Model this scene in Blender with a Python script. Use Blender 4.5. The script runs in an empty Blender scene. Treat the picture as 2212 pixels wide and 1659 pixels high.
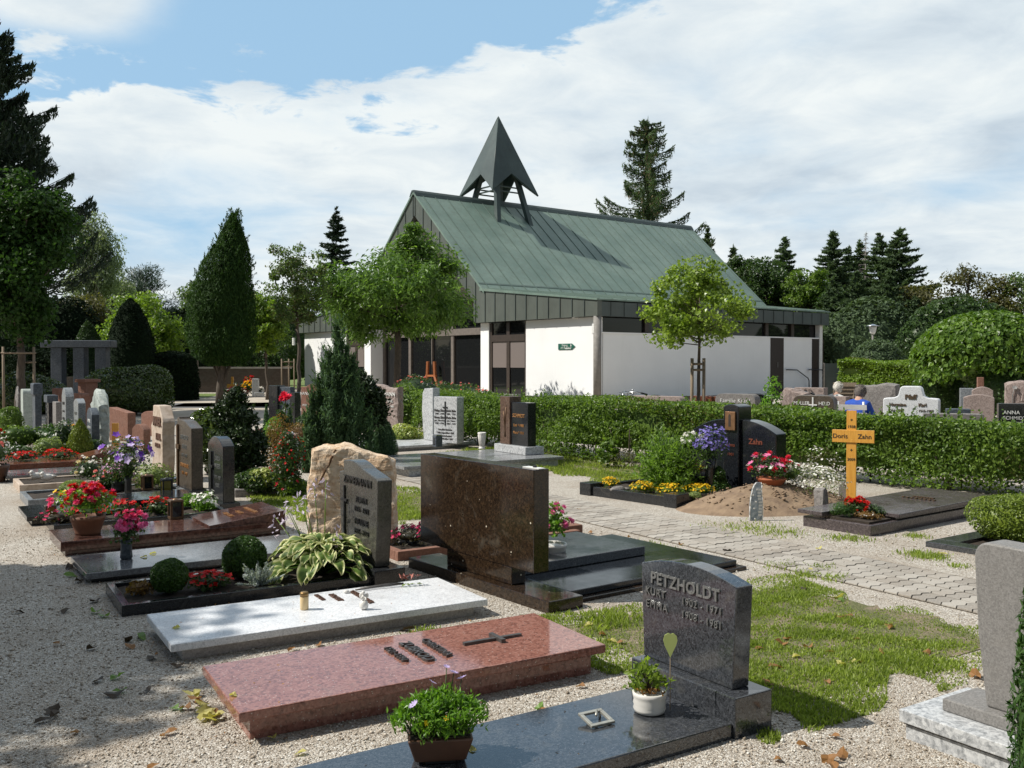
import bpy, math, random
import numpy as np
from mathutils import Vector, Matrix
D = bpy.data; SC = bpy.context.scene; COL = SC.collection
rad = math.radians
RNG = np.random.default_rng(11)
# ------------------------------------------------------------------ camera and the pixel -> place helpers
EYE, FPX, PIT = 1.65, 2057.0, math.atan(44.5/2057)
cam = D.objects.new('camera', D.cameras.new('camera')); COL.objects.link(cam)
cam.location = (0, 0, EYE); cam.rotation_euler = (rad(90)-PIT, 0, 0)
cam.data.sensor_width = 36; cam.data.lens = 36*FPX/2212; cam.data.clip_start = .05; cam.data.clip_end = 2000
SC.camera = cam
def ray(px, py):
    x = (px-1106)/FPX; y = (829.5-py)/FPX
    return np.array([x, math.cos(PIT)+y*math.sin(PIT), y*math.cos(PIT)-math.sin(PIT)])
def at(px, py, h=0.0):
    d = ray(px, py); t = (h-EYE)/d[2]; return np.array([d[0]*t, d[1]*t, h])
def atY(px, py, Y):
    d = ray(px, py); t = Y/d[1]; return np.array([d[0]*t, Y, EYE+d[2]*t])
def hgt(py, Y): return atY(1106, py, Y)[2]
def xat(px, Y): return (px-1106)/FPX*Y
ROT = math.atan2(.54, .842)                 # the rows of graves run at this angle
U = np.array([math.cos(ROT), math.sin(ROT), 0.]); V = np.array([-math.sin(ROT), math.cos(ROT), 0.])
# ------------------------------------------------------------------ mesh builder
def rotm(ax, ang):
    return np.array(Matrix.Rotation(ang, 3, ax))
class MB:
    def __init__(s): s.v = []; s.f = []; s.n = 0
    def add(s, Vt, F, mi=0, sm=False, M=None, o=None):
        Vt = np.asarray(Vt, float).reshape(-1, 3)
        if M is not None: Vt = Vt @ np.asarray(M).T
        if o is not None: Vt = Vt + np.asarray(o)
        F = np.asarray(F, int)
        s.f.append((F+s.n, mi, sm)); s.v.append(Vt); s.n += len(Vt); return s
    def addf(s, Vt, Fs, mi=0, sm=False, M=None, o=None):
        Vt = np.asarray(Vt, float).reshape(-1, 3)
        if M is not None: Vt = Vt @ np.asarray(M).T
        if o is not None: Vt = Vt + np.asarray(o)
        for F in Fs: s.f.append((np.asarray(F, int)+s.n, mi, sm))
        s.v.append(Vt); s.n += len(Vt); return s
    def box(s, x0, x1, y0, y1, z0, z1, mi=0, M=None, o=None, tx=0, ty=0):
        v = [(x0, y0, z0), (x1, y0, z0), (x1, y1, z0), (x0, y1, z0), (x0-tx, y0-ty, z1), (x1+tx, y0-ty, z1), (x1+tx, y1+ty, z1), (x0-tx, y1+ty, z1)]
        return s.add(v, [(0, 3, 2, 1), (4, 5, 6, 7), (0, 1, 5, 4), (1, 2, 6, 5), (2, 3, 7, 6), (3, 0, 4, 7)], mi, False, M, o)
    def prism(s, prof, x0, x1, mi=0, M=None, o=None, sm=False):
        # prof: (y, z) outline counter-clockwise when seen from +x
        n = len(prof); a = [(x0, y, z) for y, z in prof]; b = [(x1, y, z) for y, z in prof]
        Fs = [[[i, (i+1) % n, n+(i+1) % n, n+i] for i in range(n)], [list(range(n))[::-1]], [[n+i for i in range(n)]]]
        return s.addf(a+b, Fs, mi, sm, M, o)
    def slabpoly(s, pts, z0, z1, mi=0):
        n = len(pts); a = [(p[0], p[1], z0) for p in pts]; b = [(p[0], p[1], z1) for p in pts]
        Fs = [[[i, (i+1) % n, n+(i+1) % n, n+i] for i in range(n)], [list(range(n))[::-1]], [[n+i for i in range(n)]]]
        return s.addf(a+b, Fs, mi)
    def lathe(s, prof, n=20, mi=0, M=None, o=None, sm=True):
        k = len(prof); a = np.arange(n)*2*math.pi/n
        v = np.concatenate([np.stack([r*np.cos(a), r*np.sin(a), np.full(n, z)], 1) for r, z in prof])
        F = [(i*n+j, i*n+(j+1) % n, (i+1)*n+(j+1) % n, (i+1)*n+j) for i in range(k-1) for j in range(n)]
        Fs = [F]
        if prof[0][0] > 1e-4: Fs.append([list(range(n))[::-1]])
        if prof[-1][0] > 1e-4: Fs.append([[(k-1)*n+j for j in range(n)]])
        return s.addf(v, Fs, mi, sm, M, o)
    def tube(s, pts, r, n=8, mi=0, sm=True):
        pts = np.asarray(pts, float); k = len(pts); r = np.broadcast_to(np.asarray(r, float), (k,))
        t = np.gradient(pts, axis=0); t /= np.linalg.norm(t, axis=1, keepdims=True)+1e-9
        ref = np.array([0, 0, 1.]) if abs(t[0][2]) < .9 else np.array([1., 0, 0])
        a = np.arange(n)*2*math.pi/n; vs = []
        for i in range(k):
            x = np.cross(ref, t[i]); x /= np.linalg.norm(x)+1e-9; y = np.cross(t[i], x); ref = np.cross(x, t[i])*-1 if False else ref
            vs.append(pts[i]+r[i]*(np.cos(a)[:, None]*x+np.sin(a)[:, None]*y))
        F = [(i*n+j, i*n+(j+1) % n, (i+1)*n+(j+1) % n, (i+1)*n+j) for i in range(k-1) for j in range(n)]
        return s.addf(np.concatenate(vs), [F, [list(range(n))[::-1]], [[(k-1)*n+j for j in range(n)]]], mi, sm)
    def ball(s, c, r, nu=16, nv=10, noise=0., mi=0, rng=RNG, sm=True, freq=2.5):
        r = np.broadcast_to(np.asarray(r, float), (3,)); ph = rng.uniform(0, 6, 6)
        vs = []
        for i in range(nv+1):
            th = math.pi*min(max(i/nv, .004), .996)
            for j in range(nu):
                f = 2*math.pi*j/nu; d = np.array([math.sin(th)*math.cos(f), math.sin(th)*math.sin(f), math.cos(th)])
                q = 1+noise*(math.sin(freq*d[0]*2+ph[0])+math.sin(freq*d[1]*2+ph[1])+math.sin(freq*d[2]*2+ph[2])+.5*math.sin(freq*4*d[0]+ph[3])*math.sin(freq*4*d[1]+ph[4]))/3
                vs.append(np.asarray(c)+d*r*q)
        F = [(i*nu+j, (i+1)*nu+j, (i+1)*nu+(j+1) % nu, i*nu+(j+1) % nu) for i in range(nv) for j in range(nu)]
        return s.add(vs, F, mi, sm)
    def leaves(s, P, L, W, out=None, bias=.6, droop=0., mi=0, rng=RNG, fold=.15, along=None, up=.4):
        """one folded leaf (quad) at each point; out = direction away from the crown, along = preferred leaf direction"""
        P = np.asarray(P, float); n = len(P)
        if n == 0: return s
        N = rng.normal(size=(n, 3)); N /= np.linalg.norm(N, axis=1, keepdims=True)
        N += np.array([0, 0, up])
        if out is not None: N += bias*np.asarray(out)
        N /= np.linalg.norm(N, axis=1, keepdims=True)+1e-9
        d = rng.normal(size=(n, 3))
        if along is not None: d = .45*d+np.asarray(along)
        d[:, 2] -= droop
        d -= (d*N).sum(1, keepdims=True)*N; d /= np.linalg.norm(d, axis=1, keepdims=True)+1e-9
        sd = np.cross(N, d); l = (L*rng.uniform(.7, 1.25, n))[:, None]; w = (W*rng.uniform(.75, 1.2, n))[:, None]
        a = P-d*l*.5; b = P+sd*w*.5+N*w*fold-d*l*.05; c = P+d*l*.5; e = P-sd*w*.5+N*w*fold-d*l*.05
        v = np.stack([a, e, c, b], 1).reshape(-1, 3)
        F = np.arange(n*4).reshape(n, 4)
        return s.add(v, F, mi)
    def blossoms(s, P, r, k=5, mi=0, rng=RNG, up=.8, full=False, out=None):
        P = np.asarray(P, float); n = len(P)
        N = rng.normal(size=(n, 3))*.6+np.array([0, 0, up])
        if out is not None: N = N+np.asarray(out)
        N /= np.linalg.norm(N, axis=1, keepdims=True)
        x = np.cross(N, np.array([.3, .9, .1])); x /= np.linalg.norm(x, axis=1, keepdims=True)+1e-9; y = np.cross(N, x)
        rr = (r*rng.uniform(.75, 1.2, n))[:, None]
        layers = [(0., .25, 1.)] if not full else [(0., .05, 1.), (.5, .55, .8), (.2, 1.2, .55)]
        for off, lift, sc in layers:
            for i in range(k):
                a = 2*math.pi*(i+off)/k; h = math.pi/k*1.05
                dv = lambda q: np.cos(q)*x+np.sin(q)*y
                t = P+rr*sc*(dv(a)+lift*N); l = P+rr*sc*.62*(dv(a-h)+lift*1.0*N); m = P+rr*sc*.62*(dv(a+h)+lift*1.0*N)
                v = np.stack([P, l, t, m], 1).reshape(-1, 3)
                s.add(v, np.arange(n*4).reshape(n, 4), mi)
        return s
    def mesh(s, name):
        me = D.meshes.new(name)
        Vv = np.concatenate(s.v) if s.v else np.zeros((0, 3))
        me.vertices.add(len(Vv)); me.vertices.foreach_set('co', Vv.ravel().astype(np.float32))
        idx = []; st = []; mi = []; sm = []; c = 0
        for F, m_, g in s.f:
            k = F.shape[1]; m = len(F); idx.append(F.ravel()); st.append(c+np.arange(m)*k); c += m*k
            mi.append(np.full(m, m_)); sm.append(np.full(m, g))
        idx = np.concatenate(idx); st = np.concatenate(st)
        me.loops.add(len(idx)); me.loops.foreach_set('vertex_index', idx.astype(np.int32))
        me.polygons.add(len(st)); me.polygons.foreach_set('loop_start', st.astype(np.int32))
        me.polygons.foreach_set('material_index', np.concatenate(mi).astype(np.int32))
        me.polygons.foreach_set('use_smooth', np.concatenate(sm).astype(bool))
        me.update(calc_edges=True); return me
    def build(s, name, mats, parent=None, loc=(0, 0, 0), rz=0., bevel=0., tag_=None):
        me = s.mesh(name)
        for m in (mats if isinstance(mats, (list, tuple)) else [mats]): me.materials.append(m)
        o = D.objects.new(name, me); COL.objects.link(o)
        if parent is not None: o.parent = parent
        o.location = loc; o.rotation_euler = (0, 0, rz)
        if bevel:
            b = o.modifiers.new('bevel', 'BEVEL'); b.width = bevel; b.segments = 2; b.limit_method = 'ANGLE'; b.angle_limit = rad(40)
        if tag_: tag(o, *tag_)
        return o
def tag(o, label, cat, group=None):
    o['label'] = label; o['category'] = cat
    if group: o['group'] = group
    return o
def thing(name, label, cat, loc=(0, 0, 0), rz=0., group=None):
    o = D.objects.new(name, None); COL.objects.link(o); o.empty_display_size = .1
    o.location = tuple(float(q) for q in loc); o.rotation_euler = (0, 0, rz); return tag(o, label, cat, group)
def struct(o): o['kind'] = 'structure'; return o
def stuff(o, label=None, cat=None): 
    o['kind'] = 'stuff'
    if label: tag(o, label, cat)
    return o
def copy_tree(o, parent=None):
    c = o.copy(); COL.objects.link(c)
    if parent is not None: c.parent = parent
    for ch in [q for q in D.objects if q.parent == o]: copy_tree(ch, c)
    return c
_txt = {}
def text_mesh(body, size, ext=.002, align='CENTER', sp=1.0, bold=0.0, sx=1.0):
    cu = D.curves.new('t', 'FONT'); cu.body = body; cu.size = size; cu.extrude = ext; cu.align_x = align; cu.align_y = 'CENTER'
    cu.space_character = sp; cu.offset = bold; cu.resolution_u = 3
    ob = D.objects.new('t', cu); COL.objects.link(ob)
    bpy.context.view_layer.update()
    me = D.meshes.new_from_object(ob.evaluated_get(bpy.context.evaluated_depsgraph_get()))
    D.objects.remove(ob); D.curves.remove(cu)
    if sx != 1.0:
        for v in me.vertices: v.co.x *= sx
    return me
FACE = Matrix(((0, 0, -1, 0), (-1, 0, 0, 0), (0, 1, 0, 0), (0, 0, 0, 1)))      # text on a stone's face (looks along -x)
FLAT = Matrix(((0, 1, 0, 0), (-1, 0, 0, 0), (0, 0, 1, 0), (0, 0, 0, 1)))       # text lying on a slab, read from its foot
def text(parent, lines, mat_, frame=FACE, name='lettering', ext=.003):
    """lines: (body, size, (x, y, z) in the parent's frame[, spacing[, bold]]); all in ONE mesh"""
    o = None
    for ln in lines:      # every line of writing is a part of its own
        body, size, pos = ln[:3]; sp = ln[3] if len(ln) > 3 else 1.0; bold = ln[4] if len(ln) > 4 else 0.0
        me = text_mesh(body, size, ext, sp=sp, bold=bold); me.name = name
        me.transform(Matrix.Translation([float(q) for q in pos]) @ frame); me.materials.append(mat_)
        o = D.objects.new(name, me); COL.objects.link(o); o.parent = parent
    return o
# ------------------------------------------------------------------ materials
def node_mat(name):
    m = D.materials.new(name); m.use_nodes = True; nt = m.node_tree
    return m, nt, nt.nodes['Principled BSDF']
def N(nt, typ, ins=None, **kw):
    n = nt.nodes.new(typ)
    for k, v in kw.items(): setattr(n, k, v)
    for k, v in (ins or {}).items():
        if hasattr(v, 'is_output') or isinstance(v, bpy.types.NodeSocket): nt.links.new(v, n.inputs[k])
        else: n.inputs[k].default_value = v
    return n
def c4(c): return (c[0], c[1], c[2], 1.)
def coords(nt, kind='Object'): return N(nt, 'ShaderNodeTexCoord').outputs[kind]
def ramp(nt, fac, stops, interp='LINEAR'):
    r = nt.nodes.new('ShaderNodeValToRGB'); r.color_ramp.interpolation = interp
    e = r.color_ramp.elements
    while len(e) < len(stops): e.new(.5)
    for q, (p, c) in zip(e, stops): q.position = p; q.color = c4(c)
    nt.links.new(fac, r.inputs[0]); return r.outputs[0]
def noise(nt, co, scale, detail=4, rough=.55, dist=0.): return N(nt, 'ShaderNodeTexNoise', {'Vector': co, 'Scale': scale, 'Detail': detail, 'Roughness': rough, 'Distortion': dist}).outputs['Fac']
def mix(nt, fac, a, b, mode='MIX'):
    n = nt.nodes.new('ShaderNodeMix'); n.data_type = 'RGBA'; n.blend_type = mode
    for i, v in ((0, fac), (6, a), (7, b)):
        if isinstance(v, bpy.types.NodeSocket): nt.links.new(v, n.inputs[i])
        else: n.inputs[i].default_value = v if i == 0 else c4(v)
    return n.outputs[2]
def bump(nt, h, strength, dist, bs):
    b = N(nt, 'ShaderNodeBump', {'Height': h, 'Strength': strength, 'Distance': dist}); nt.links.new(b.outputs[0], bs.inputs['Normal'])
def plain(name, c, c2=None, scale=6., rough=.6, metal=0., bmp=0., bscale=40., spec=.5, stretch=None, detail=5):
    m, nt, bs = node_mat(name); co = coords(nt)
    if stretch: co = N(nt, 'ShaderNodeMapping', {'Vector': co, 'Scale': stretch}).outputs[0]
    f = noise(nt, co, scale, detail)
    c2 = c2 or tuple(q*.75 for q in c)
    nt.links.new(ramp(nt, f, [(.35, c2), (.65, c)]), bs.inputs['Base Color'])
    bs.inputs['Roughness'].default_value = rough; bs.inputs['Metallic'].default_value = metal; bs.inputs['Specular IOR Level'].default_value = spec
    if bmp: bump(nt, noise(nt, co, bscale, 6), bmp, .01, bs)
    return m
def granite(name, dark, midc, light, scale=90., rough=.12, fleck=None, fl_scale=60., fl_th=.08, spec=.5, bmp=0., dirt=.25):
    m, nt, bs = node_mat(name); co = coords(nt)
    f = noise(nt, co, scale, 3, .7)
    col = ramp(nt, f, [(.36, dark), (.5, midc), (.64, light)])
    v = N(nt, 'ShaderNodeTexVoronoi', {'Vector': co, 'Scale': scale*.8}).outputs['Color']
    sep = N(nt, 'ShaderNodeSeparateColor', {'Color': v}).outputs[0]
    col = mix(nt, .5, col, ramp(nt, sep, [(.0, dark), (.45, midc), (1., light)]))
    if dirt:
        f2 = noise(nt, co, 2.3, 8, .65); col = mix(nt, ramp(nt, f2, [(.45, (0, 0, 0)), (.8, (dirt,)*3)]), col, tuple(q*.6 for q in midc))
        f3 = noise(nt, co, 4.1, 9, .72, 1.); col = mix(nt, ramp(nt, f3, [(.56, (0, 0, 0)), (.74, (dirt*.6,)*3)]), col, (.34, .31, .25))
    if fleck:
        vv = N(nt, 'ShaderNodeTexVoronoi', {'Vector': co, 'Scale': fl_scale, 'Randomness': 1.}); vv.feature = 'F1'
        msk = ramp(nt, vv.outputs['Distance'], [(fl_th*.7, (1, 1, 1)), (fl_th, (0, 0, 0))])
        s2 = N(nt, 'ShaderNodeSeparateColor', {'Color': vv.outputs['Color']}).outputs[1]
        keep = ramp(nt, s2, [(.66, (0, 0, 0)), (.7, (1, 1, 1))])
        col = mix(nt, mix(nt, 1., msk, keep, 'MULTIPLY'), col, fleck)
    nt.links.new(col, bs.inputs['Base Color'])
    mr = N(nt, 'ShaderNodeMapRange', {'Value': noise(nt, co, 3.1, 9, .7), 'From Min': .35, 'From Max': .7, 'To Min': rough*.7, 'To Max': rough*2.2})
    nt.links.new(mr.outputs[0], bs.inputs['Roughness']); bs.inputs['Specular IOR Level'].default_value = spec
    if bmp: bump(nt, noise(nt, co, 55., 6), bmp, .01, bs)
    return m
def leafmat(name, c1, c2, trans=.35, rough=.42, spec=.4, tcol=None, clump=0.):
    m, nt, bs = node_mat(name)
    g = N(nt, 'ShaderNodeNewGeometry').outputs['Random Per Island']
    col = ramp(nt, g, [(0., c1), (.7, c2), (1., tuple(min(1, q*1.35) for q in c2))])
    f = noise(nt, coords(nt), 1.6, 3)
    col = mix(nt, ramp(nt, f, [(.4, (0, 0, 0)), (.7, (.55,)*3)]), col, tuple(.5*(a+b) for a, b in zip(c1, c1)))
    nt.links.new(col, bs.inputs['Base Color'])
    bs.inputs['Roughness'].default_value = rough; bs.inputs['Specular IOR Level'].default_value = spec
    t = N(nt, 'ShaderNodeBsdfTranslucent'); nt.links.new(mix(nt, 1., col, tcol or (1.5, 1.6, .7), 'MULTIPLY'), t.inputs[0])
    mx = N(nt, 'ShaderNodeMixShader', {'Fac': trans}); nt.links.new(bs.outputs[0], mx.inputs[1]); nt.links.new(t.outputs[0], mx.inputs[2])
    nt.links.new(mx.outputs[0], nt.nodes['Material Output'].inputs[0]); return m
def petal(name, c, c2=None, trans=.3):
    return leafmat(name, c2 or tuple(q*.7 for q in c), c, trans, .6, .25, (1.3, 1.2, 1.2))
G = {}
# stones
G['red'] = granite('red_granite', (.10, .042, .034), (.28, .118, .088), (.37, .19, .15), 75, .07, (.5, .42, .38), 60, .20)
G['white'] = granite('white_granite', (.42, .43, .45), (.66, .67, .69), (.80, .81, .82), 120, .3, dirt=.1)
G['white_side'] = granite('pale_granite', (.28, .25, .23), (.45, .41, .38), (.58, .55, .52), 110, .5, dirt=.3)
G['charcoal'] = granite('charcoal_granite', (.012, .013, .015), (.038, .041, .046), (.09, .096, .108), 130, .07, (.3, .32, .36), 90, .12, .85)
G['anthracite'] = granite('anthracite_granite', (.008, .009, .010), (.018, .019, .021), (.04, .042, .046), 120, .12)
G['black'] = granite('black_granite', (.005, .006, .008), (.011, .013, .016), (.025, .028, .034), 120, .1)
G['brown'] = granite('brown_granite', (.007, .005, .004), (.024, .0145, .0085), (.055, .033, .018), 70, .10, (.62, .56, .45), 13, .10)
G['slabgrey'] = granite('blue_grey_granite', (.06, .062, .066), (.13, .135, .145), (.24, .245, .26), 130, .10)
G['mahogany'] = granite('mahogany_granite', (.022, .010, .008), (.065, .028, .022), (.14, .075, .06), 40, .08)
G['rust'] = granite('rust_brown_granite', (.07, .022, .013), (.13, .045, .027), (.2, .08, .05), 60, .15)
G['redstone'] = granite('red_sandstone', (.15, .07, .048), (.215, .105, .072), (.27, .14, .10), 50, .8, bmp=.2, dirt=.4)
G['lightgranite'] = granite('light_speckled_granite', (.16, .17, .18), (.46, .47, .48), (.62, .63, .63), 55, .28, dirt=.2)
G['lightdark'] = granite('mid_grey_granite', (.10, .105, .11), (.22, .225, .235), (.36, .365, .37), 70, .15)
G['greystone'] = granite('weathered_grey_stone', (.10, .095, .09), (.19, .175, .165), (.27, .25, .235), 60, .6, bmp=.15)
G['pinkgrey'] = granite('pink_grey_stone', (.16, .12, .105), (.29, .225, .20), (.38, .31, .28), 60, .6, bmp=.2)
G['taupe'] = granite('taupe_granite', (.13, .125, .12), (.20, .19, .18), (.27, .26, .25), 160, .45, dirt=.15)
G['cream'] = granite('cream_limestone', (.36, .27, .20), (.50, .40, .31), (.60, .50, .42), 14, .45, dirt=.3)
G['greenish'] = granite('pale_green_stone', (.24, .28, .255), (.37, .41, .38), (.46, .5, .465), 30, .5)
G['browngrey'] = granite('dark_brown_stone', (.035, .026, .018), (.07, .053, .038), (.115, .09, .066), 80, .3)
G['slate'] = granite('blue_slate', (.022, .03, .042), (.052, .064, .08), (.10, .12, .145), 40, .4)
G['silver'] = granite('silver_grey_granite', (.09, .10, .11), (.19, .205, .22), (.31, .33, .34), 70, .25)
G['plum'] = granite('dusky_purple_granite', (.035, .028, .03), (.075, .06, .062), (.14, .115, .115), 80, .16)
def sandstone():
    m, nt, bs = node_mat('honey_sandstone'); co = coords(nt)
    st = N(nt, 'ShaderNodeMapping', {'Vector': co, 'Scale': (1.2, 1.2, 4.5), 'Rotation': (.25, .1, 0)}).outputs[0]
    f = noise(nt, st, 3.2, 8, .62, 1.2)
    col = ramp(nt, f, [(.28, (.44, .25, .13)), (.42, (.66, .47, .30)), (.55, (.76, .60, .44)), (.72, (.82, .73, .61))])
    f2 = noise(nt, co, 16, 6); col = mix(nt, ramp(nt, f2, [(.52, (0, 0, 0)), (.75, (.5,)*3)]), col, (.40, .19, .07))
    nt.links.new(col, bs.inputs['Base Color']); bs.inputs['Roughness'].default_value = .85
    bump(nt, noise(nt, co, 22, 9, .7), .9, .03, bs); return m
G['sandstone'] = sandstone()
def render_wall():
    m, nt, bs = node_mat('white_render'); co = coords(nt)
    f = noise(nt, co, .7, 6); f2 = noise(nt, co, 9., 5)
    col = ramp(nt, f, [(.3, (.82, .825, .825)), (.7, (.88, .885, .885))])
    st = N(nt, 'ShaderNodeMapping', {'Vector': co, 'Scale': (3., 3., .25)}).outputs[0]
    f3 = noise(nt, st, 2.2, 6)
    col = mix(nt, ramp(nt, f3, [(.58, (0, 0, 0)), (.85, (.16,)*3)]), col, (.55, .55, .53))
    nt.links.new(col, bs.inputs['Base Color']); bs.inputs['Roughness'].default_value = .9; bump(nt, noise(nt, co, 60, 6), .25, .01, bs); return m
G['render'] = render_wall()
def copper(name, base, streak, light, rough=.5):
    m, nt, bs = node_mat(name); co = coords(nt)
    f = noise(nt, co, .55, 6, .6); st = N(nt, 'ShaderNodeMapping', {'Vector': co, 'Scale': (2.2, 2.2, .35)}).outputs[0]
    f2 = noise(nt, st, 2.5, 7, .65)
    col = ramp(nt, f, [(.3, base), (.7, light)]); col = mix(nt, ramp(nt, f2, [(.48, (0, 0, 0)), (.75, (.55,)*3)]), col, streak)
    nt.links.new(col, bs.inputs['Base Color']); bs.inputs['Roughness'].default_value = rough; bs.inputs['Specular IOR Level'].default_value = .4
    bump(nt, noise(nt, co, 3., 3), .15, .02, bs); return m
G['patina'] = copper('green_patina_copper', (.12, .185, .155), (.125, .14, .11), (.20, .275, .23), .5)
G['seam'] = copper('seam_copper', (.085, .13, .11), (.10, .105, .09), (.12, .17, .145), .55)
G['fascia'] = copper('grey_copper_sheet', (.075, .087, .076), (.065, .066, .055), (.115, .13, .112), .5)
G['fascia_dark'] = copper('dark_copper_sheet', (.05, .065, .062), (.06, .06, .05), (.08, .10, .095), .45)
G['spire'] = copper('dark_patina_copper', (.038, .056, .053), (.04, .048, .044), (.068, .095, .088), .45)
def glass(name, c=(.012, .013, .014), r=.04):
    m, nt, bs = node_mat(name); bs.inputs['Base Color'].default_value = c4(c); bs.inputs['Roughness'].default_value = r; bs.inputs['Specular IOR Level'].default_value = .5
    co = coords(nt); bump(nt, noise(nt, co, .8, 2), .03, .02, bs); return m
G['glass'] = glass('dark_window_glass'); G['curtain_glass'] = glass('curtained_glass', (.2, .17, .16), .25)
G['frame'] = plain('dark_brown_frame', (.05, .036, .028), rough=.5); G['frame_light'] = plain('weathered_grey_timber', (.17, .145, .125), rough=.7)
G['door'] = plain('dark_brown_door', (.035, .022, .018), (.022, .014, .012), 8, .5, stretch=(10, 10, .5))
G['concrete'] = plain('raw_concrete', (.30, .28, .25), (.22, .205, .185), 3., .85, bmp=.3)
G['post'] = plain('grey_post', (.25, .235, .215), rough=.7)
G['whitepaint'] = plain('white_paint', (.78, .78, .76), (.70, .70, .68), rough=.4)
G['metal'] = plain('steel', (.55, .56, .57), rough=.3, metal=1.); G['blackmetal'] = plain('black_metal', (.02, .02, .021), rough=.4)
G['bronze'] = plain('bronze', (.16, .095, .05), (.10, .06, .035), 30, .45, .6); G['rustletters'] = plain('rusty_bronze', (.15, .075, .045), (.09, .045, .03), 60, .55, .3)
G['greymetal'] = plain('dull_grey_metal', (.13, .12, .115), (.08, .075, .07), 40, .45, .5)
G['goldletters'] = plain('copper_letters', (.72, .36, .14), rough=.35, metal=.6)
G['whiteletters'] = plain('white_letters', (.75, .75, .72), rough=.6); G['darkletters'] = plain('dark_letters', (.035, .03, .028), rough=.6)
G['brownletters'] = plain('brown_letters', (.10, .065, .035), rough=.6); G['orangeletters'] = plain('red_brown_letters', (.20, .05, .025), rough=.6)
G['reliefletters'] = plain('relief_letters', (.25, .255, .25), (.16, .165, .16), 80, .3, .4)
G['wood'] = plain('weathered_wood', (.26, .20, .14), (.18, .135, .09), 6, .8, stretch=(12, 12, .8), bmp=.3)
G['pine'] = plain('varnished_pine', (.76, .40, .075), (.66, .31, .05), 5, .35, stretch=(14, 14, .9))
G['bark'] = plain('grey_brown_bark', (.115, .09, .068), (.07, .055, .042), 12, .9, bmp=.8, bscale=30, stretch=(2, 2, .5))
G['darkbark'] = plain('dark_bark', (.05, .04, .032), (.03, .024, .02), 12, .9, bmp=.8, bscale=30)
G['birchbark'] = plain('birch_bark', (.5, .48, .45), (.12, .11, .1), 5, .8)
G['terracotta'] = plain('terracotta', (.42, .13, .055), (.34, .10, .045), 8, .75); G['brownpot'] = plain('brown_glazed_pot', (.13, .06, .035), (.085, .04, .024), 6, .5, bmp=.15)
G['whitepot'] = plain('white_ceramic', (.74, .72, .68), (.64, .62, .58), 9, .4); G['blackplastic'] = plain('black_plastic', (.016, .017, .018), rough=.35)
G['soil'] = plain('dark_soil', (.045, .032, .022), (.025, .018, .012), 25, .95, bmp=1., bscale=60)
G['wax'] = plain('candle_wax', (.72, .55, .30), (.64, .47, .24), 9, .45)
G['skin'] = plain('skin', (.52, .31, .22), rough=.55); G['hairwhite'] = plain('white_hair', (.72, .68, .60), (.55, .52, .46), 60, .7, bmp=.5, bscale=90)
G['hairgrey'] = plain('grey_hair', (.17, .145, .125), (.09, .075, .065), 60, .7, bmp=.5, bscale=90)
G['blue'] = plain('royal_blue_cloth', (.012, .075, .42), (.009, .055, .32), 14, .8, bmp=.3); G['whitecloth'] = plain('white_cloth', (.7, .68, .64), rough=.85)
G['darkcloth'] = plain('dark_cloth', (.03, .03, .04), rough=.9)
G['orange'] = plain('orange_timber', (.40, .13, .04), rough=.6); G['green_sign'] = plain('green_enamel', (.02, .13, .09), rough=.4)
G['mosaic'] = granite('mirror_mosaic', (.12, .16, .20), (.30, .36, .42), (.62, .66, .68), 26, .15, spec=.7)
# leaves
L = {}
L['maple'] = leafmat('maple_leaf', (.016, .042, .009), (.042, .095, .017), .3, .5, .2)
L['spruce'] = leafmat('spruce_needles', (.012, .026, .014), (.030, .056, .026), .12, .55)
L['spruce_tan'] = leafmat('spruce_cones', (.10, .075, .04), (.2, .15, .085), .1, .6)
L['bluespruce'] = leafmat('dull_spruce_needles', (.046, .076, .038), (.10, .15, .07), .25, .6, .25)
L['oak'] = leafmat('oak_leaf', (.055, .115, .020), (.16, .265, .060), .42, .38)
L['plane'] = leafmat('plane_leaf', (.10, .16, .022), (.25, .34, .055), .4, .35)
L['rowan'] = leafmat('rowan_leaf', (.055, .10, .028), (.14, .205, .065), .4, .4)
L['yellowgreen'] = leafmat('yellow_green_leaf', (.09, .16, .020), (.20, .29, .035), .4)
L['birch'] = leafmat('birch_leaf', (.10, .135, .075), (.23, .28, .17), .4)
L['pine'] = leafmat('pine_needles', (.028, .052, .038), (.062, .10, .07), .15)
L['thuja'] = leafmat('thuja_sprays', (.016, .046, .010), (.050, .10, .022), .22, .6, .15)
L['yew'] = leafmat('yew_needles', (.005, .012, .005), (.013, .026, .010), .08, .8, .1)
L['juniper'] = leafmat('juniper_sprays', (.045, .090, .045), (.105, .175, .085), .28, .6, .15)
L['hinoki'] = leafmat('hinoki_sprays', (.010, .026, .007), (.032, .06, .013), .12)
L['hedge'] = leafmat('privet_leaf', (.048, .098, .015), (.165, .25, .045), .38, .4, .3)
L['laurel'] = leafmat('laurel_leaf', (.035, .065, .014), (.10, .145, .032), .25, .2, .7)
L['dome'] = leafmat('catalpa_leaf', (.045, .10, .010), (.135, .225, .03), .35, .4)
L['box'] = leafmat('box_leaf', (.025, .068, .010), (.065, .13, .018), .25, .4)
L['buxlight'] = leafmat('light_box_leaf', (.075, .115, .013), (.17, .23, .026), .3, .4)
L['deep'] = leafmat('deep_green_leaf', (.022, .05, .012), (.06, .11, .026), .3, .4)
L['grass'] = leafmat('grass_blade', (.13, .185, .028), (.30, .36, .085), .45, .5)
L['silver'] = leafmat('silver_leaf', (.30, .34, .33), (.52, .56, .54), .2, .7)
L['bamboo'] = leafmat('feathery_leaf', (.08, .155, .018), (.19, .31, .045), .45, .45)
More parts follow.
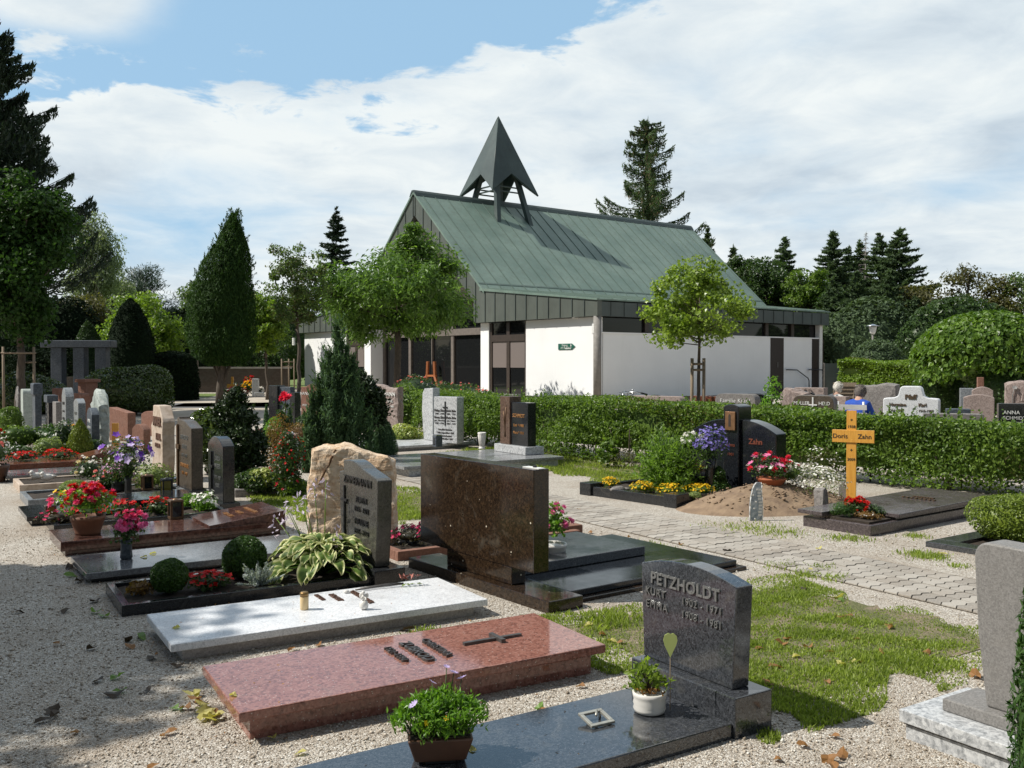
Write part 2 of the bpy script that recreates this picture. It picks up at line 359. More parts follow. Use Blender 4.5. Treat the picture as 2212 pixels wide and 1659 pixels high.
L['fresh'] = leafmat('fresh_leaf', (.07, .165, .014), (.17, .32, .035), .4, .4)
L['sedum'] = leafmat('sedum_leaf', (.13, .19, .05), (.26, .32, .11), .3, .5)
L['variegated'] = leafmat('variegated_leaf', (.12, .19, .03), (.45, .48, .16), .3, .4)
L['rustleaf'] = leafmat('rusty_leaf', (.10, .05, .015), (.22, .13, .035), .35, .5)
L['greytwig'] = leafmat('grey_twig', (.16, .14, .12), (.28, .25, .22), .1)
L['dry'] = leafmat('dry_leaf', (.20, .09, .03), (.42, .22, .08), .25, .6); L['yellowleaf'] = leafmat('yellow_leaf', (.45, .40, .12), (.65, .6, .25), .3, .55)
L['darkleaf'] = leafmat('wet_dark_leaf', (.03, .02, .012), (.08, .05, .025), .1, .6)
L['greenleaf'] = leafmat('fallen_green_leaf', (.12, .22, .05), (.25, .38, .10), .3, .5)
L['browngreen'] = leafmat('brownish_leaf', (.055, .058, .016), (.12, .115, .035), .35, .45)
P_ = {}
P_['red'] = petal('scarlet_petals', (.62, .015, .012)); P_['orange_red'] = petal('begonia_petals', (.66, .022, .018))
P_['pink'] = petal('hot_pink_petals', (.72, .08, .22), (.6, .03, .10)); P_['lilacpink'] = petal('pink_petals', (.80, .22, .42), (.62, .10, .28))
P_['purple'] = petal('purple_petals', (.22, .08, .52), (.13, .03, .34)); P_['lavender'] = petal('lavender_petals', (.62, .52, .80), (.45, .34, .66))
P_['white'] = petal('white_petals', (.85, .84, .78), (.72, .72, .66)); P_['yellow'] = petal('yellow_petals', (.85, .58, .02), (.72, .40, .01))
P_['mauve'] = petal('mauve_petals', (.55, .33, .46), (.40, .22, .33)); P_['blueviolet'] = petal('aster_petals', (.26, .22, .58), (.16, .13, .42))
P_['palelilac'] = petal('pale_lilac_petals', (.68, .60, .72), (.55, .47, .62)); P_['salmon'] = petal('salmon_petals', (.80, .30, .25), (.66, .18, .15))
P_['cream'] = petal('cream_petals', (.8, .72, .45), (.7, .6, .3)); P_['rosered'] = petal('rose_petals', (.70, .02, .06))
# ------------------------------------------------------------------ light and sky
SUN_EL = rad(48); SHD = np.array([.997, .08])          # where shadows fall on the ground
w = D.worlds.new('World'); SC.world = w; w.use_nodes = True
def sky():
    nt = w.node_tree; bg = nt.nodes['Background']
    sk = N(nt, 'ShaderNodeTexSky'); sk.sky_type = 'NISHITA'; sk.sun_disc = False; sk.sun_elevation = SUN_EL
    sk.sun_rotation = math.atan2(-SHD[0], -SHD[1]) % (2*math.pi); sk.air_density = 1.; sk.dust_density = .6; sk.ozone_density = 1.2
    d = coords(nt, 'Generated'); s = N(nt, 'ShaderNodeSeparateXYZ', {0: d})
    def M(op, a, b=None, c=None, clamp=False):
        n = nt.nodes.new('ShaderNodeMath'); n.operation = op; n.use_clamp = clamp
        for i, q in enumerate((a, b, c)):
            if q is None: continue
            if isinstance(q, (int, float)): n.inputs[i].default_value = q
            else: nt.links.new(q, n.inputs[i])
        return n.outputs[0]
    az = M('MULTIPLY', M('ARCTAN2', s.outputs[0], s.outputs[1]), 57.2958)
    el = M('MULTIPLY', M('ARCSINE', s.outputs[2]), 57.2958)
    # cloud deck seen in perspective
    zz = M('ADD', M('MAXIMUM', s.outputs[2], 0.), .16)
    pl = N(nt, 'ShaderNodeCombineXYZ', {0: M('DIVIDE', s.outputs[0], zz), 1: M('DIVIDE', s.outputs[1], zz), 2: 0.})
    n1 = noise(nt, pl.outputs[0], 1.5, 10, .58, .35)
    n2 = noise(nt, N(nt, 'ShaderNodeMapping', {'Vector': pl.outputs[0], 'Location': (7.3, 2.1, 4)}).outputs[0], 1.15, 8, .52, .5)
    n3 = noise(nt, N(nt, 'ShaderNodeMapping', {'Vector': pl.outputs[0], 'Location': (3.3, 9.1, 1)}).outputs[0], 3.6, 9, .6, .4)
    def gauss(a0, e0, sa, se):
        q = M('ADD', M('POWER', M('DIVIDE', M('SUBTRACT', az, a0), sa), 2.), M('POWER', M('DIVIDE', M('SUBTRACT', el, e0), se), 2.))
        return M('POWER', 2.718, M('MULTIPLY', q, -1.))
    wob = M('MULTIPLY', M('ADD', M('SUBTRACT', n3, .5), M('MULTIPLY', M('SUBTRACT', n1, .5), .8)), 13.)
    edge = M('ADD', 15.0, M('MULTIPLY', M('MAXIMUM', M('ADD', az, 8.), 0.), .33))
    gap = M('MULTIPLY', M('ADD', M('SUBTRACT', el, edge), wob), .55)
    gap = M('MULTIPLY', M('MINIMUM', M('MAXIMUM', gap, 0.), 1.), M('MINIMUM', M('MAXIMUM', M('MULTIPLY', M('SUBTRACT', 40., el), .1), .0), 1.))
    cov = M('ADD', .80, M('MULTIPLY', M('SUBTRACT', n1, .5), 1.3))
    cov = M('SUBTRACT', cov, M('MULTIPLY', gap, .88))
    cov = M('SUBTRACT', cov, M('ADD', M('MULTIPLY', M('MULTIPLY', M('SUBTRACT', M('MULTIPLY', az, -1.), 36.), .03, clamp=True), .62), M('MULTIPLY', M('MULTIPLY', M('SUBTRACT', az, 36.), .03, clamp=True), .38)))
    cov = M('ADD', cov, M('MULTIPLY', gauss(-25.5, 19.8, 5.6, 2.7), 1.2))
    cov = M('ADD', cov, M('MULTIPLY', gauss(-17.5, 21.5, 3., .9), .40))
    cov = M('SUBTRACT', cov, M('MULTIPLY', gauss(-19., 7.6, 7.5, 2.6), .36))
    cov = M('SUBTRACT', cov, M('MULTIPLY', gauss(23., 9.2, 9., 1.3), .22))
    fac = N(nt, 'ShaderNodeMapRange', {'Value': cov, 'From Min': .16, 'From Max': .84}, interpolation_type='SMOOTHSTEP').outputs[0]
    shade = M('ADD', M('MULTIPLY', n2, .75), M('MULTIPLY', M('SUBTRACT', n3, .5), .5))
    right = M('MULTIPLY', gauss(22., 11., 14., 5.), .10)
    cl = ramp(nt, M('SUBTRACT', shade, right), [(.16, (.60, .70, .79)), (.30, (.76, .85, .91)), (.44, (.94, .995, 1.0))])
    away = M('SUBTRACT', 1., M('MULTIPLY', M('SUBTRACT', M('ABSOLUTE', az), 36.), .03, clamp=True))
    blue = mix(nt, M('MULTIPLY', away, .62), sk.outputs[0], CLOUD['haze'])
    colr = mix(nt, fac, blue, N(nt, 'ShaderNodeVectorMath', {0: cl, 1: (CLOUD['k'],)*3}, operation='MULTIPLY').outputs[0])
    nt.links.new(colr, bg.inputs[0]); bg.inputs[1].default_value = .06
CLOUD = {'k': 14.4, 'haze': (7.6, 12.4, 17.0)}
sky()
sun = D.objects.new('sun', D.lights.new('sun', 'SUN')); COL.objects.link(sun)
sun.data.energy = 5.0; sun.data.angle = rad(.5); sun.data.color = (1., .955, .87)
sd = Vector((-SHD[0]*math.cos(SUN_EL), -SHD[1]*math.cos(SUN_EL), math.sin(SUN_EL)))
sun.rotation_euler = sd.to_track_quat('Z', 'Y').to_euler()
SC.view_settings.view_transform = 'Standard'; SC.view_settings.look = 'None'; SC.view_settings.exposure = 0.12; SC.view_settings.gamma = 1.0
SC.render.engine = 'CYCLES'
SC.cycles.max_bounces = 6; SC.cycles.diffuse_bounces = 3; SC.cycles.glossy_bounces = 3; SC.cycles.transmission_bounces = 4
SC.cycles.use_denoising = True; SC.cycles.caustics_reflective = False; SC.cycles.caustics_refractive = False
# ------------------------------------------------------------------ ground
def gravel_mat():
    m, nt, bs = node_mat('river_gravel'); co = coords(nt)
    v = N(nt, 'ShaderNodeTexVoronoi', {'Vector': co, 'Scale': 125.}); sep = N(nt, 'ShaderNodeSeparateColor', {'Color': v.outputs['Color']})
    col = ramp(nt, sep.outputs[0], [(0., (.20, .17, .135)), (.3, (.345, .30, .245)), (.6, (.45, .405, .345)), (.85, (.54, .505, .445)), (1., (.72, .70, .65))])
    big = noise(nt, co, .9, 8, .65)
    col = mix(nt, ramp(nt, big, [(.47, (0, 0, 0)), (.72, (.65,)*3)]), col, (.26, .195, .135))
    col = mix(nt, ramp(nt, noise(nt, co, 5.5, 7, .7), [(.55, (0, 0, 0)), (.78, (.5,)*3)]), col, (.20, .155, .11))
    nt.links.new(col, bs.inputs['Base Color']); bs.inputs['Roughness'].default_value = .8
    h = N(nt, 'ShaderNodeMath', {0: 1., 1: v.outputs['Distance']}, operation='SUBTRACT').outputs[0]
    bump(nt, h, .8, .008, bs); return m
def lawn_mat(name, g1, g2, soil, thr=.5):
    m, nt, bs = node_mat(name); co = coords(nt)
    f = noise(nt, co, 34., 8, .75); b = noise(nt, co, 4.5, 9, .72)
    col = mix(nt, ramp(nt, b, [(thr, (0, 0, 0)), (thr+.12, (1, 1, 1))]), ramp(nt, f, [(.3, g1), (.7, g2)]), soil)
    nt.links.new(col, bs.inputs['Base Color']); bs.inputs['Roughness'].default_value = .95; bump(nt, noise(nt, co, 60, 5), 1., .03, bs); return m
def sheet(name, pts, z, m):
    b = MB(); n = len(pts); b.addf([(p[0], p[1], 0) for p in pts], [[list(range(n))]]); return struct(b.build(name, m, loc=(0, 0, z)))
def uv2(u, v): return U*u+V*v
GRAVEL = gravel_mat()
ground = sheet('ground', [(-400, -120), (400, -120), (400, 700), (-400, 700)], 0, GRAVEL)
LAWN = lawn_mat('lawn_turf', (.085, .10, .03), (.19, .19, .075), (.27, .215, .145), .46)
FARLAWN = lawn_mat('mown_lawn', (.10, .15, .03), (.15, .20, .045), (.17, .17, .06), .62)
# lawn patches around the graves (u across the rows, v along them)
def blob(u0, u1, v0, v1, seed, n=44, amp=.06):
    r = np.random.default_rng(seed); pts = []
    per = [(u0, v0), (u1, v0), (u1, v1), (u0, v1)]
    for i in range(4):
        a, b = np.array(per[i]), np.array(per[(i+1) % 4])
        for k in range(n//4):
            q = a+(b-a)*k/(n//4)+r.normal(size=2)*amp; pts.append(uv2(*q))
    return pts
LAWNS = [(3.25, 5.72, 2.95, 5.0, 1), (3.6, 5.6, 8.9, 12.6, 2), (8.2, 9.9, 10.0, 15.5, 3), (2.35, 3.1, 4.55, 5.15, 4)]
for q in LAWNS: sheet('lawn', blob(q[0]+.22, q[1]-.18, q[2]+.2, q[3]-.2, q[4]), .004+.0002*q[4], LAWN)
# zigzag pavers of the footpath
def path():
    base = plain('joint_sand', (.21, .175, .13), rough=.95)
    sheet('path_bed', [uv2(5.935, -3), uv2(6.95, -3), uv2(6.70, 22), uv2(5.935, 22)], .005, base)
    m, nt, bs = node_mat('concrete_pavers'); co = coords(nt)
    g = N(nt, 'ShaderNodeNewGeometry').outputs['Random Per Island']
    col = ramp(nt, g, [(0., (.23, .205, .175)), (.5, (.315, .285, .245)), (1., (.40, .37, .325))])
    col = mix(nt, ramp(nt, noise(nt, co, 2.2, 6, .6), [(.45, (0, 0, 0)), (.75, (.5,)*3)]), col, (.28, .225, .17))
    col = mix(nt, ramp(nt, noise(nt, co, 90., 3), [(.4, (0, 0, 0)), (.7, (.35,)*3)]), col, (.52, .49, .44))
    nt.links.new(col, bs.inputs['Base Color']); bs.inputs['Roughness'].default_value = .9; bump(nt, noise(nt, co, 70, 5), .6, .008, bs)
    b = MB(); r = np.random.default_rng(3); Lp, Wp, gp = .225, .1125, .010
    zz = lambda p: .014*(1 if int(round(p/(Lp/4))) % 2 else -1)
    v = -3.
    row = 0
    while v < 22:
        u0 = 5.93; k = 0; w_end = 6.96-.010*(v+3)
        while u0+Lp*.6 < w_end:
            ps = [0, .25, .5, .75, 1.]; lo = []; hi = []
            for p in ps:
                q = p*Lp; z = zz(q)
                qq = min(max(q, gp/2), Lp-gp/2)
                lo.append((u0+qq, v+z+gp/2)); hi.append((u0+qq, v+Wp+z-gp/2))
            pts = [uv2(*q) for q in lo+hi[::-1]]; dz = r.normal()*.0015
            b.slabpoly([(p[0], p[1]) for p in pts], .006, .014+dz)
            u0 += Lp; k += 1
        v += Wp; row += 1
    struct(b.build('path', m))
path()
# far ground: pale road, asphalt strip and lawn in front of the brick wall
ROAD = plain('pale_sandy_road', (.46, .41, .34), (.38, .33, .27), 1.2, .95, bmp=.4, bscale=25); ASPH = plain('grey_asphalt', (.13, .13, .135), (.10, .10, .105), 2., .9)
def px_sheet(name, pxs, z, m): return sheet(name, [at(x, y, 0) for x, y in pxs], z, m)
px_sheet('road', [(-200, 905), (2300, 906), (2300, 868), (-200, 862)], .003, ROAD)
px_sheet('asphalt_lane', [(100, 884), (560, 880), (700, 872), (700, 866), (560, 870), (100, 873)], .008, ASPH)
sheet('lawn', [(-70, 46), (-12.9, 46.), (-12.9, 52), (-70, 52)], .007, FARLAWN)
sheet('forecourt', [(-13, 36), (2., 36.5), (-2, 49), (-17, 60)], .008, ROAD)
sheet('lawn', [(-220, 64), (-24, 64), (8, 57), (220, 30), (220, 300), (-220, 300)], .009, FARLAWN)
# grass blades on the near lawn patches
def grass():
    r = np.random.default_rng(8); ps = []; hs = []
    def noise2(p, f, sd):
        rr = np.random.default_rng(sd); s = np.zeros(len(p))
        for _ in range(14):
            k = rr.normal(size=2)*f; s += np.sin(p @ k+rr.uniform(0, 6.3))
        return s/3.7
    for (u0, u1, v0, v1, sd), dens, hh in zip(LAWNS, (11500, 3900, 1600, 5200), (.018, .032, .045, .03)):
        n = int((u1-u0)*(v1-v0)*dens*1.35); q = r.uniform((u0-.12, v0-.12), (u1+.1, v1+.12), (n, 2))
        e = np.minimum(np.minimum(q[:, 0]-u0, u1-q[:, 0]), np.minimum(q[:, 1]-v0, v1-q[:, 1]))+.18*noise2(q, 5., sd+50)
        f = noise2(q, 4.5, sd)+.6*noise2(q, 13., sd+9)
        keep = (e > -.04) & (r.uniform(size=n) < np.clip(.6+.5*f, .34, 1.)); q = q[keep]
        ps.append(q[:, :1]*U+q[:, 1:]*V); hs.append(np.full(len(q), hh)*np.clip(1+.3*f[keep], .5, 1.6))
    # tufts growing in the gravel and by the path
    for (px, py, n, rr_) in ((1322, 1345, 420, .16), (1290, 1362, 160, .1), (1800, 1250, 200, .1), (1740, 1243, 160, .09), (1600, 1140, 200, .32), (1650, 1145, 200, .34), (1690, 1152, 120, .22), (1835, 1164, 260, .16), (1985, 1199, 240, .13), (2010, 1204, 240, .13), (2070, 1225, 60, .1), (1982, 1160, 120, .12), (1690, 1224, 120, .14), (1775, 1228, 90, .1), (1400, 1180, 90, .2), (1230, 1160, 60, .15), (640, 1112, 60, .2), (1050, 1060, 120, .3), (1440, 1535, 60, .05)):
        c = at(px, py, 0); p = c+np.concatenate([r.normal(size=(n, 2))*rr_*.6, np.zeros((n, 1))], 1); ps.append(p); hs.append(np.full(n, .026 if n < 400 else .045))
    P = np.concatenate(ps); h = np.concatenate(hs)*r.uniform(.5, 1.5, len(P)); n = len(P)
    a = r.uniform(0, 6.28, n); d = np.stack([np.cos(a), np.sin(a), np.zeros(n)], 1); sd = np.stack([-d[:, 1], d[:, 0], np.zeros(n)], 1)
    wd = r.uniform(.0018, .0042, n)[:, None]*(1+np.linalg.norm(P, axis=1)[:, None]*.06); ln = r.uniform(.15, .95, n)[:, None]; h = h[:, None]; z = np.array([0, 0, 1.])
    v = np.stack([P-sd*wd, P+sd*wd, P+d*h*ln*.45+sd*wd*.8+z*h*.6, P+d*h*ln+z*h, P+d*h*ln*.45-sd*wd*.8+z*h*.6], 1).reshape(-1, 3)
    b = MB(); i = np.arange(n)[:, None]*5; b.add(v, np.concatenate([i, i+1, i+2, i+3, i+4], 1))
    stuff(b.build('grass', L['grass']))
grass()
def pebbles():
    r = np.random.default_rng(5); n = 80000
    Y = 3.2+(r.uniform(0, 1, n)**1.3)*6.3; X = (r.uniform(-1, 1, n))*(Y*.56+.15)
    P = np.stack([X, Y, np.zeros(n)], 1); u = P @ U; v = P @ V
    k = (u < 5.8) | (u > 7.05); ok = k & ~((u > 3.45) & (u < 5.7) & (v > 3.1) & (v < 4.9) & (r.uniform(0, 1, n) > .06)); P = P[ok]; n = len(P)
    s = np.clip(r.lognormal(-5.72, .38, n), .0018, .012)*(1+.02*P[:, 1]); sz = s*r.uniform(.5, .9, n)
    oct_ = np.array([(1, 0, 0), (0, 1, 0), (-1, 0, 0), (0, -1, 0), (.15, -.1, 1), (0, 0, -1)], float)
    an = r.uniform(0, 6.28, n); c, si = np.cos(an), np.sin(an)
    o = oct_[None]*np.stack([s*r.uniform(.8, 1.6, n), s, sz], 1)[:, None]+r.normal(size=(n, 6, 3))*s[:, None, None]*.14
    x = o[..., 0]*c[:, None]-o[..., 1]*si[:, None]; y = o[..., 0]*si[:, None]+o[..., 1]*c[:, None]
    vv = np.stack([x, y, o[..., 2]+(sz*.55)[:, None]], 2)+P[:, None]
    F = np.array([(0, 1, 4), (1, 2, 4), (2, 3, 4), (3, 0, 4), (1, 0, 5), (2, 1, 5), (3, 2, 5), (0, 3, 5)])
    b = MB(); b.add(vv.reshape(-1, 3), (np.arange(n)[:, None, None]*6+F[None]).reshape(-1, 3), 0, True)
    m, nt, bs = node_mat('loose_pebbles'); g = N(nt, 'ShaderNodeNewGeometry').outputs['Random Per Island']
    nt.links.new(ramp(nt, g, [(0., (.20, .16, .115)), (.3, (.36, .295, .225)), (.62, (.48, .415, .335)), (.86, (.58, .53, .445)), (1., (.80, .77, .71))]), bs.inputs['Base Color']); bs.inputs['Roughness'].default_value = .65
    stuff(b.build('gravel', m))
pebbles()
# ------------------------------------------------------------------ the chapel (local x = along the side wall, y = along the front, z up)
CROT = math.atan2(.61, .792); CO = np.array([3.58, 40., 0.])
CX = np.array([math.cos(CROT), math.sin(CROT), 0]); CY = np.array([-math.sin(CROT), math.cos(CROT), 0])
def chapel_hit(px, py, axis, val):
    """where the sight line meets the chapel plane x=val (axis 0) or y=val (axis 1); returns local x, y, z"""
    d = ray(px, py); o = np.array([0, 0, EYE])-CO
    A = (CX, CY)[axis]; t = (val-o @ A)/(d @ A); p = o+d*t; return np.array([p @ CX, p @ CY, p[2]])
def chapel():
    c = thing('chapel', 'white cemetery chapel with green copper gable roof and pointed metal turret', 'chapel', CO, CROT)
    S, MID, E0, E1, HR, HE, HA, HB = 29., 14.5, 8.3, 20.7, 10.80, 5.30, 4.31, 3.65
    TL, TN = 16.5, 21.9
    # walls
    b = MB(); b.box(.3, .62, .35, 5.2, .15, HB-.02); b.box(.63, 16.1, .32, .60, .15, 2.93); b.box(.28, 16.32, .28, .66, 2.932, 2.99)
    b.build('wall', G['render'], c)
    b = MB(); b.box(.3, 1.3, 8.12, 8.8, .15, HB-.02); b.build('pillar', G['render'], c)
    b = MB(); b.box(.3, 1.3, 19.85, 20.6, .15, HB-.02); b.build('pillar', G['render'], c)
    b = MB(); b.box(.3, .62, 22.9, 28.7, .15, HB-.02); b.box(.63, 16.1, 28.4, 28.72, .15, HB-.03); b.build('wall', G['render'], c)
    for q in ((.36, 16., .42, .58), (.36, .58, .6, 5.1), (.36, .58, 23., 28.5)): b = MB(); b.box(*q, -.1, .147); b.build('plinth', G['concrete'], c)
    # nave body and inner walls
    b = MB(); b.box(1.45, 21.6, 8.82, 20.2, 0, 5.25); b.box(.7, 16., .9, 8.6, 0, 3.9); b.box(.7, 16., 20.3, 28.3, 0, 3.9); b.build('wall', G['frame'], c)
    # gable glazing
    b = MB(); b.prism([(8.84, .1), (19.82, .1), (19.82, 4.6), (MID, 9.6), (8.84, 4.6)], 1.22, 1.40)
    gl = b.build('glass_front', G['glass'], c)
    b = MB(); b.prism([(9.05, 4.85), (19.95, 4.85), (MID, 9.70)], .265, .30); b.build('gable_shade_panel', G['frame'], c)  # matte dark sheet closing the gable recess, its shade put into the colour
    for y, hw, z0, z1 in ((8.95, .1, .1, 4.6), (12.5, .12, .1, 3.12), (16.8, .12, .1, 3.12), (19.72, .1, .1, 4.6), (14.5, .03, .1, 3.12), (12.5, .08, 3.475, 8.), (16.8, .08, 3.475, 8.)): b = MB(); b.box(1.10, 1.215, y-hw, y+hw, z0, z1); b.build('mullion', G['frame_light'], gl)
    for q in ((1.06, 1.2, 9.06, 19.6, 3.125, 3.47), (1.08, 1.2, 9.06, 19.6, 4.6, 4.8)): b = MB(); b.box(*q); b.build('transom', G['frame_light'], gl)
    # glazed doors either side of the portico
    for y0, y1 in ((5.2, 8.1), (20.62, 22.88)):
        b = MB(); b.box(.42, .50, y0, y1, .12, 3.62); d = b.build('glass_door', G['glass'], c)
        b = MB(); m = (y0+y1)/2
        for a, q in ((y0, y0+.16), (m-.12, m+.12), (y1-.16, y1)): b.box(.36, .418, a, q, .12, 3.6)
        b.box(.35, .417, y0+.16, y1-.16, 2.70, 3.02); b.build('door_frame', G['frame'], d)
        b = MB(); b.box(.40, .416, y0+.18, m-.14, 1.45, 2.69); b.box(.40, .416, m+.14, y1-.18, 1.45, 2.69); b.build('pane', G['curtain_glass'], d)
    # clerestory band on the side wall, posts, doors
    b = MB(); b.box(.5, 16.1, .55, .62, 2.995, HB+.2); b.build('clerestory_window', G['glass'], c)
    for x in (3.4, 6.2, 9.0, 11.9, 14.0): b = MB(); b.box(x-.12, x+.12, .44, .545, 2.995, HB+.1); b.build('clerestory_post', G['frame'], c)
    b = MB(); b.lathe([(.17, -.05), (.17, HB)], 16, o=(.16, .17, 0)); b.build('corner_post', G['post'], c)
    b = MB(); b.box(16.02, 16.28, .24, .5, 0, HB); b.build('corner_post', G['whitepaint'], c)
    for px0, px1 in ((1665, 1692), (1754.5, 1778)):
        x0 = chapel_hit(px0, 760, 1, .3)[0]; x1 = chapel_hit(px1, 760, 1, .3)[0]
        b = MB(); b.box(x0, x1, .27, .318, .02, 2.928); d = b.build('door', G['door'], c)
        b = MB(); b.box((x0+x1)/2-.06, (x0+x1)/2+.06, .25, .269, 1.45, 1.72); b.build('door_handle', G['greymetal'], d)
    # fascia: front halves and sides
    def front(m):
        q = [(0, HB), (9.0, HB), (9.0, 4.74), (MID, 9.63), (MID, HR+.02), (E0, HE), (0, HA)]
        return [(m(y), z) for y, z in q]
    def htop(y): return HA+(HE-HA)*y/E0 if y < E0 else HE+(HR-HE)*(y-E0)/(MID-E0)
    for m, sgn in ((lambda y: y, 1), (lambda y: S-y, -1)):
        b = MB(); b.prism(front(m), 0, .26)
        for i in range(1, 19):
            y = i*.80; zb = HB if y < 9 else 4.74+(y-9)*.889
            b.box(-.035, -.001, m(y)-.018, m(y)+.018, zb+.01, htop(y)-.03, 1)
        b.build('fascia', [G['fascia'], G['fascia_dark']], c)
        b = MB(); b.box(.262, TL, *sorted((m(0), m(.22))), HB, HA-.05)
        for i in range(1, 21): x = i*.79; b.box(x-.018, x+.018, *sorted((m(-.03), m(-.001))), HB+.01, HA-.06)
        b.build('fascia', G['fascia_dark'], c)
        b = MB(); b.box(TL-.22, TL, *sorted((m(.24), m(8.3))), HB, HA-.06); b.build('fascia', G['fascia_dark'], c)
        # aisle roof
        b = MB(); q = [(m(-.04), HA), (m(-.04), HA+.07), (m(E0+.1), HE+.02), (m(E0+.1), HE-.1)]
        b.prism(q, -.06, TL+.04)
        for i in range(21): x = i*.8+.1; b.prism([(m(0), HA+.06), (m(0), HA+.11), (m(E0-.3), HE+.035), (m(E0-.3), HE-.02)], x-.012, x+.012, 1)
        b.build('aisle_roof', [G['patina'], G['seam']], c)
        # nave roof slope with standing seams and eaves flashing
        k = (HR-HE)/(MID-E0)
        b = MB(); b.prism([(m(E0-.28), HE-.28*k), (m(E0-.28), HE-.28*k+.12), (m(MID), HR+.12), (m(MID), HR-.02)], -.08, TN)
        for i in range(28):
            x = .35+i*.79; z0, z1 = HE-.26*k+.1, HR+.1
            b.prism([(m(E0-.26), z0), (m(E0-.26), z0+.06), (m(MID-.1), z1-.03), (m(MID-.1), z1-.1)], x-.015, x+.015, 1)
        b.prism([(m(E0+.12), HE+.12*k+.115), (m(E0+.12), HE+.12*k+.145), (m(E0+.20), HE+.2*k+.145), (m(E0+.20), HE+.2*k+.115)], -.07, TN, 1)
        b.build('roof_slope', [G['patina'], G['seam']], c)
    b = MB(); b.prism([(MID-.34, HR-.16), (MID-.22, HR+.04), (MID-.10, HR+.17), (MID+.10, HR+.17), (MID+.22, HR+.04), (MID+.34, HR-.16), (MID, HR+.1)], -.10, TN+.02)
    b.build('ridge_cap', G['spire'], c)
    b = MB(); b.prism([(E0+.1, HE-.05), (MID, HR-.1), (E1-.1, HE-.05)], 21.4, 21.6); b.build('gable_wall', G['fascia'], c)
    # turret
    tx, ty, hw, zt, zb, zn = 5.66, MID, 1.62, 15.8, 11.2, 12.35
    b = MB(); A = (tx, ty, zt); cs = [(tx-hw, ty-hw, zb), (tx+hw, ty-hw, zb), (tx+hw, ty+hw, zb), (tx-hw, ty+hw, zb)]
    q = hw*(zt-zn)/(zt-zb); ms = [(tx, ty-q, zn), (tx+q, ty, zn), (tx, ty+q, zn), (tx-q, ty, zn)]
    vs = [A]+cs+ms; F = []
    for i in range(4): F += [(0, 1+i, 5+i), (0, 5+i, 1+(i+1) % 4)]
    b.add(vs, F); t = b.build('turret', G['spire'], c)
    so = t.modifiers.new('thickness', 'SOLIDIFY'); so.thickness = .09; so.offset = 0
    b = MB()
    for i in range(4):
        a = np.array(A); e = np.array(cs[i]); b.tube([a+(e-a)*.01, e], .035, 6)
        for k in range(1, 7):
            f = k/7.6; p0 = a+(np.array(cs[i])-a)*f; p1 = a+(np.array(cs[(i+1) % 4])-a)*f
            if f < .74: b.tube([p0+(p1-p0)*.02, p0+(p1-p0)*.98], .012, 4)
    b.build('seam', G['spire'], t)
    for sx, sy in ((-1, -1), (1, -1), (1, 1), (-1, 1)):
        foot = np.array([tx+sx*1.15, ty+sy*1.5, HR-1.5*.887]); top = np.array([tx+sx*.62, ty+sy*.62, 12.9])
        b = MB(); d = .13; v = []
        for p in (foot, top): v += [(p[0]-d, p[1]-d, p[2]), (p[0]+d, p[1]-d, p[2]), (p[0]+d, p[1]+d, p[2]), (p[0]-d, p[1]+d, p[2])]
        b.add(v, [(0, 1, 5, 4), (1, 2, 6, 5), (2, 3, 7, 6), (3, 0, 4, 7), (4, 5, 6, 7)]); b.build('leg', G['spire'], t)
    b = MB()
    for z in (11.35, 11.62): b.box(tx-.95, tx+.95, ty-.9, ty-.82, z, z+.07); b.box(tx-.95, tx+.95, ty+.82, ty+.9, z, z+.07); b.box(tx-.95, tx-.87, ty-.82, ty+.82, z, z+.07)
    b.build('crossbar', G['spire'], t)
    # handrail by the side doors
    def rail(pts):
        b = MB(); b.tube([chapel_hit(x, y, 1, v) for x, y, v in pts], .028, 8); b.build('handrail', G['blackmetal'], c)
    rail([(1699, 798.6, .3), (1700.5, 798.6, .12), (1722, 799.2, .12), (1745.5, 817, .12), (1747.5, 822, .12), (1748, 852, .12)])
    rail([(1748, 798.5, .3), (1749, 798.5, .1), (1776, 799, .1), (1791, 810, .1), (1806, 822, .1)])
    return c
chapel()
def on_front(px, py, x=.3): p = chapel_hit(px, py, 0, x); return p
def chapel_world(p): return CO+CX*p[0]+CY*p[1]+np.array([0, 0, p[2]])
def wall_sign():
    p0 = on_front(1206, 755.6, .28); p1 = on_front(1242.5, 741.8, .28)
    w_, h = p0[1]-p1[1], p1[2]-p0[2]; cpt = chapel_world(np.array([.298, (p0[1]+p1[1])/2, (p0[2]+p1[2])/2]))
    s = thing('direction_sign', 'green arrow-shaped sign with white lettering on the white chapel wall', 'sign', cpt, CROT)
    a = w_/2; q = h/2
    b = MB(); b.prism([(a, -q), (a, q), (-a+.22, q), (-a, 0), (-a+.22, -q)], -.03, 0); b.build('panel', G['green_sign'], s, bevel=.006)
    text(s, [('Eingang', .13, (-.033, .12, .062)), ('um die Ecke', .125, (-.033, .09, -.045))], G['whiteletters'], ext=.002)
    b = MB(); b.box(-.036, -.031, -.30, .10, -q+.03, -q+.06); b.box(-.036, -.031, -.315, -.285, -q+.061, .04)
    b.prism([(-.25, .03), (-.35, .03), (-.30, .12)], -.036, -.031); b.build('arrow', G['whiteletters'], s)
wall_sign()
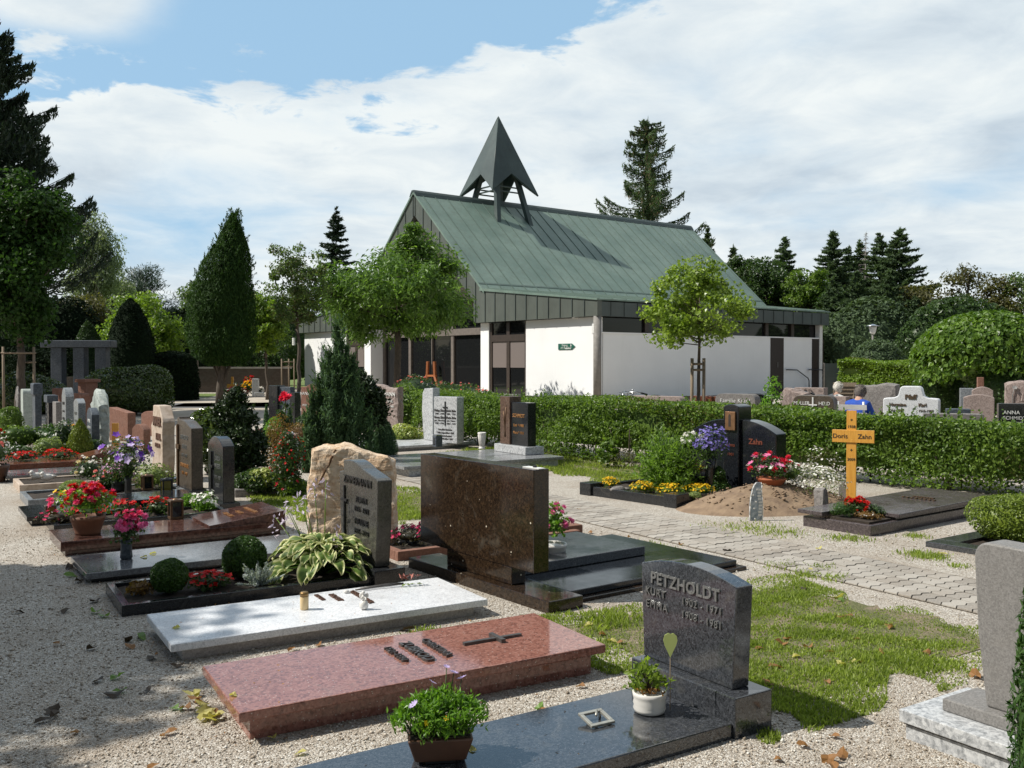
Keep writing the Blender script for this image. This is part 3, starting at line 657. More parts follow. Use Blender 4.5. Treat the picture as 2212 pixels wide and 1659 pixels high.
def boxes():
    for px, y0, y1, lab in ((1283, 720, 699, 'small white box on the right corner post of the chapel'), (633, 746, 730, 'small white box at the left end of the chapel front')):
        p = chapel_hit(px, y0, 0, .02); q = chapel_hit(px, y1, 0, .02); o = chapel_world(np.array([.13, p[1], p[2]]))
        t = thing('wall_box', lab, 'box', o, CROT, 'white boxes on the chapel front')
        b = MB(); b.box(-.13, 0, -.11, .11, 0, q[2]-p[2]); b.build('case', G['whitepaint'], t, bevel=.01)
        b = MB(); b.box(-.06, -.02, .112, .15, .03, q[2]-p[2]-.03); b.build('bracket', G['blackmetal'], t)
    p = on_front(1246, 692, .25); t = thing('security_camera', 'small white camera under the fascia above the green sign', 'camera', chapel_world(np.array([.3, p[1], p[2]])), CROT)
    b = MB(); b.box(-.05, 0, -.04, .04, .08, .2); b.build('bracket', G['whitepaint'], t)
    b = MB(); b.box(-.28, -.052, -.05, .05, .09, .19); b.build('case', G['whitepaint'], t, bevel=.01)
    # orange timber trestle at the glass front
    p = chapel_hit(933, 832, 0, 1.0); z0 = 0.02; o = chapel_world(np.array([.95, p[1], 0]))
    t = thing('trestle', 'orange timber trestle with spreading legs at the chapel glass front', 'trestle', o, CROT)
    for s in (-1, 1):
        b = MB(); b.tube([(0, s*.85, .05), (0, s*.38, .95), (0, s*.33, 1.75)], .10, 6, sm=False); b.build('leg', G['orange'], t)
    b = MB(); b.box(-.06, .06, -.5, .5, .93, 1.03); b.build('crossbar', G['orange'], t)
boxes()
# ------------------------------------------------------------------ plants: generators
def rdir(r, n):
    d = r.normal(size=(n, 3)); return d/np.linalg.norm(d, axis=1, keepdims=True)
def trunk_mb(r, H, r0, r1, wob=.04, n=9):
    z = np.linspace(0, H, n); x = np.cumsum(r.normal(size=n)*wob); y = np.cumsum(r.normal(size=n)*wob); x -= x[0]; y -= y[0]
    P = np.stack([x, y, z], 1); b = MB(); rr = np.linspace(r0, r1, n); rr[0] *= 1.35; P[0, 2] = -.05; b.tube(P, rr, 9); return b, P
def tree(name, label, loc, fork, rt, cz, R, nc, nl, leaf, lm, bark, seed, cr=.33, group=None, wob=.03, rz=0, lower=.25, along_up=0., extra=None, gamma=.5, dome=0., add=(), vary=(.7, 1.25)):
    """broad-leaved tree: trunk with limbs to every clump, crown of leaves gathered in clumps; R = crown radii, cz = height of the crown's middle"""
    r = np.random.default_rng(seed); t = thing(name, label, 'tree', loc, rz, group); R = np.array(R, float)
    b, P = trunk_mb(r, fork, rt, rt*.75, wob); top = P[-1]
    d = rdir(r, nc); rad_ = r.uniform(.15, 1, nc)**gamma; C = d*rad_[:, None]*R*(1-cr*.55)
    C[:, 2] = np.where(C[:, 2] < -R[2]*(1-lower), -R[2]*(1-lower)*r.uniform(.6, 1, nc), C[:, 2])
    if dome: C[:, :2] *= (1-dome*(np.clip(C[:, 2]/R[2], -.9, 1)+.6)/1.6)[:, None]
    if len(add): C = np.concatenate([C, np.array(add)*R]); nc = len(C)
    C += np.array([top[0], top[1], cz])
    lead = np.array([top[0], top[1], cz+R[2]*.55]); b.tube([top, top*.5+lead*.5+r.normal(size=3)*.03*R[0], lead], [rt*.75, rt*.45, rt*.12], 7)
    for c in C[:min(nc, 34)]:
        f = np.clip((c[2]-top[2])/(lead[2]-top[2]+1e-6)*.6, 0, .85); a = top+(lead-top)*f
        m = a*.5+c*.5+np.array([0, 0, -.06*R[2]]); b.tube([a, m, c], [rt*.34*(1-.6*f), rt*.2*(1-.5*f), rt*.06], 5)
        for _ in range(2):
            e = c+rdir(r, 1)[0]*R*cr*.9; b.tube([c*.6+m*.4, e], [rt*.09, rt*.03], 4)
    b.build('trunk', bark, t)
    per = r.dirichlet(np.full(nc, 6.))*nl; pts = []; outs = []
    mid = np.array([top[0], top[1], cz])
    for c, k in zip(C, per):
        k = int(k)+1; dd = rdir(r, k); rr = r.uniform(0, 1, k)**.42; rad3 = R.mean()*cr*r.uniform(*vary)*np.array([1.1, 1.1, .8])
        p = c+dd*rr[:, None]*rad3; o = (p-mid)/R; o /= np.linalg.norm(o, axis=1, keepdims=True)+1e-9
        pts.append(p); outs.append(.5*dd+.7*o)
    pts = np.concatenate(pts); outs = np.concatenate(outs)
    mb = MB(); al = None
    if along_up: al = outs*.6+np.array([0, 0, along_up])
    mb.leaves(pts, leaf[0], leaf[1], outs, .7, leaf[2] if len(leaf) > 2 else .3, rng=r, along=al)
    mats = [lm]
    if extra:
        k = r.choice(len(pts), int(len(pts)*extra[1]), replace=False); mb.leaves(pts[k]+outs[k]*leaf[0]*.4, leaf[0], leaf[1], outs[k], .7, .3, 1, rng=r); mats.append(extra[0])
    mb.build('crown', mats, t); return t
def spruce(name, label, loc, H, R, seed, lm, z0=.1, step=.45, dens=26, spray=(.36, .09), droop=.25, tip=.35, p=.8, group=None, extra=None, k=(5, 8), bark=None, rt=None, side=.2, gap=0., hang=.35, leader=.04, updir=-.3, dist=.75):
    r = np.random.default_rng(seed); t = thing(name, label, 'tree', loc, r.uniform(0, 6.28), group); bark = bark or G['darkbark']
    b = MB(); rt = rt or H*.014; b.tube([(0, 0, -.05), (0, 0, H*.5), (0, 0, H*.985)], [rt, rt*.55, .012], 8)
    pts = []; al = []; z = H*z0; ends = []
    while z < H*.985:
        f = (H-z)/(H*(1-z0)); Lm = R*f**p+leader*R; kk = r.integers(*k); a0 = r.uniform(0, 6.28)
        for i in range(kk):
            if r.uniform() < gap: continue
            a = a0+6.283*i/kk+r.normal()*.25; ln = Lm*r.uniform(.62, 1.12); dv = np.array([math.cos(a), math.sin(a), 0]); sv = np.array([-dv[1], dv[0], 0])
            zz = z+r.normal()*step*.3; dr = droop*(.35+.85*f)*r.uniform(.7, 1.3)
            q = lambda s: dv*ln*s[:, None]+np.array([0, 0, 1.])*(zz-dr*ln*s+tip*dr*ln*1.6*s**3)[:, None]
            n = int(dens*ln)+4; s = r.uniform(.06, 1., n)**dist; lat = r.normal(size=n)*ln*side*(1.05-s*.8)
            P = q(s)+sv*lat[:, None]; P[:, 2] -= np.abs(lat)*.35+r.uniform(0, 1, n)**2*hang*min(ln, 2.)*(.35)*(1.05-s*.6)
            pts.append(P); al.append(dv*1.0+sv*np.sign(lat)[:, None]*.55+np.array([0, 0, updir])+np.array([0, 0, .9])*(s**4)[:, None]*(tip*1.2))
            ss = np.linspace(0, 1, 5); b.tube(q(ss), np.linspace(rt*.18*f+.012, .006, 5), 4)
        z += step*(.55+.6*f)*r.uniform(.8, 1.2)
    b.build('trunk', bark, t)
    P = np.concatenate(pts); A = np.concatenate(al); mb = MB(); mb.leaves(P, spray[0], spray[1], None, 0, .1, rng=r, along=A*1.2, up=.8, fold=.25)
    tp = np.stack([r.normal(size=14)*.03, r.normal(size=14)*.03, H*r.uniform(.93, 1.0, 14)], 1); mb.leaves(tp, spray[0]*.8, spray[1]*.6, rng=r, along=np.tile([0, 0, 1.5], (14, 1)))
    mats = [lm]
    if extra:
        kx = r.choice(len(P), int(len(P)*extra[1]), replace=False); q = P[kx]; q[:, 2] -= spray[0]*.5; mb.leaves(q, spray[0]*.7, spray[1]*.8, None, 0, 1.5, 1, rng=r, along=np.tile([0, 0, -1.6], (len(q), 1))); mats.append(extra[0])
    mb.build('crown', mats, t); return t
def lump(r, k=9, f=2.2):
    K = r.normal(size=(k, 3))*f; ph = r.uniform(0, 6.28, k)
    return lambda d: np.sin(d @ K.T+ph).sum(1)/math.sqrt(k)
def bush_mb(mb, c, R, n, leaf, seed, amp=.10, core=.82, shell=.25, along=None, flat=0., prof=None, f=2.2, mi=0, cut=-.75, up=.4, bias=.9, lean=None, plumes=None):
    """bushy body: noisy ellipsoid (or profile of revolution) filled with leaves round a leafy core"""
    r = np.random.default_rng(seed); g = lump(r, f=f); R = np.array(R, float); c = np.array(c, float)
    d = rdir(r, n); d[:, 2] = np.where(d[:, 2] < cut, -d[:, 2], d[:, 2])
    if prof is None:
        q = 1+amp*g(d); rr = q*(1-shell*r.uniform(0, 1, n)**1.6); P = c+d*R*rr[:, None]; out = d/R; 
    else:   # prof: list of (height fraction 0..1, radius fraction)
        z = r.uniform(0, 1, n)**.9; hs, rs = zip(*prof); rad_ = np.interp(z, hs, rs); a = r.uniform(0, 6.28, n)
        dd = np.stack([np.cos(a), np.sin(a), z*2.2-1.1], 1); q = 1+amp*g(dd*np.array([1, 1, 1.6])); rr = rad_*q*(1-shell*r.uniform(0, 1, n)**1.6)
        P = c+np.stack([R[0]*rr*np.cos(a), R[1]*rr*np.sin(a), R[2]*z], 1); out = np.stack([np.cos(a), np.sin(a), .35+.6*(z > .85)], 1)
    out = out/np.linalg.norm(out, axis=1, keepdims=True)
    if plumes:      # ragged sprays standing off the surface: (count, length, leaves each)
        k = r.choice(n, plumes[0]); q = []; qa = []
        for i in k:
            dv = out[i]*.75+np.array([0, 0, plumes[3] if len(plumes) > 3 else .9])+r.normal(size=3)*.25; dv /= np.linalg.norm(dv); s_ = np.linspace(0, 1, plumes[2])*plumes[1]*r.uniform(.4, 1.2); q.append(P[i]+dv*s_[:, None]+r.normal(size=(plumes[2], 3))*leaf[1]*.7*(1.15-s_/s_.max())[:, None]*2); qa.append(np.tile(dv*1.4, (plumes[2], 1)))
        q = np.concatenate(q); qa = np.concatenate(qa)
        if lean: q[:, 0] += np.interp((q[:, 2]-c[2])/R[2], *zip(*lean))
        mb.leaves(q, leaf[0], leaf[1], None, 0, 0, mi, rng=r, along=qa)
    if lean: P[:, 0] += np.interp((P[:, 2]-c[2])/R[2], *zip(*lean))
    al = None if along is None else out*along[0]+np.array([0, 0, along[1]])
    mb.leaves(P, leaf[0], leaf[1], out, bias, leaf[2] if len(leaf) > 2 else .2, mi, rng=r, along=al, up=up)
    if core:
        nu, nv = 18, 10; vs = []
        for i in range(nv+1):
            for j in range(nu):
                a = 6.283*j/nu
                if prof is None:
                    th = math.pi*min(max(i/nv, .01), .99); e = np.array([math.sin(th)*math.cos(a), math.sin(th)*math.sin(a), math.cos(th)]); vs.append(c+e*R*core*(1+amp*g(e[None])[0]))
                else:
                    z = 1-i/nv; rad_ = np.interp(z, hs, rs); e = np.array([math.cos(a), math.sin(a), z*2.2-1.1]); k = core*(1+amp*g((e*np.array([1, 1, 1.6]))[None])[0]); vs.append(c+np.array([R[0]*rad_*k*math.cos(a)+(np.interp(z, *zip(*lean)) if lean else 0), R[1]*rad_*k*math.sin(a), R[2]*z*(.97 if i == 0 else 1)*min(1, core+.12)]))
        F = [(i*nu+j, (i+1)*nu+j, (i+1)*nu+(j+1) % nu, i*nu+(j+1) % nu) for i in range(nv) for j in range(nu)]
        mb.add(vs, F, mi, True)
    return P, out
def bush(name, label, loc, R, n, leaf, lm, seed, cat='bush', group=None, stem=0., zc=None, flowers=None, bark=None, **kw):
    t = thing(name, label, cat, loc, 0, group); mb = MB(); R = np.array(R, float)
    pf = kw.get('prof'); c = (0, 0, stem) if pf else (0, 0, (R[2]*.92+stem) if zc is None else zc)
    P, out = bush_mb(mb, c, R, n, leaf, seed, **kw); mb.build('foliage', lm, t)
    b = MB(); r = np.random.default_rng(seed+5); hh = max(stem, .05)+R[2]*.4
    for i in range(4 if stem < .3 else 6):
        a = r.uniform(0, 6.28); s = R[0]*.12; b.tube([(s*math.cos(a), s*math.sin(a), -.02), (s*2.2*math.cos(a), s*2.2*math.sin(a), hh)], [max(.008, R[0]*.035), max(.005, R[0]*.02)], 5)
    b.build('stem', bark or G['bark'], t)
    if flowers:
        for fl in flowers if isinstance(flowers, list) else [flowers]:
            pm, cnt, rad_, k = fl[:4]; zmin = fl[4] if len(fl) > 4 else -.2
            ok = np.where((out[:, 2] > zmin))[0]; idx = r.choice(ok, min(cnt, len(ok)), replace=False)
            b = MB(); b.blossoms(P[idx]+out[idx]*rad_*.9, rad_, k, rng=r, out=out[idx]*.8, full=len(fl) > 5 and fl[5]); b.build('blossoms', pm, t)
    return t
def support(loc, h, dx, posts, label, bark, rz=0., bars=(.92, .8)):
    t = thing('tree_stakes', label, 'tree stakes', loc, rz, 'stakes round young trees')
    for p in posts:
        b = MB(); b.tube([(p[0]*dx, p[1]*dx, -.05), (p[0]*dx, p[1]*dx, h)], .035, 8); b.build('post', bark, t)
    b = MB()
    for k in range(len(posts)):
        p, q = posts[k], posts[(k+1) % len(posts)]
        for f in bars[:1] if k else bars: b.tube([(p[0]*dx*1.1, p[1]*dx*1.1, h*f), (q[0]*dx*1.1, q[1]*dx*1.1, h*f)], .028, 6)
        if len(posts) == 2: break
    b.build('crossbar', bark, t); return t
# ------------------------------------------------------------------ trees of the photograph
def gpt(px, Y): return np.array([xat(px, Y), Y, 0.])
TRI = [(0, 1.), (.87, -.5), (-.87, -.5)]
# left edge
spruce('spruce_tree', 'tall dark spruce rising past the left edge of the sky', gpt(-78, 30), 14.2, 4.1, 21, L['spruce'], z0=.30, step=.36, dens=170, spray=(.25, .06), droop=.10, tip=2.6, p=.72, side=.11, k=(8, 11), hang=.9, updir=.05)
tree('maple_tree', 'dark green maple between stakes in front of the tall spruce', gpt(44, 26), 2.1, .13, 4.65, (1.5, 1.5, 2.75), 84, 23000, (.13, .10), L['maple'], G['bark'], 22, cr=.24, vary=(.6, 1.5), gamma=.6)
support(gpt(44, 26), 2.1, .43, TRI, 'wooden stakes round the dark maple at the left edge', G['wood'], .3)
tree('birch_tree', 'pale grey green weeping birch at the left behind the round trees', gpt(203, 70), 5., .2, 8.8, (2.1, 2.1, 5.6), 100, 17000, (.24, .10, 1.2), L['birch'], G['birchbark'], 23, cr=.26, along_up=-1.2, gamma=.65)
tree('birch_tree', 'smaller leafy birch half hidden right of the pale birch', gpt(255, 74), 4., .15, 6.6, (1.7, 1.7, 2.7), 40, 5000, (.24, .13, 1.), L['birch'], G['birchbark'], 24, cr=.3, along_up=-.8)
tree('pine_tree', 'dark blue green pine with a ragged top behind the yellow green tree', gpt(303, 82), 4.5, .25, 7.6, (2.5, 2.5, 3.0), 34, 6500, (.40, .07), L['pine'], G['darkbark'], 25, cr=.34, along_up=.8)
tree('pine_tree', 'low dark pine left of the clipped cypress tree', gpt(372, 84), 3., .25, 5.3, (2.4, 2.4, 2.6), 26, 4800, (.40, .07), L['pine'], G['darkbark'], 26, cr=.36, along_up=.7)
tree('round_tree', 'broad yellow green tree glowing behind the dark clipped yews', gpt(305, 46), 1.0, .16, 3.1, (2.05, 2.0, 2.15), 60, 12000, (.16, .12), L['yellowgreen'], G['bark'], 27, cr=.3)
tree('leafy_tree', 'olive green tree behind the stone pergola', gpt(165, 55), 1.6, .16, 4.0, (2.6, 2.0, 2.3), 46, 7500, (.2, .12), L['browngreen'], G['bark'], 28, cr=.34)
YEWP = [(0, .92), (.3, 1.), (.55, .86), (.78, .6), (.93, .32), (1., .04)]
for px, y, wd, Y, s, lab in ((283, 645, 118, 42, 31, 'tall clipped dark yew cone at the right end of the stone pergola'), (117, 682, 66, 43, 32, 'dark clipped yew cone above the left end of the stone pergola'), (190, 694, 76, 43.5, 33, 'loose dark yew over the middle of the stone pergola')):
    bush('clipped_yew', lab, gpt(px, Y), (wd/2/FPX*Y, wd/2/FPX*Y, hgt(y, Y)), 7500, (.12, .05), L['yew'] if s != 33 else L['deep'], s, 'tree', 'clipped yews behind the pergola', prof=YEWP, amp=.03 if s != 33 else .12, shell=.1, core=.93)
bush('dark_hedge', 'black green hedge block between the yew cone and the cypress tree', gpt(372, 43), (1.15, 1., 2.2), 6500, (.13, .06), L['yew'], 34, 'hedge', prof=[(0, 1.), (.75, 1.), (.93, .85), (1., .1)], amp=.05, core=.93, shell=.12)
# stone pergola
def pergola():
    Y = 38.; x0, x1 = xat(95, Y), xat(247, Y); t = thing('stone_pergola', 'grey stone pergola of square columns under a flat beam', 'pergola', ((x0+x1)/2, Y, 0)); w_ = (x1-x0)/2
    b = MB(); b.box(-w_, w_, -.3, .3, hgt(750.5, Y), hgt(735.5, Y)); b.build('beam', G['slate'], t, bevel=.02)
    for px in (127, 175, 222):
        x = xat(px, Y)-(x0+x1)/2; b = MB(); b.box(x-.22, x+.22, -.22, .22, -.05, hgt(750.5, Y)-.003); b.build('column', G['slate'], t, bevel=.02)
    b = MB(); b.box(-w_, w_, 1.0, 1.2, 0, 1.1); b.build('wall', G['browngrey'], t)
pergola()
tree('leafy_tree', 'deep green shrubby tree filling the dark gap behind the pergola', gpt(95, 41.5), .3, .12, 1.2, (2.4, 1., 1.3), 40, 6000, (.14, .08), L['yew'], G['darkbark'], 35, cr=.4)
# cypress on a trunk
def cypress():
    Y = 36.; loc = gpt(482, Y); t = thing('cypress_tree', 'tall pointed dark cypress on a short bare trunk', 'tree', loc); z0 = hgt(790, Y)
    mb = MB(); pf = [(0, .5), (.06, .84), (.16, 1.), (.39, .99), (.54, .92), (.68, .78), (.80, .50), (.91, .30), (1., .05)]
    bush_mb(mb, (0, 0, z0), (1.16, 1.16, hgt(462, Y)-z0), 36000, (.14, .036), 36, amp=.10, core=.74, shell=.36, along=(.35, 1.3), prof=pf, f=3.2, lean=[(0, 0), (.39, .0), (.54, .08), (.68, .2), (.80, .38), (1., .42)], plumes=(330, .36, 18, 1.6)); mb.build('crown', L['thuja'], t)
    r = np.random.default_rng(4); b = MB()
    b.tube([(-.12, 0, -.05), (-.10, .02, .75), (-.02, 0, 1.4), (0, 0, 2.6)], [.2, .16, .15, .1], 9)
    for i in range(9): a = r.uniform(0, 6.28); b.tube([(-.06, 0, .7+.08*i), (.55*math.cos(a), .55*math.sin(a), z0+.5+.06*i)], [.06, .03], 6)
    b.build('trunk', G['bark'], t)
cypress()
tree('young_tree', 'slender tree with a grey green crown and bent trunk before the left chapel wall', gpt(645, 37.5), 3.0, .085, 4.7, (1.5, 1.4, 2.05), 64, 8200, (.14, .06), L['rowan'], G['bark'], 41, cr=.19, vary=(.6, 1.4), gamma=.6, wob=.035, extra=(L['browngreen'], .18))
tree('young_tree', 'yellow green young tree just right of the cypress tree', gpt(578, 43), 1.9, .08, 3.5, (.95, .95, 1.7), 40, 6000, (.16, .10), L['yellowgreen'], G['bark'], 42, cr=.3)
tree('leafy_tree', 'blue green tree peeping over the cypress at its left', gpt(432, 62), 2., .12, 5.2, (1.3, 1.2, 2.1), 26, 3600, (.2, .1), L['rowan'], G['bark'], 43, cr=.34)
tree('leafy_tree', 'dull green bush tree behind the young trees left of the chapel', gpt(575, 60), 1.5, .12, 4.0, (1.8, 1.2, 2.3), 40, 5600, (.2, .11), L['hedge'], G['bark'], 44, cr=.33)
tree('leafy_tree', 'dark leafy tree at the foot of the wall between cypress and chapel', gpt(560, 56), .4, .1, 2.1, (1.9, 1., 1.6), 34, 5000, (.18, .1), L['deep'], G['bark'], 45, cr=.36)
support(gpt(414, 47), hgt(778, 47), .3, [(-1, 0), (1, 0), (0, .6)], 'pale wooden stakes on the far lawn left of the cypress', G['wood'])
tree('sapling', 'thin sapling between pale stakes on the far lawn', gpt(414, 47.2), 2.2, .06, 3.0, (.5, .5, .8), 14, 900, (.14, .07), L['rowan'], G['bark'], 46, cr=.4)
support(gpt(622, 46), hgt(775, 46), .3, [(-1, 0), (1, 0), (0, .6)], 'wooden stakes close to the left end of the chapel', G['wood'])
spruce('spruce_tree', 'dark ragged spruce standing over the young trees left of the gable', gpt(727, 78), hgt(452, 78), 3.3, 51, L['spruce'], z0=.22, step=.55, dens=60, spray=(.42, .12), droop=.15, tip=.8, p=.85)
# broad tree in front of the gable
tree('oak_tree', 'broad glossy green tree covering the chapel gable', gpt(858, 41), 3.1, .17, 4.55, (3.65, 3.3, 2.1), 120, 28000, (.26, .08, .5), L['oak'], G['bark'], 52, cr=.19, along_up=-.05, lower=.12, gamma=.42, vary=(.5, 1.6), add=[(.15, 0, 1.05), (.22, .1, 1.2), (.28, -.1, 1.1), (.1, -.1, 1.15), (.34, 0, .95), (.05, .1, .98), (.2, -.2, 1.32), (.55, -.2, .75), (.7, 0, .55), (-.75, -.3, .4)])
# small plane tree with two stakes
tree('plane_tree', 'small yellow green tree with two stakes in front of the side wall', gpt(1507, 20.2), 1.70, .045, 2.88, (1.58, 1.5, 1.02), 86, 7600, (.09, .075, .2), L['plane'], G['bark'], 54, cr=.17, wob=.006, lower=.25, along_up=.35, gamma=.5, dome=.42, vary=(.6, 1.5))
support(gpt(1507, 20.2), 1.76, .125, [(-1, -.3), (1, -.3)], 'two weathered stakes beside the small yellow green tree', G['wood'], bars=(.93, .86))
# behind the roof and along the right side
spruce('spruce_tree', 'tall open spruce hung with tan cones behind the chapel roof', gpt(1398, 74), hgt(252, 74), 5.4, 55, L['bluespruce'], z0=.30, step=1.15, dens=100, spray=(.40, .09), droop=.16, tip=1.9, p=.62, side=.07, k=(6, 9), gap=.27, extra=(L['spruce_tan'], .24), hang=1.8, leader=.06, dist=1.15)
for px, top, Y, R, s, lab in ((1527, 490, 78, 2.0, 61, 'thin spruce tip just right of the roof end'), (1583, 528, 72, 1.7, 62, 'small spruce over the round tree crowns right of the roof'), (1693, 512, 72, 2.7, 63, 'well formed spruce standing alone above the dark trees'),
    (1797, 498, 70, 3.0, 64, 'left spruce of the tall right hand group'), (1831, 531, 73, 2.2, 65, 'short spruce in the middle of the tall right hand group'), (1856, 520, 74, 2.2, 66, 'spruce beside the bare grey top in the right hand group'), (1898, 503, 70, 2.9, 67, 'spruce just left of the tallest right hand spruce'), (1941, 489, 67, 3.4, 68, 'tallest and broadest spruce of the right hand group'),
    (1990, 615, 72, 2.3, 69, 'small spruce on the right shoulder of the spruce group'), (1765, 590, 74, 2.2, 70, 'low spruce at the left foot of the spruce group'),
    (1800, 600, 59, 2.0, 82, 'nearer low spruce standing beside the chapel end'), (1850, 585, 57, 2.2, 83, 'nearer spruce right behind the path lamp'), (1918, 592, 58, 2.2, 84, 'nearer spruce in front of the tallest one'), (1972, 640, 57, 2.0, 85, 'nearer short spruce left of the domed tree')):
    spruce('spruce_tree', lab, gpt(px, Y), hgt(top, Y), R*1.75, s, L['bluespruce'], z0=.04, step=.55, dens=52, spray=(.42, .12), droop=.10, tip=1.0, p=.95, side=.15, k=(8, 12), leader=.01, updir=.25, hang=.2, group='spruces along the right boundary')
spruce('dead_spruce', 'bare grey dead spruce top among the green spruces', gpt(1868, 72), hgt(500, 72), 1.1, 71, L['greytwig'], z0=.5, step=.45, dens=4, spray=(.3, .022), droop=-.2, group='spruces along the right boundary', bark=G['post'])
for px, cy, Y, R, s, lm, lab in ((1600, 615, 66, (1.9, 1.5, 2.4), 72, 'deep', 'round dark tree right behind the small yellow green tree'), (1655, 625, 64, (2.2, 1.6, 2.3), 73, 'deep', 'rounded tree with pale leaf edges left of the lone spruce'), (1745, 640, 62, (2.0, 1.5, 2.0), 74, 'hedge', 'light green bush tree above the end of the flat roof'),
    (1990, 690, 58, (2.3, 1.5, 2.6), 76, 'browngreen', 'brownish green tree left of the domed tree'), (2090, 640, 62, (1.9, 1.5, 2.6), 77, 'browngreen', 'thin upright tree above the domed tree'), (2160, 665, 60, (1.5, 1.4, 2.3), 78, 'browngreen', 'sparse tree right above the domed tree'), (2215, 650, 60, (1.5, 1.4, 2.5), 79, 'rowan', 'sparse grey green tree at the right edge'),
    (1815, 700, 60, (1.9, 1.4, 2.6), 80, 'deep', 'dark tree filling the corner beside the chapel end'), (2050, 720, 55, (2., 1.2, 2.6), 81, 'bluespruce', 'dark conifer left behind the domed tree')):
    cz = hgt(cy, Y); sparse = s in (77, 78, 79)
    tree('leafy_tree', lab, gpt(px, Y), max(.6, cz-R[2]*.9), .13, cz, R, 44, 2400 if sparse else 7600, (.24 if lm != 'bluespruce' else .34, .12), L[lm], G['bark'], s, cr=.32 if not sparse else .3, group='mixed trees along the right boundary')
# dense boundary growth low down, so that no open horizon shows
for px, Y, R, s, lm, lab in ((1880, 52, (3.2, 1.2, 2.6), 90, 'bluespruce', 'dense low conifer growth behind the lamp post'), (2060, 50, (3.4, 1.2, 2.4), 91, 'deep', 'dense dark shrubs left of the domed tree'), (2210, 48, (3., 1.2, 2.2), 92, 'deep', 'dense dark shrubs at the right edge behind the domed tree'), (1700, 66, (5., 1.2, 3.6), 93, 'deep', 'dense shrubs behind the chapel end'),
    (-30, 48, (4., 1.2, 2.4), 94, 'yew', 'black green shrubs at the left edge behind the stakes'), (95, 52, (4., 1.2, 2.8), 95, 'yew', 'black green shrubs behind the left yew cone'), (250, 56, (4., 1.2, 2.6), 96, 'deep', 'dark shrubs between the yew cones'), (430, 60, (4.5, 1.2, 2.6), 97, 'yew', 'dark shrubs behind the brick wall left of the cypress'), (590, 70, (3.8, 1.2, 3.0), 99, 'deep', 'dark shrubs far behind the left end of the chapel'), (500, 62, (3.6, 1.2, 3.2), 98, 'deep', 'dark shrubs behind the brick wall right of the cypress')):
    bush('shrub_mass', lab, gpt(px, Y), R, 7500, (.24, .12), L[lm], s, 'shrub', 'boundary shrubs', amp=.14, core=.86)
# dome tree, hedges on the right
def dome():
    Y = 27.; loc = gpt(2122, Y); t = thing('domed_tree', 'wide dome of overlapping bright green leaves on a short trunk', 'tree', loc); r = np.random.default_rng(9)
    n = 15500; a = r.uniform(0, 6.28, n); th = np.arccos(1-r.uniform(0, 1, n)*1.10); R = np.array([1.98, 1.9, 1.42]); zc = 1.72
    d = np.stack([np.sin(th)*np.cos(a), np.sin(th)*np.sin(a), np.cos(th)], 1); g = lump(r); k = (1+.065*g(d)+.03*g(d*2.3))*(1-.42*r.uniform(0, 1, n)**2.2); P = d*R*k[:, None]+np.array([0, 0, zc])
    P[:, 2] = np.where(d[:, 2] < .12, P[:, 2]-r.uniform(0, .45, n)*(1+.8*g(d*1.7)), P[:, 2])
    mb = MB(); al = d*np.array([1., 1, .2])+np.array([0, 0, -.8])+r.normal(size=(n, 3))*.3; mb.leaves(P, .16, .115, d, 1.1, 0., rng=r, along=al, up=.3)
    mb.ball((0, 0, zc+.1), R*.55, 24, 12, .04); mb.build('crown', L['dome'], t)
    b = MB(); b.tube([(0, 0, -.05), (.02, 0, .9), (0, .02, 1.9)], [.11, .09, .08], 8)
    for i in range(7): q = 6.28*i/7; b.tube([(0, 0, 1.3), (1.3*math.cos(q), 1.3*math.sin(q), 2.2)], [.05, .02], 5)
    b.build('trunk', G['darkbark'], t)
dome()
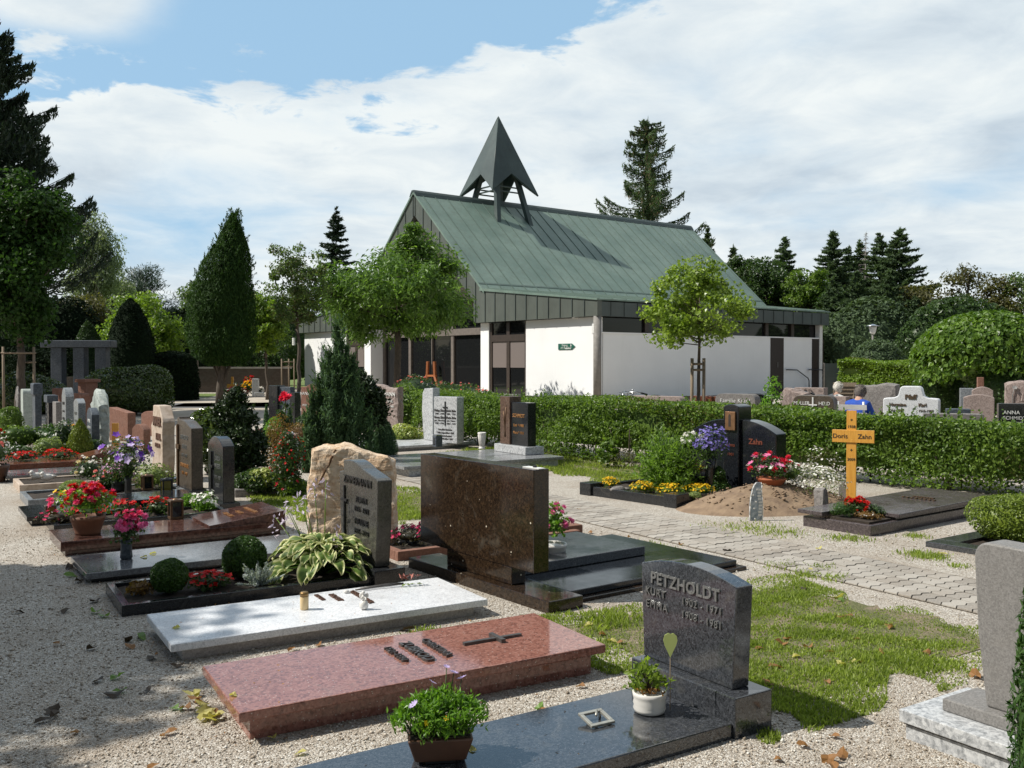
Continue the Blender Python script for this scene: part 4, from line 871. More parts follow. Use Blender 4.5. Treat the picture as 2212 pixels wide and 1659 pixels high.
def hedge(name, label, pts, width, h0, h1, n, leaf, lm, seed, stems=0, flat=.06, side_amp=.08, core=True, gaps=0., tops=0):
    """clipped hedge along a line of ground points (front edge), growing back from it"""
    r = np.random.default_rng(seed); pts = np.array(pts, float)[:, :2]; seg = np.linalg.norm(np.diff(pts, axis=0), axis=1); cum = np.r_[0, np.cumsum(seg)]; Ltot = cum[-1]
    c0 = pts.mean(0); t = thing(name, label, 'hedge', (c0[0], c0[1], 0)); g = lump(r, 12, 1.); g2 = lump(r, 10, 1.)
    def pos(s, q, z):
        x = np.interp(s, cum, pts[:, 0]); y = np.interp(s, cum, pts[:, 1]); i = np.clip(np.searchsorted(cum, s, 'right')-1, 0, len(seg)-1); dv = np.diff(pts, axis=0)[i]/seg[i][:, None]; nv = np.stack([-dv[:, 1], dv[:, 0]], 1)
        nv *= np.sign((nv*pts.mean(0)).sum(1))[:, None]
        return np.stack([x+nv[:, 0]*q-c0[0], y+nv[:, 1]*q-c0[1], z], 1), nv
    s = r.uniform(0, Ltot, n); h = h0+(h1-h0)*s/Ltot; face = r.choice(4, n, p=[.46, .34, .10, .10]); dep = r.uniform(0, 1, n)**1.5*.26
    q = r.uniform(0, width, n); z = r.uniform(.04 if not stems else .05, 1, n)**.95*h
    q = np.where(face == 0, dep, np.where(face == 2, width-dep, q)); z = np.where(face == 1, h-dep*.7, z)
    k = np.stack([s*1.6, q*2.5, z*3.2], 1); am = side_amp*g(k); q = np.where(face == 0, q-am, q); z = np.where(face == 1, z+flat*g2(k), z)
    if stems: z = np.where((face == 0) & (z < .34) & (g2(k*1.3) > .55), z+.35, z)
    keep = np.ones(n, bool)
    if gaps: keep = ~((face == 0) & (g2(k*2.2) < -1.25+gaps) & (dep < .09))
    P, nv = pos(s, q, z); out = np.where((face == 1)[:, None], np.array([0, 0, 1.]), np.concatenate([-nv, np.full((n, 1), .25)], 1)); out = np.where((face == 2)[:, None], -out*np.array([1, 1, -1]), out)
    mb = MB(); mb.leaves(P[keep], leaf[0], leaf[1], out[keep], .7, .1, rng=r, up=.35)
    kk = np.where(keep & (g2(k*.9) > .9))[0]; kk = kk[::4]; mb.leaves(P[kk]+out[kk]*.015, leaf[0], leaf[1]*.8, out[kk], .5, .4, 1, rng=r)
    if tops:
        st = r.uniform(0, Ltot, tops); ht = h0+(h1-h0)*st/Ltot; B, _ = pos(st, r.uniform(.1, width*.8, tops), ht)
        for bb in B:
            m = r.integers(4, 11); hh = r.uniform(.05, .16); pp = bb+np.stack([r.normal(size=m)*.012, r.normal(size=m)*.012, np.linspace(0, hh, m)], 1); mb.leaves(pp, leaf[0]*.9, leaf[1]*.9, rng=r)
    if core:
        ns = max(4, int(Ltot*1.5)); ss = np.linspace(.12, Ltot-.12, ns); vs = []
        hh = h0+(h1-h0)*ss/Ltot; lo = .24 if stems else .03
        for qq, zz in ((.24, lo), (.21, .62), (.24, .84), (width-.24, .84), (width-.21, lo)):
            P2, _ = pos(ss, np.full(ns, qq)-.5*side_amp*g(np.stack([ss*1.6, np.full(ns, qq), np.full(ns, zz*3)], 1))*(qq < .2), zz*hh if zz > .1 else np.full(ns, zz)); vs.append(P2)
        vs = np.concatenate(vs); F = [(a*ns+i, a*ns+i+1, ((a+1) % 5)*ns+i+1, ((a+1) % 5)*ns+i) for a in range(5) for i in range(ns-1)]
        mb.addf(vs, [F, [[a*ns for a in range(5)], [a*ns+ns-1 for a in range(5)]]], 0, False)
    mb.build('foliage', [lm, L['browngreen']], t)
    b = MB(); m = stems or int(Ltot*3)
    B, _ = pos(r.uniform(.1, Ltot-.1, m), r.uniform(.12, width*.8, m), np.full(m, -.03))
    for p in B:
        a = r.normal(size=2)*.10; b.tube([p, p+np.array([a[0]*.4, a[1]*.4, .25]), p+np.array([a[0], a[1], .62])], [.013, .011, .007], 5)
        if r.uniform() < .6: b.tube([p+np.array([a[0]*.3, a[1]*.3, .16]), p+np.array([r.normal()*.12, r.normal()*.12, .5])], [.008, .004], 4)
    sm_ = b.build('stems', G['bark'], t); sm_['kind'] = 'stuff'; return t
HL = np.array([2.16, 15.1]); HD = np.array([.741, -.671])
hedge('privet_hedge', 'long clipped green hedge across the middle of the graves', [HL-HD*5.75+np.array([0, 1.6]), HL-HD*2.4+np.array([0, .6]), HL, HL+HD*4, HL+HD*8.2], .95, 1.06, .90, 76000, (.055, .034), L['hedge'], 101, stems=70, gaps=.3, flat=.045, side_amp=.22, tops=120)
hedge('clipped_hedge', 'clipped yellow green hedge behind the bench by the chapel end', [gpt(1808, 36), gpt(2014, 34)], 1.3, hgt(779, 36), hgt(786, 34), 19000, (.11, .07), L['yellowgreen'], 102, side_amp=.14)
bush('round_conifer', 'dull blue green rounded shrub under the path lamp', gpt(1895, 40), (1.35, 1.2, 1.36), 6000, (.16, .07), L['bluespruce'], 103, amp=.08, core=.86, along=(.5, .6))
bush('laurel_bush', 'big glossy laurel bush behind the left headstones', gpt(290, 30.5), (1.55, 1.3, .98), 9000, (.115, .05), L['laurel'], 104, amp=.17, core=.8, shell=.25, zc=.78)
bush('laurel_bush', 'low laurel shrub behind the left edge headstones', gpt(60, 31), (1.3, 1., .75), 4200, (.115, .05), L['laurel'], 105, amp=.1, core=.88, shell=.14, zc=.6)
bush('laurel_bush', 'dark glossy shrub right of the domed tree', gpt(2195, 26), (1.2, 1., 1.0), 3800, (.1, .05), L['deep'], 106, amp=.14, core=.8)
bush('laurel_bush', 'dark shrub below the left of the domed tree', gpt(2030, 29), (.8, .8, .95), 3600, (.1, .05), L['deep'], 107, amp=.1, core=.85)
# shade tree outside the picture at the left: its shadow falls over the foreground
SHT = tree('shade_tree', 'large tree outside the left edge that shades the gravel', (-11.35, 5.0, 0), 3.6, .28, 6.2, (3.3, 3.0, 2.6), 130, 70000, (.28, .21), L['maple'], G['bark'], 110, cr=.34)
for (x, y, z, rz, lab) in ((-9.9, 2.75, .85, 2.8, 'smaller tree added outside the left edge to fill out the foreground shade'), (-10.5, -4.6, 1.25, 1., 'broad tree added behind the viewer at the left to block sky light'), (-2.5, -7.6, 1.35, 2.3, 'broad tree added right behind the viewer to block sky light'), (5.5, -6.6, 1.25, 4., 'broad tree added behind the viewer at the right to block sky light'), (12.5, -5., 1.2, 5., 'broad tree added at the right out of view to block sky light')):
    q = copy_tree(SHT); q.location = (x, y, 0); q.rotation_euler[2] = rz; q.scale = (z, z, z); q['label'] = lab  # unseen copies, added to block sky light and extend the foreground shade
# brick wall at the back, garden house, dark panel
def backwall():
    m, nt, bs = node_mat('old_brick'); co = coords(nt); br = N(nt, 'ShaderNodeTexBrick', {'Vector': N(nt, 'ShaderNodeMapping', {'Vector': co, 'Rotation': (rad(90), 0, 0)}).outputs[0], 'Color1': (.06, .042, .03, 1), 'Color2': (.085, .065, .048, 1), 'Mortar': (.05, .045, .04, 1), 'Scale': 3.2, 'Mortar Size': .02})
    nt.links.new(mix(nt, ramp(nt, noise(nt, co, 1.5, 5), [(.4, (0, 0, 0)), (.7, (.5,)*3)]), br.outputs[0], (.08, .075, .06)), bs.inputs['Base Color']); bs.inputs['Roughness'].default_value = .9
    t = thing('brick_wall', 'low brown brick wall along the back of the far lawn', 'wall', (-22, 54, 0), .02)
    b = MB(); b.box(-45, 9.3, 0, .35, -.1, 1.35); b.build('brickwork', m, t)
    b = MB(); b.box(-45.1, 9.4, -.05, .40, 1.352, 1.45); b.build('coping', G['concrete'], t)
    Y = 86; x0, x1 = xat(1760, Y), xat(1815, Y); t = thing('house', 'distant white house with an orange tiled gable roof', 'house', ((x0+x1)/2, Y, 0)); a = (x1-x0)/2+1.5
    b = MB(); b.box(-a, a, 0, 7, 0, 5.2); b.prism([(-.0, 5.2), (7, 5.2), (3.5, 8.0)], -a, a); b.build('wall', G['render'], t)
    b = MB(); b.prism([(-.4, 4.95), (-.4, 5.15), (3.5, 8.25), (7.4, 5.15), (7.4, 4.95), (3.5, 8.03)], -a-.3, a+.3); b.build('roof', G['terracotta'], t)
    for x in (-1.2, 1.2): b = MB(); b.box(x-.5, x+.5, -.03, .02, 2.6, 4.0); b.build('window', G['glass'], t)
    Y = 41.; t = thing('screen_panel', 'dark grey screen panel at the far end of the chapel', 'screen', gpt(1806, Y)); b = MB(); b.box(-.55, .5, -.03, .03, .05, hgt(785, Y)); b.build('panel', G['fascia_dark'], t)
    for x in (-.52, .53): b = MB(); b.box(x-.03, x+.03, -.035, .035, 0, hgt(784, Y)); b.build('post', G['post'], t)
    Y = 43.; t = thing('path_lamp', 'white path lamp with a flat hat above the dull green shrub', 'lamp', gpt(1884.5, Y)); z = hgt(722, Y)
    b = MB(); b.lathe([(.05, -.05), (.045, z-.02)], 10); b.build('pole', G['post'], t)
    b = MB(); b.lathe([(.08, z), (.13, z+.1), (.17, z+.32), (.16, z+.36)], 14); b.build('shade', G['whitepaint'], t)
    b = MB(); b.lathe([(.36, z+.362), (.2, z+.40), (.06, z+.45), (.001, z+.46)], 16); b.build('hat', G['metal'], t)
    Y = 48.; t = thing('lamp_pole', 'plain pale pole in front of the yellow green tree', 'pole', gpt(337.5, Y)); b = MB(); b.lathe([(.06, -.05), (.05, hgt(664, Y))], 8); b.build('pole', G['post'], t)
    b = MB(); b.lathe([(.055, hgt(664, Y)+.001), (.04, hgt(664, Y)+.05)], 8); b.build('cap', G['metal'], t)
backwall()
# ------------------------------------------------------------------ headstones and slabs
def arch(w_, h, rise, n=12, shoulder=0., inset=0.):
    """outline of a stone with a curved top: (y, z) points"""
    a = w_/2; top = [(-a+shoulder, h)] if shoulder else []
    cur = [(a-shoulder)*(1-2*i/n) for i in range(n+1)]
    pts = [(-a+inset, 0), (a-inset, 0), (a, h)]
    if shoulder: pts.append((a-shoulder, h))
    pts += [(y, h+rise*(1-(y/(a-shoulder))**2)) for y in cur[1:-1]]
    if shoulder: pts.append((-a+shoulder, h))
    pts.append((-a, h)); return pts
def rect(w_, h, inset=0., r=0.):
    a = w_/2
    if not r: return [(-a+inset, 0), (a-inset, 0), (a, h), (-a, h)]
    c = [(a-r+r*math.cos(q), h-r+r*math.sin(q)) for q in np.linspace(0, math.pi/2, 6)]; d = [(-a+r+r*math.cos(q), h-r+r*math.sin(q)) for q in np.linspace(math.pi/2, math.pi, 6)]
    return [(-a+inset, 0), (a-inset, 0)]+c+d
def frame_of(pxl, pxr, Y, rot=ROT, wmax=1.2):
    """face of a stone between two picture columns, its right edge Y metres away"""
    Vv = np.array([-math.sin(rot), math.cos(rot), 0]); xr, xl = (pxr-1106)/FPX, (pxl-1106)/FPX
    w_ = (xr-xl)*Y/(-Vv[0]+Vv[1]*xl) if (-Vv[0]+Vv[1]*xl) > .02 else wmax
    w_ = min(max(w_, .12), wmax); R_ = np.array([xr*Y, Y, 0]); return R_+Vv*w_/2, w_
def stone(name, label, pxl, pxr, Y, top, shape, th, m, rot=ROT, group=None, z0=0., rise=.06, inset=0., bevel=.008, base=None, wmax=1.2, cat='headstone', rough=0., shoulder=0., custom=None):
    """an upright headstone; returns the thing, its width and its height (local x away from its face, y to its left, z up)"""
    o, w_ = frame_of(pxl, pxr, Y, rot, wmax); h = hgt(top, Y)-z0; t = thing(name, label, cat, (o[0], o[1], z0), rot, group)
    pr = custom(w_, h) if custom else {'flat': lambda: rect(w_, h, inset), 'round': lambda: rect(w_, h, inset, min(.12, w_*.2)), 'arch': lambda: arch(w_, h-rise, rise, 12, shoulder, inset)}[shape]()
    b = MB()
    if rough:
        b = rough_stone(pr, th, rough, int(abs(pxl*7+top)))
    else: b.prism(pr, 0, th)
    b.build('stone', m, t, bevel=0 if rough else bevel)
    if base:
        q, bh = base[:2]; b = MB(); b.box(-q, th+q, -w_/2-q, w_/2+q, -z0-.03, -.002 if z0 else .06); b.build('plinth', base[2] if len(base) > 2 else m, t, bevel=.006)
    return t, w_, h
def rough_stone(pr, th, amp, seed):
    """quarry-faced block: the outline is subdivided and shaken, faces lightly crumpled"""
    r = np.random.default_rng(seed); pts = []
    for i in range(len(pr)):
        a, b_ = np.array(pr[i], float), np.array(pr[(i+1) % len(pr)], float); n = max(1, int(np.linalg.norm(b_-a)/.07))
        for k in range(n): pts.append(a+(b_-a)*k/n)
    pts = np.array(pts); c = pts.mean(0); n = len(pts); rings = []
    for x, s in ((0.015, .93), (0., .80), (0., .45)): rings.append((x, s))
    lay = [(0., .45), (0., .80), (.012, .955), (.04, 1.), (th*.5, 1.01), (th-.04, 1.), (th-.012, .955), (th, .80), (th, .45)]
    v = []
    for x, s in lay:
        q = c+(pts-c)*s; q = q+r.normal(size=(n, 2))*amp*(.9 if s > .9 else .3); q[:, 1] = np.where(pts[:, 1] < .01, np.minimum(q[:, 1], .0), q[:, 1])
        v.append(np.stack([x+r.normal(size=n)*amp*.55, q[:, 0], q[:, 1]], 1))
    k = len(lay); F = [(i*n+j, i*n+(j+1) % n, (i+1)*n+(j+1) % n, (i+1)*n+j) for i in range(k-1) for j in range(n)]
    b = MB(); b.addf(np.concatenate(v), [F, [list(range(n))[::-1]], [[(k-1)*n+j for j in range(n)]]], 0, False); return b
def slab_at(name, label, fpx, rpx, h, wd, group=None, cat='grave slab', h2=None):
    """lying slab from its front corner and right corner in the picture: local x runs front->right, y across, z up"""
    f = at(*fpx, h); q = at(*rpx, h2 or h); d = (q-f)[:2]; ln = np.linalg.norm(d); rz = math.atan2(d[1], d[0])
    t = thing(name, label, cat, (f[0], f[1], 0), rz, group); return t, ln
def sbox(t, name, x0, x1, y0, y1, z0, z1, m, bevel=.006, tilt=0.):
    b = MB(); b.box(x0, x1, y0, y1, z0, z1)
    if tilt:
        v = b.v[0]; v[4:, 2] += tilt*(v[4:, 0]-x0)/(x1-x0); v[:4, 2] += tilt*(v[:4, 0]-x0)/(x1-x0)*(1 if z0 > .02 else 0)
    return b.build(name, m, t, bevel=bevel)
def frame_bed(t, ln, wd, h, rim, m, soil=True, th=None):
    b = MB()
    b.box(0, ln, 0, rim, -.03, h); b.box(0, ln, wd-rim, wd, -.03, h); b.box(0, rim, rim, wd-rim, -.03, h); b.box(ln-rim, ln, rim, wd-rim, -.03, h)
    b.build('border', m, t, bevel=.005)
    if soil:
        r = np.random.default_rng(int(ln*1000)); n = 14; xs = np.linspace(rim, ln-rim, n*2); ys = np.linspace(rim, wd-rim, n); vs = [(x, y, h-.03+r.normal()*.006) for x in xs for y in ys]
        b = MB(); b.add(vs, [(i*n+j, (i+1)*n+j, (i+1)*n+j+1, i*n+j+1) for i in range(2*n-1) for j in range(n-1)], 0, True); b.build('soil', G['soil'], t)
def loc2w(t, x, y, z=0.):
    M = Matrix.Translation(t.location) @ t.rotation_euler.to_matrix().to_4x4(); p = M @ Vector((x, y, z)); return np.array(p)
# --- front row, nearest first
# charcoal grave with the arched stone
def front_charcoal():
    rz = ROT; o = np.array([.968, 4.15, 0]); w_ = .60
    t = thing('grave_slab', 'polished charcoal slab in the front with a raised step at its head', 'grave slab', o, rz)
    sbox(t, 'slab', -2.0, .0, -.0, w_, -.04, .07, G['charcoal'])
    sbox(t, 'step', .002, .235, -.015, w_+.09, -.05, .182, G['charcoal'])
    t2 = thing('headstone', 'charcoal headstone with arched top and raised pale lettering in the front', 'headstone', loc2w(t, .07, .372, .183), rz)
    b = MB(); b.prism(arch(.65, .465, .05, 14, .0, .022), 0, .105); b.build('stone', G['charcoal'], t2, bevel=.006)
    text(t2, [('PETZHOLDT', .079, (-.004, .01, .405), 1.08, .002), ('KURT', .054, (-.004, .21, .335), 1.12), ('1902 - 1971', .049, (-.004, -.11, .335), 1.12), ('EMMA', .054, (-.004, .20, .272), 1.15), ('1908 - 1981', .049, (-.004, -.11, .272), 1.12)], G['reliefletters'], ext=.004)
    return t
T1 = front_charcoal()
# red granite slab
def front_red():
    t, ln = slab_at('grave_slab', 'sloping red granite slab with a dark cross and raised letters', (516, 1541), (1309, 1392), .145, .735, h2=.16); wd = .74
    sbox(t, 'slab', 0, ln, 0, wd, .10, .145, G['red'], tilt=.015)
    sbox(t, 'base', .06, ln-.06, .05, wd-.05, -.04, .0995, G['red'])
    b = MB(); z = .146
    b.box(1.27, 1.62, .36, .385, z+.007, z+.025); b.box(1.46, 1.485, .30, .445, z+.008, z+.032); b.build('cross', G['greymetal'], t)
    text(t, [('CHRISTINA', .064, (1.12, .39, z+.015)), ('ZUBROD', .086, (1.005, .385, z+.013), 1., .001), ('1921-1990', .060, (.895, .40, z+.012))], G['greymetal'], FLAT, ext=.007)
    return t
T2 = front_red()
def front_white():
    t, ln = slab_at('grave_slab', 'bright white granite slab with rusty letters, candle and angel', (369, 1393), (1054, 1294), .11, .72); wd = .74
    sbox(t, 'slab', 0, ln, 0, wd, .066, .11, G['white'])
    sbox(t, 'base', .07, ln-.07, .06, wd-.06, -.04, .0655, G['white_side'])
    return t
T3 = front_white()
text(T3, [('SCHUHMACHER', .052, (1.29, .46, .115), .95, .001), ('HELMUT', .052, (1.14, .53, .115), .95, .001), ('1937-2001', .040, (1.05, .585, .115), .95)], G['rustletters'], FLAT, ext=.005)
# planted bed with dark kerb
def front_bed():
    f = at(262.7, 1310, .07); t = thing('grave_border', 'dark granite kerb round a planted grave with hosta and topiary', 'grave border', f, rad(30.5)); t.location[2] = 0
    frame_bed(t, 1.96, .75, .075, .055, G['black']); return t
T4 = front_bed()
# shield-shaped stone behind the hosta
def hosta_stone():
    o, w_ = frame_of(727, 821, 7.02); w_ = .74; z0 = .12
    t = thing('headstone', 'dark grey headstone with one sloping arched shoulder, cross and raised letters behind the hosta', 'headstone', (o[0], o[1], z0), ROT)
    a = w_/2; prof = [(-a+.05, 0), (a-.05, 0), (a-.015, .35), (a, .66), (a-.09, .675), (a-.09, .755)]
    for i in range(1, 11): q = i/10; y = a-.09-(2*a-.13)*q; prof.append((y, .755+.025*math.sin(math.pi*min(1, q*1.6))-.085*q**1.6))
    prof += [(-a, .655), (-a+.012, .35)]
    b = MB(); b.prism(prof, 0, .12); b.build('stone', G['anthgrey'], t, bevel=.008)
    b = MB(); b.box(-.05, .2, -.42, .40, -.15, -.002); b.build('plinth', G['anthracite'], t, bevel=.006)
    b = MB(); b.box(-.016, -.001, .235, .255, .13, .56); b.box(-.018, -.001, .185, .305, .435, .455); b.build('cross', G['blackmetal'], t)
    text(t, [('ZIMMERMANN', .085, (-.003, .0, .612), .95), ('ALWIN', .066, (-.003, -.08, .475)), ('1914 - 1973', .056, (-.003, -.08, .40)), ('PAULINE', .066, (-.003, -.08, .305)), ('1915 - 2003', .056, (-.003, -.08, .228))], G['blackletters'], ext=.006)
G['anthgrey'] = granite('warm_grey_granite', (.030, .029, .025), (.060, .057, .049), (.105, .10, .088), 120, .18)
G['blackletters'] = plain('blackened_bronze', (.03, .03, .03), (.05, .05, .05), 60, .25, .5)
hosta_stone()
# blue grey polished slab
def front_grey():
    f = at(186.7, 1240.6, .08); t = thing('grave_slab', 'polished blue grey slab between the planted kerb and the brown slab', 'grave slab', (f[0], f[1], 0), rad(33)); ln, wd = 1.95, .77
    sbox(t, 'slab', 0, ln, 0, wd, .035, .085, G['slabgrey']); sbox(t, 'base', .05, ln-.05, .05, wd-.05, -.04, .0345, G['black'])
    text(t, [('ELISABETH', .045, (1.42, .30, .088)), ('KLEIN', .055, (1.33, .30, .088)), ('1912 - 1990', .04, (1.25, .30, .088))], G['darkletters'], FLAT, ext=.003); return t
T5 = front_grey()
def front_brown():
    f = at(131, 1171, .13); t = thing('grave_slab', 'reddish brown polished slab with a raised sloping name tablet', 'grave slab', (f[0], f[1], 0), rad(33)); ln, wd = 1.98, .70
    sbox(t, 'slab', 0, ln, 0, wd, .045, .13, G['mahogany']); sbox(t, 'base', .04, ln-.04, .04, wd-.04, -.04, .0445, G['mahogany'])
    b = MB(); b.addf([(1.25, .004, .131), (1.976, .004, .131), (1.976, .004, .235), (1.25, .004, .15), (1.25, wd-.004, .131), (1.976, wd-.004, .131), (1.976, wd-.004, .235), (1.25, wd-.004, .15)], [[(0, 1, 2, 3), (7, 6, 5, 4), (3, 2, 6, 7), (0, 3, 7, 4), (1, 5, 6, 2)]])
    tb = b.build('name_tablet', G['mahogany'], t, bevel=.005)
    for k, (s, x) in enumerate((('MARGARETA', 1.75), ('SAUER', 1.64), ('1920-1995', 1.53))):
        text(t, [(s, .06, (x, .36, .155+(x-1.25)*.117))], G['goldletters'], FLAT, ext=.003)
    return t
T6 = front_brown()
def more_slabs():
    out = {}
    for key, u, v, ln, wd, h, m, lab, kind in (
        ('G6', 1.22, 10.08, 1.7, .58, .09, 'black', 'narrow black kerb filled with red begonias behind the brown slab', 'bed'),
        ('G7', 1.05, 10.72, 1.75, .85, .10, 'black', 'black stepped slab in front of the short dark headstone', 'slab'),
        ('G8', 1.2, 12.1, 1.75, .9, .09, 'silver', 'grey kerb planted with a pale stonecrop cushion', 'bed'),
        ('G9', 1.25, 13.55, 1.7, .85, .10, 'cream', 'beige stone border with a white dove in front of the cream headstone', 'bed'),
        ('G10', 1.2, 14.85, 1.8, .8, .09, 'slabgrey', 'flat grey slab beyond the beige border', 'slab'),
        ('G11', 1.25, 16.1, 1.9, .8, .13, 'rust', 'rust brown slab with a tilted tablet among the left graves', 'tablet'),
        ('G12', 1.35, 17.6, 1.8, .8, .08, 'slabgrey', 'bluish slab under the yellow green cypress cone', 'bed'),
        ('G13', 1.4, 19.1, 1.8, .8, .08, 'silver', 'low grey kerb with mixed plants at the far left', 'bed')):
        o = uv2(u, v); t = thing('grave_slab' if kind != 'bed' else 'grave_border', lab, 'grave slab' if kind != 'bed' else 'grave border', o, ROT); out[key] = t
        if kind == 'bed': frame_bed(t, ln, wd, h, .06, G[m])
        else:
            sbox(t, 'slab', 0, ln, 0, wd, .05, h, G[m]); sbox(t, 'base', .05, ln-.05, .05, wd-.05, -.04, .0495, G[m])
            if kind == 'tablet':
                b = MB(); b.addf([(1.1, .1, h+.001), (1.85, .1, h+.001), (1.85, .1, h+.2), (1.1, .1, h+.03), (1.1, wd-.05, h+.001), (1.85, wd-.05, h+.001), (1.85, wd-.05, h+.2), (1.1, wd-.05, h+.03)], [[(0, 1, 2, 3), (7, 6, 5, 4), (3, 2, 6, 7), (0, 3, 7, 4), (1, 5, 6, 2)]]); b.build('name_tablet', G[m], t)
            if key == 'G7': sbox(t, 'step', .9, ln-.02, .1, wd-.1, h+.001, h+.075, G[m])
    return out
GS = more_slabs()
# boulder of honey sandstone
def boulder():
    Y = 8.35; o = atY(757, 1150, Y); t = thing('boulder_headstone', 'rough honey coloured sandstone boulder with dark cracks', 'headstone', (o[0], o[1], 0), 0.0); s = Y/FPX
    px = [(664, 1192), (660, 1120), (664, 1040), (671, 985), (674, 972), (700, 966), (735, 963), (758, 968), (775, 975), (800, 984), (832, 988), (846, 1000), (850, 1030), (852, 1100), (850, 1192)]
    pr = [((x-757)*s, max(-.02, EYE-(y-785)*s)) for x, y in px][::-1]
    # outline in x-z, thickness in depth: the prism axis is turned to face the camera
    b = rough_stone([(-q[0], q[1]) for q in pr][::-1], .26, .011, 7)
    v = np.concatenate(b.v); v = np.stack([-v[:, 1], v[:, 0], v[:, 2]], 1); b.v = [v]; ob = b.build('stone', G['sandstone'], t)
    su = ob.modifiers.new('sub', 'SUBSURF'); su.levels = 3; su.render_levels = 3; su.subdivision_type = 'SIMPLE'
    tx = D.textures.new('crag', 'CLOUDS'); tx.noise_scale = .11; tx.noise_depth = 5; dm = ob.modifiers.new('crag', 'DISPLACE'); dm.texture = tx; dm.strength = .035; dm.texture_coords = 'LOCAL'
    b = MB(); r = np.random.default_rng(2)
    for pts in ([(706, 1012), (712, 1005), (716, 992), (720, 985)], [(690, 1048), (694, 1036), (700, 1025), (704, 1015)], [(722, 978), (727, 972)]):
        P = [((x-757)*s, -.004, EYE-(y-785)*s) for x, y in pts]; b.tube(np.array(P)-np.array([0, .012, 0]), np.linspace(.004, .013, len(P)), 6)
    b.build('cracks', G['crack'], t)
G['crack'] = plain('ochre_crack', (.10, .05, .02), rough=.95)
boulder()
# brown granite monolith whose back faces us, with its slabs
def monolith():
    c = np.array([.242, 6.23, 0]); rz = math.atan2(.60, .80); t = thing('headstone', 'wide polished brown granite block on a narrow foot, seen from behind', 'headstone', c, rz)   # local x away, y left
    sbox(t, 'plinth', 0, .30, 0, 1.80, -.05, .082, G['brown'])
    sbox(t, 'foot', .085, .21, .52, 1.36, .083, .2095, G['brown'])
    sbox(t, 'block', .08, .215, .262, 1.742, .21, .922, G['brown'], bevel=.005)
    t2 = thing('grave_slab', 'dark granite slab in two levels behind the brown block', 'grave slab', loc2w(t, .32, 0), rz)
    sbox(t2, 'slab', .0, 1.75, .16, 1.62, .03, .075, G['black']); sbox(t2, 'raised_slab', .02, 1.30, .74, 1.6, .076, .15, G['charcoal']); sbox(t2, 'base', -.01, 1.8, .1, 1.7, -.04, .0295, G['brown'])
    t3 = thing('plant_label', 'small white card clipped on top of the brown block', 'card', loc2w(t, .15, .38, .923), rz); b = MB(); b.box(-.03, .03, -.12, .06, 0, .006); b.build('card', G['whitepaint'], t3)
    b = MB(); b.box(-.01, .01, -.05, -.03, .0065, .02); b.build('clip', G['blackmetal'], t3)
    return t, t2
TM, TM2 = monolith()
# small dark red kerb behind the shield stone, planted with red and pink flowers
def small_bed():
    f = at(858, 1200, .06); t = thing('grave_border', 'low red stone kerb with dark plants between the shield stone and the brown block', 'grave border', (f[0], f[1]+.05, 0), rad(33)); frame_bed(t, 1.9, .8, .08, .07, G['redstone']); return t
TSB = small_bed()
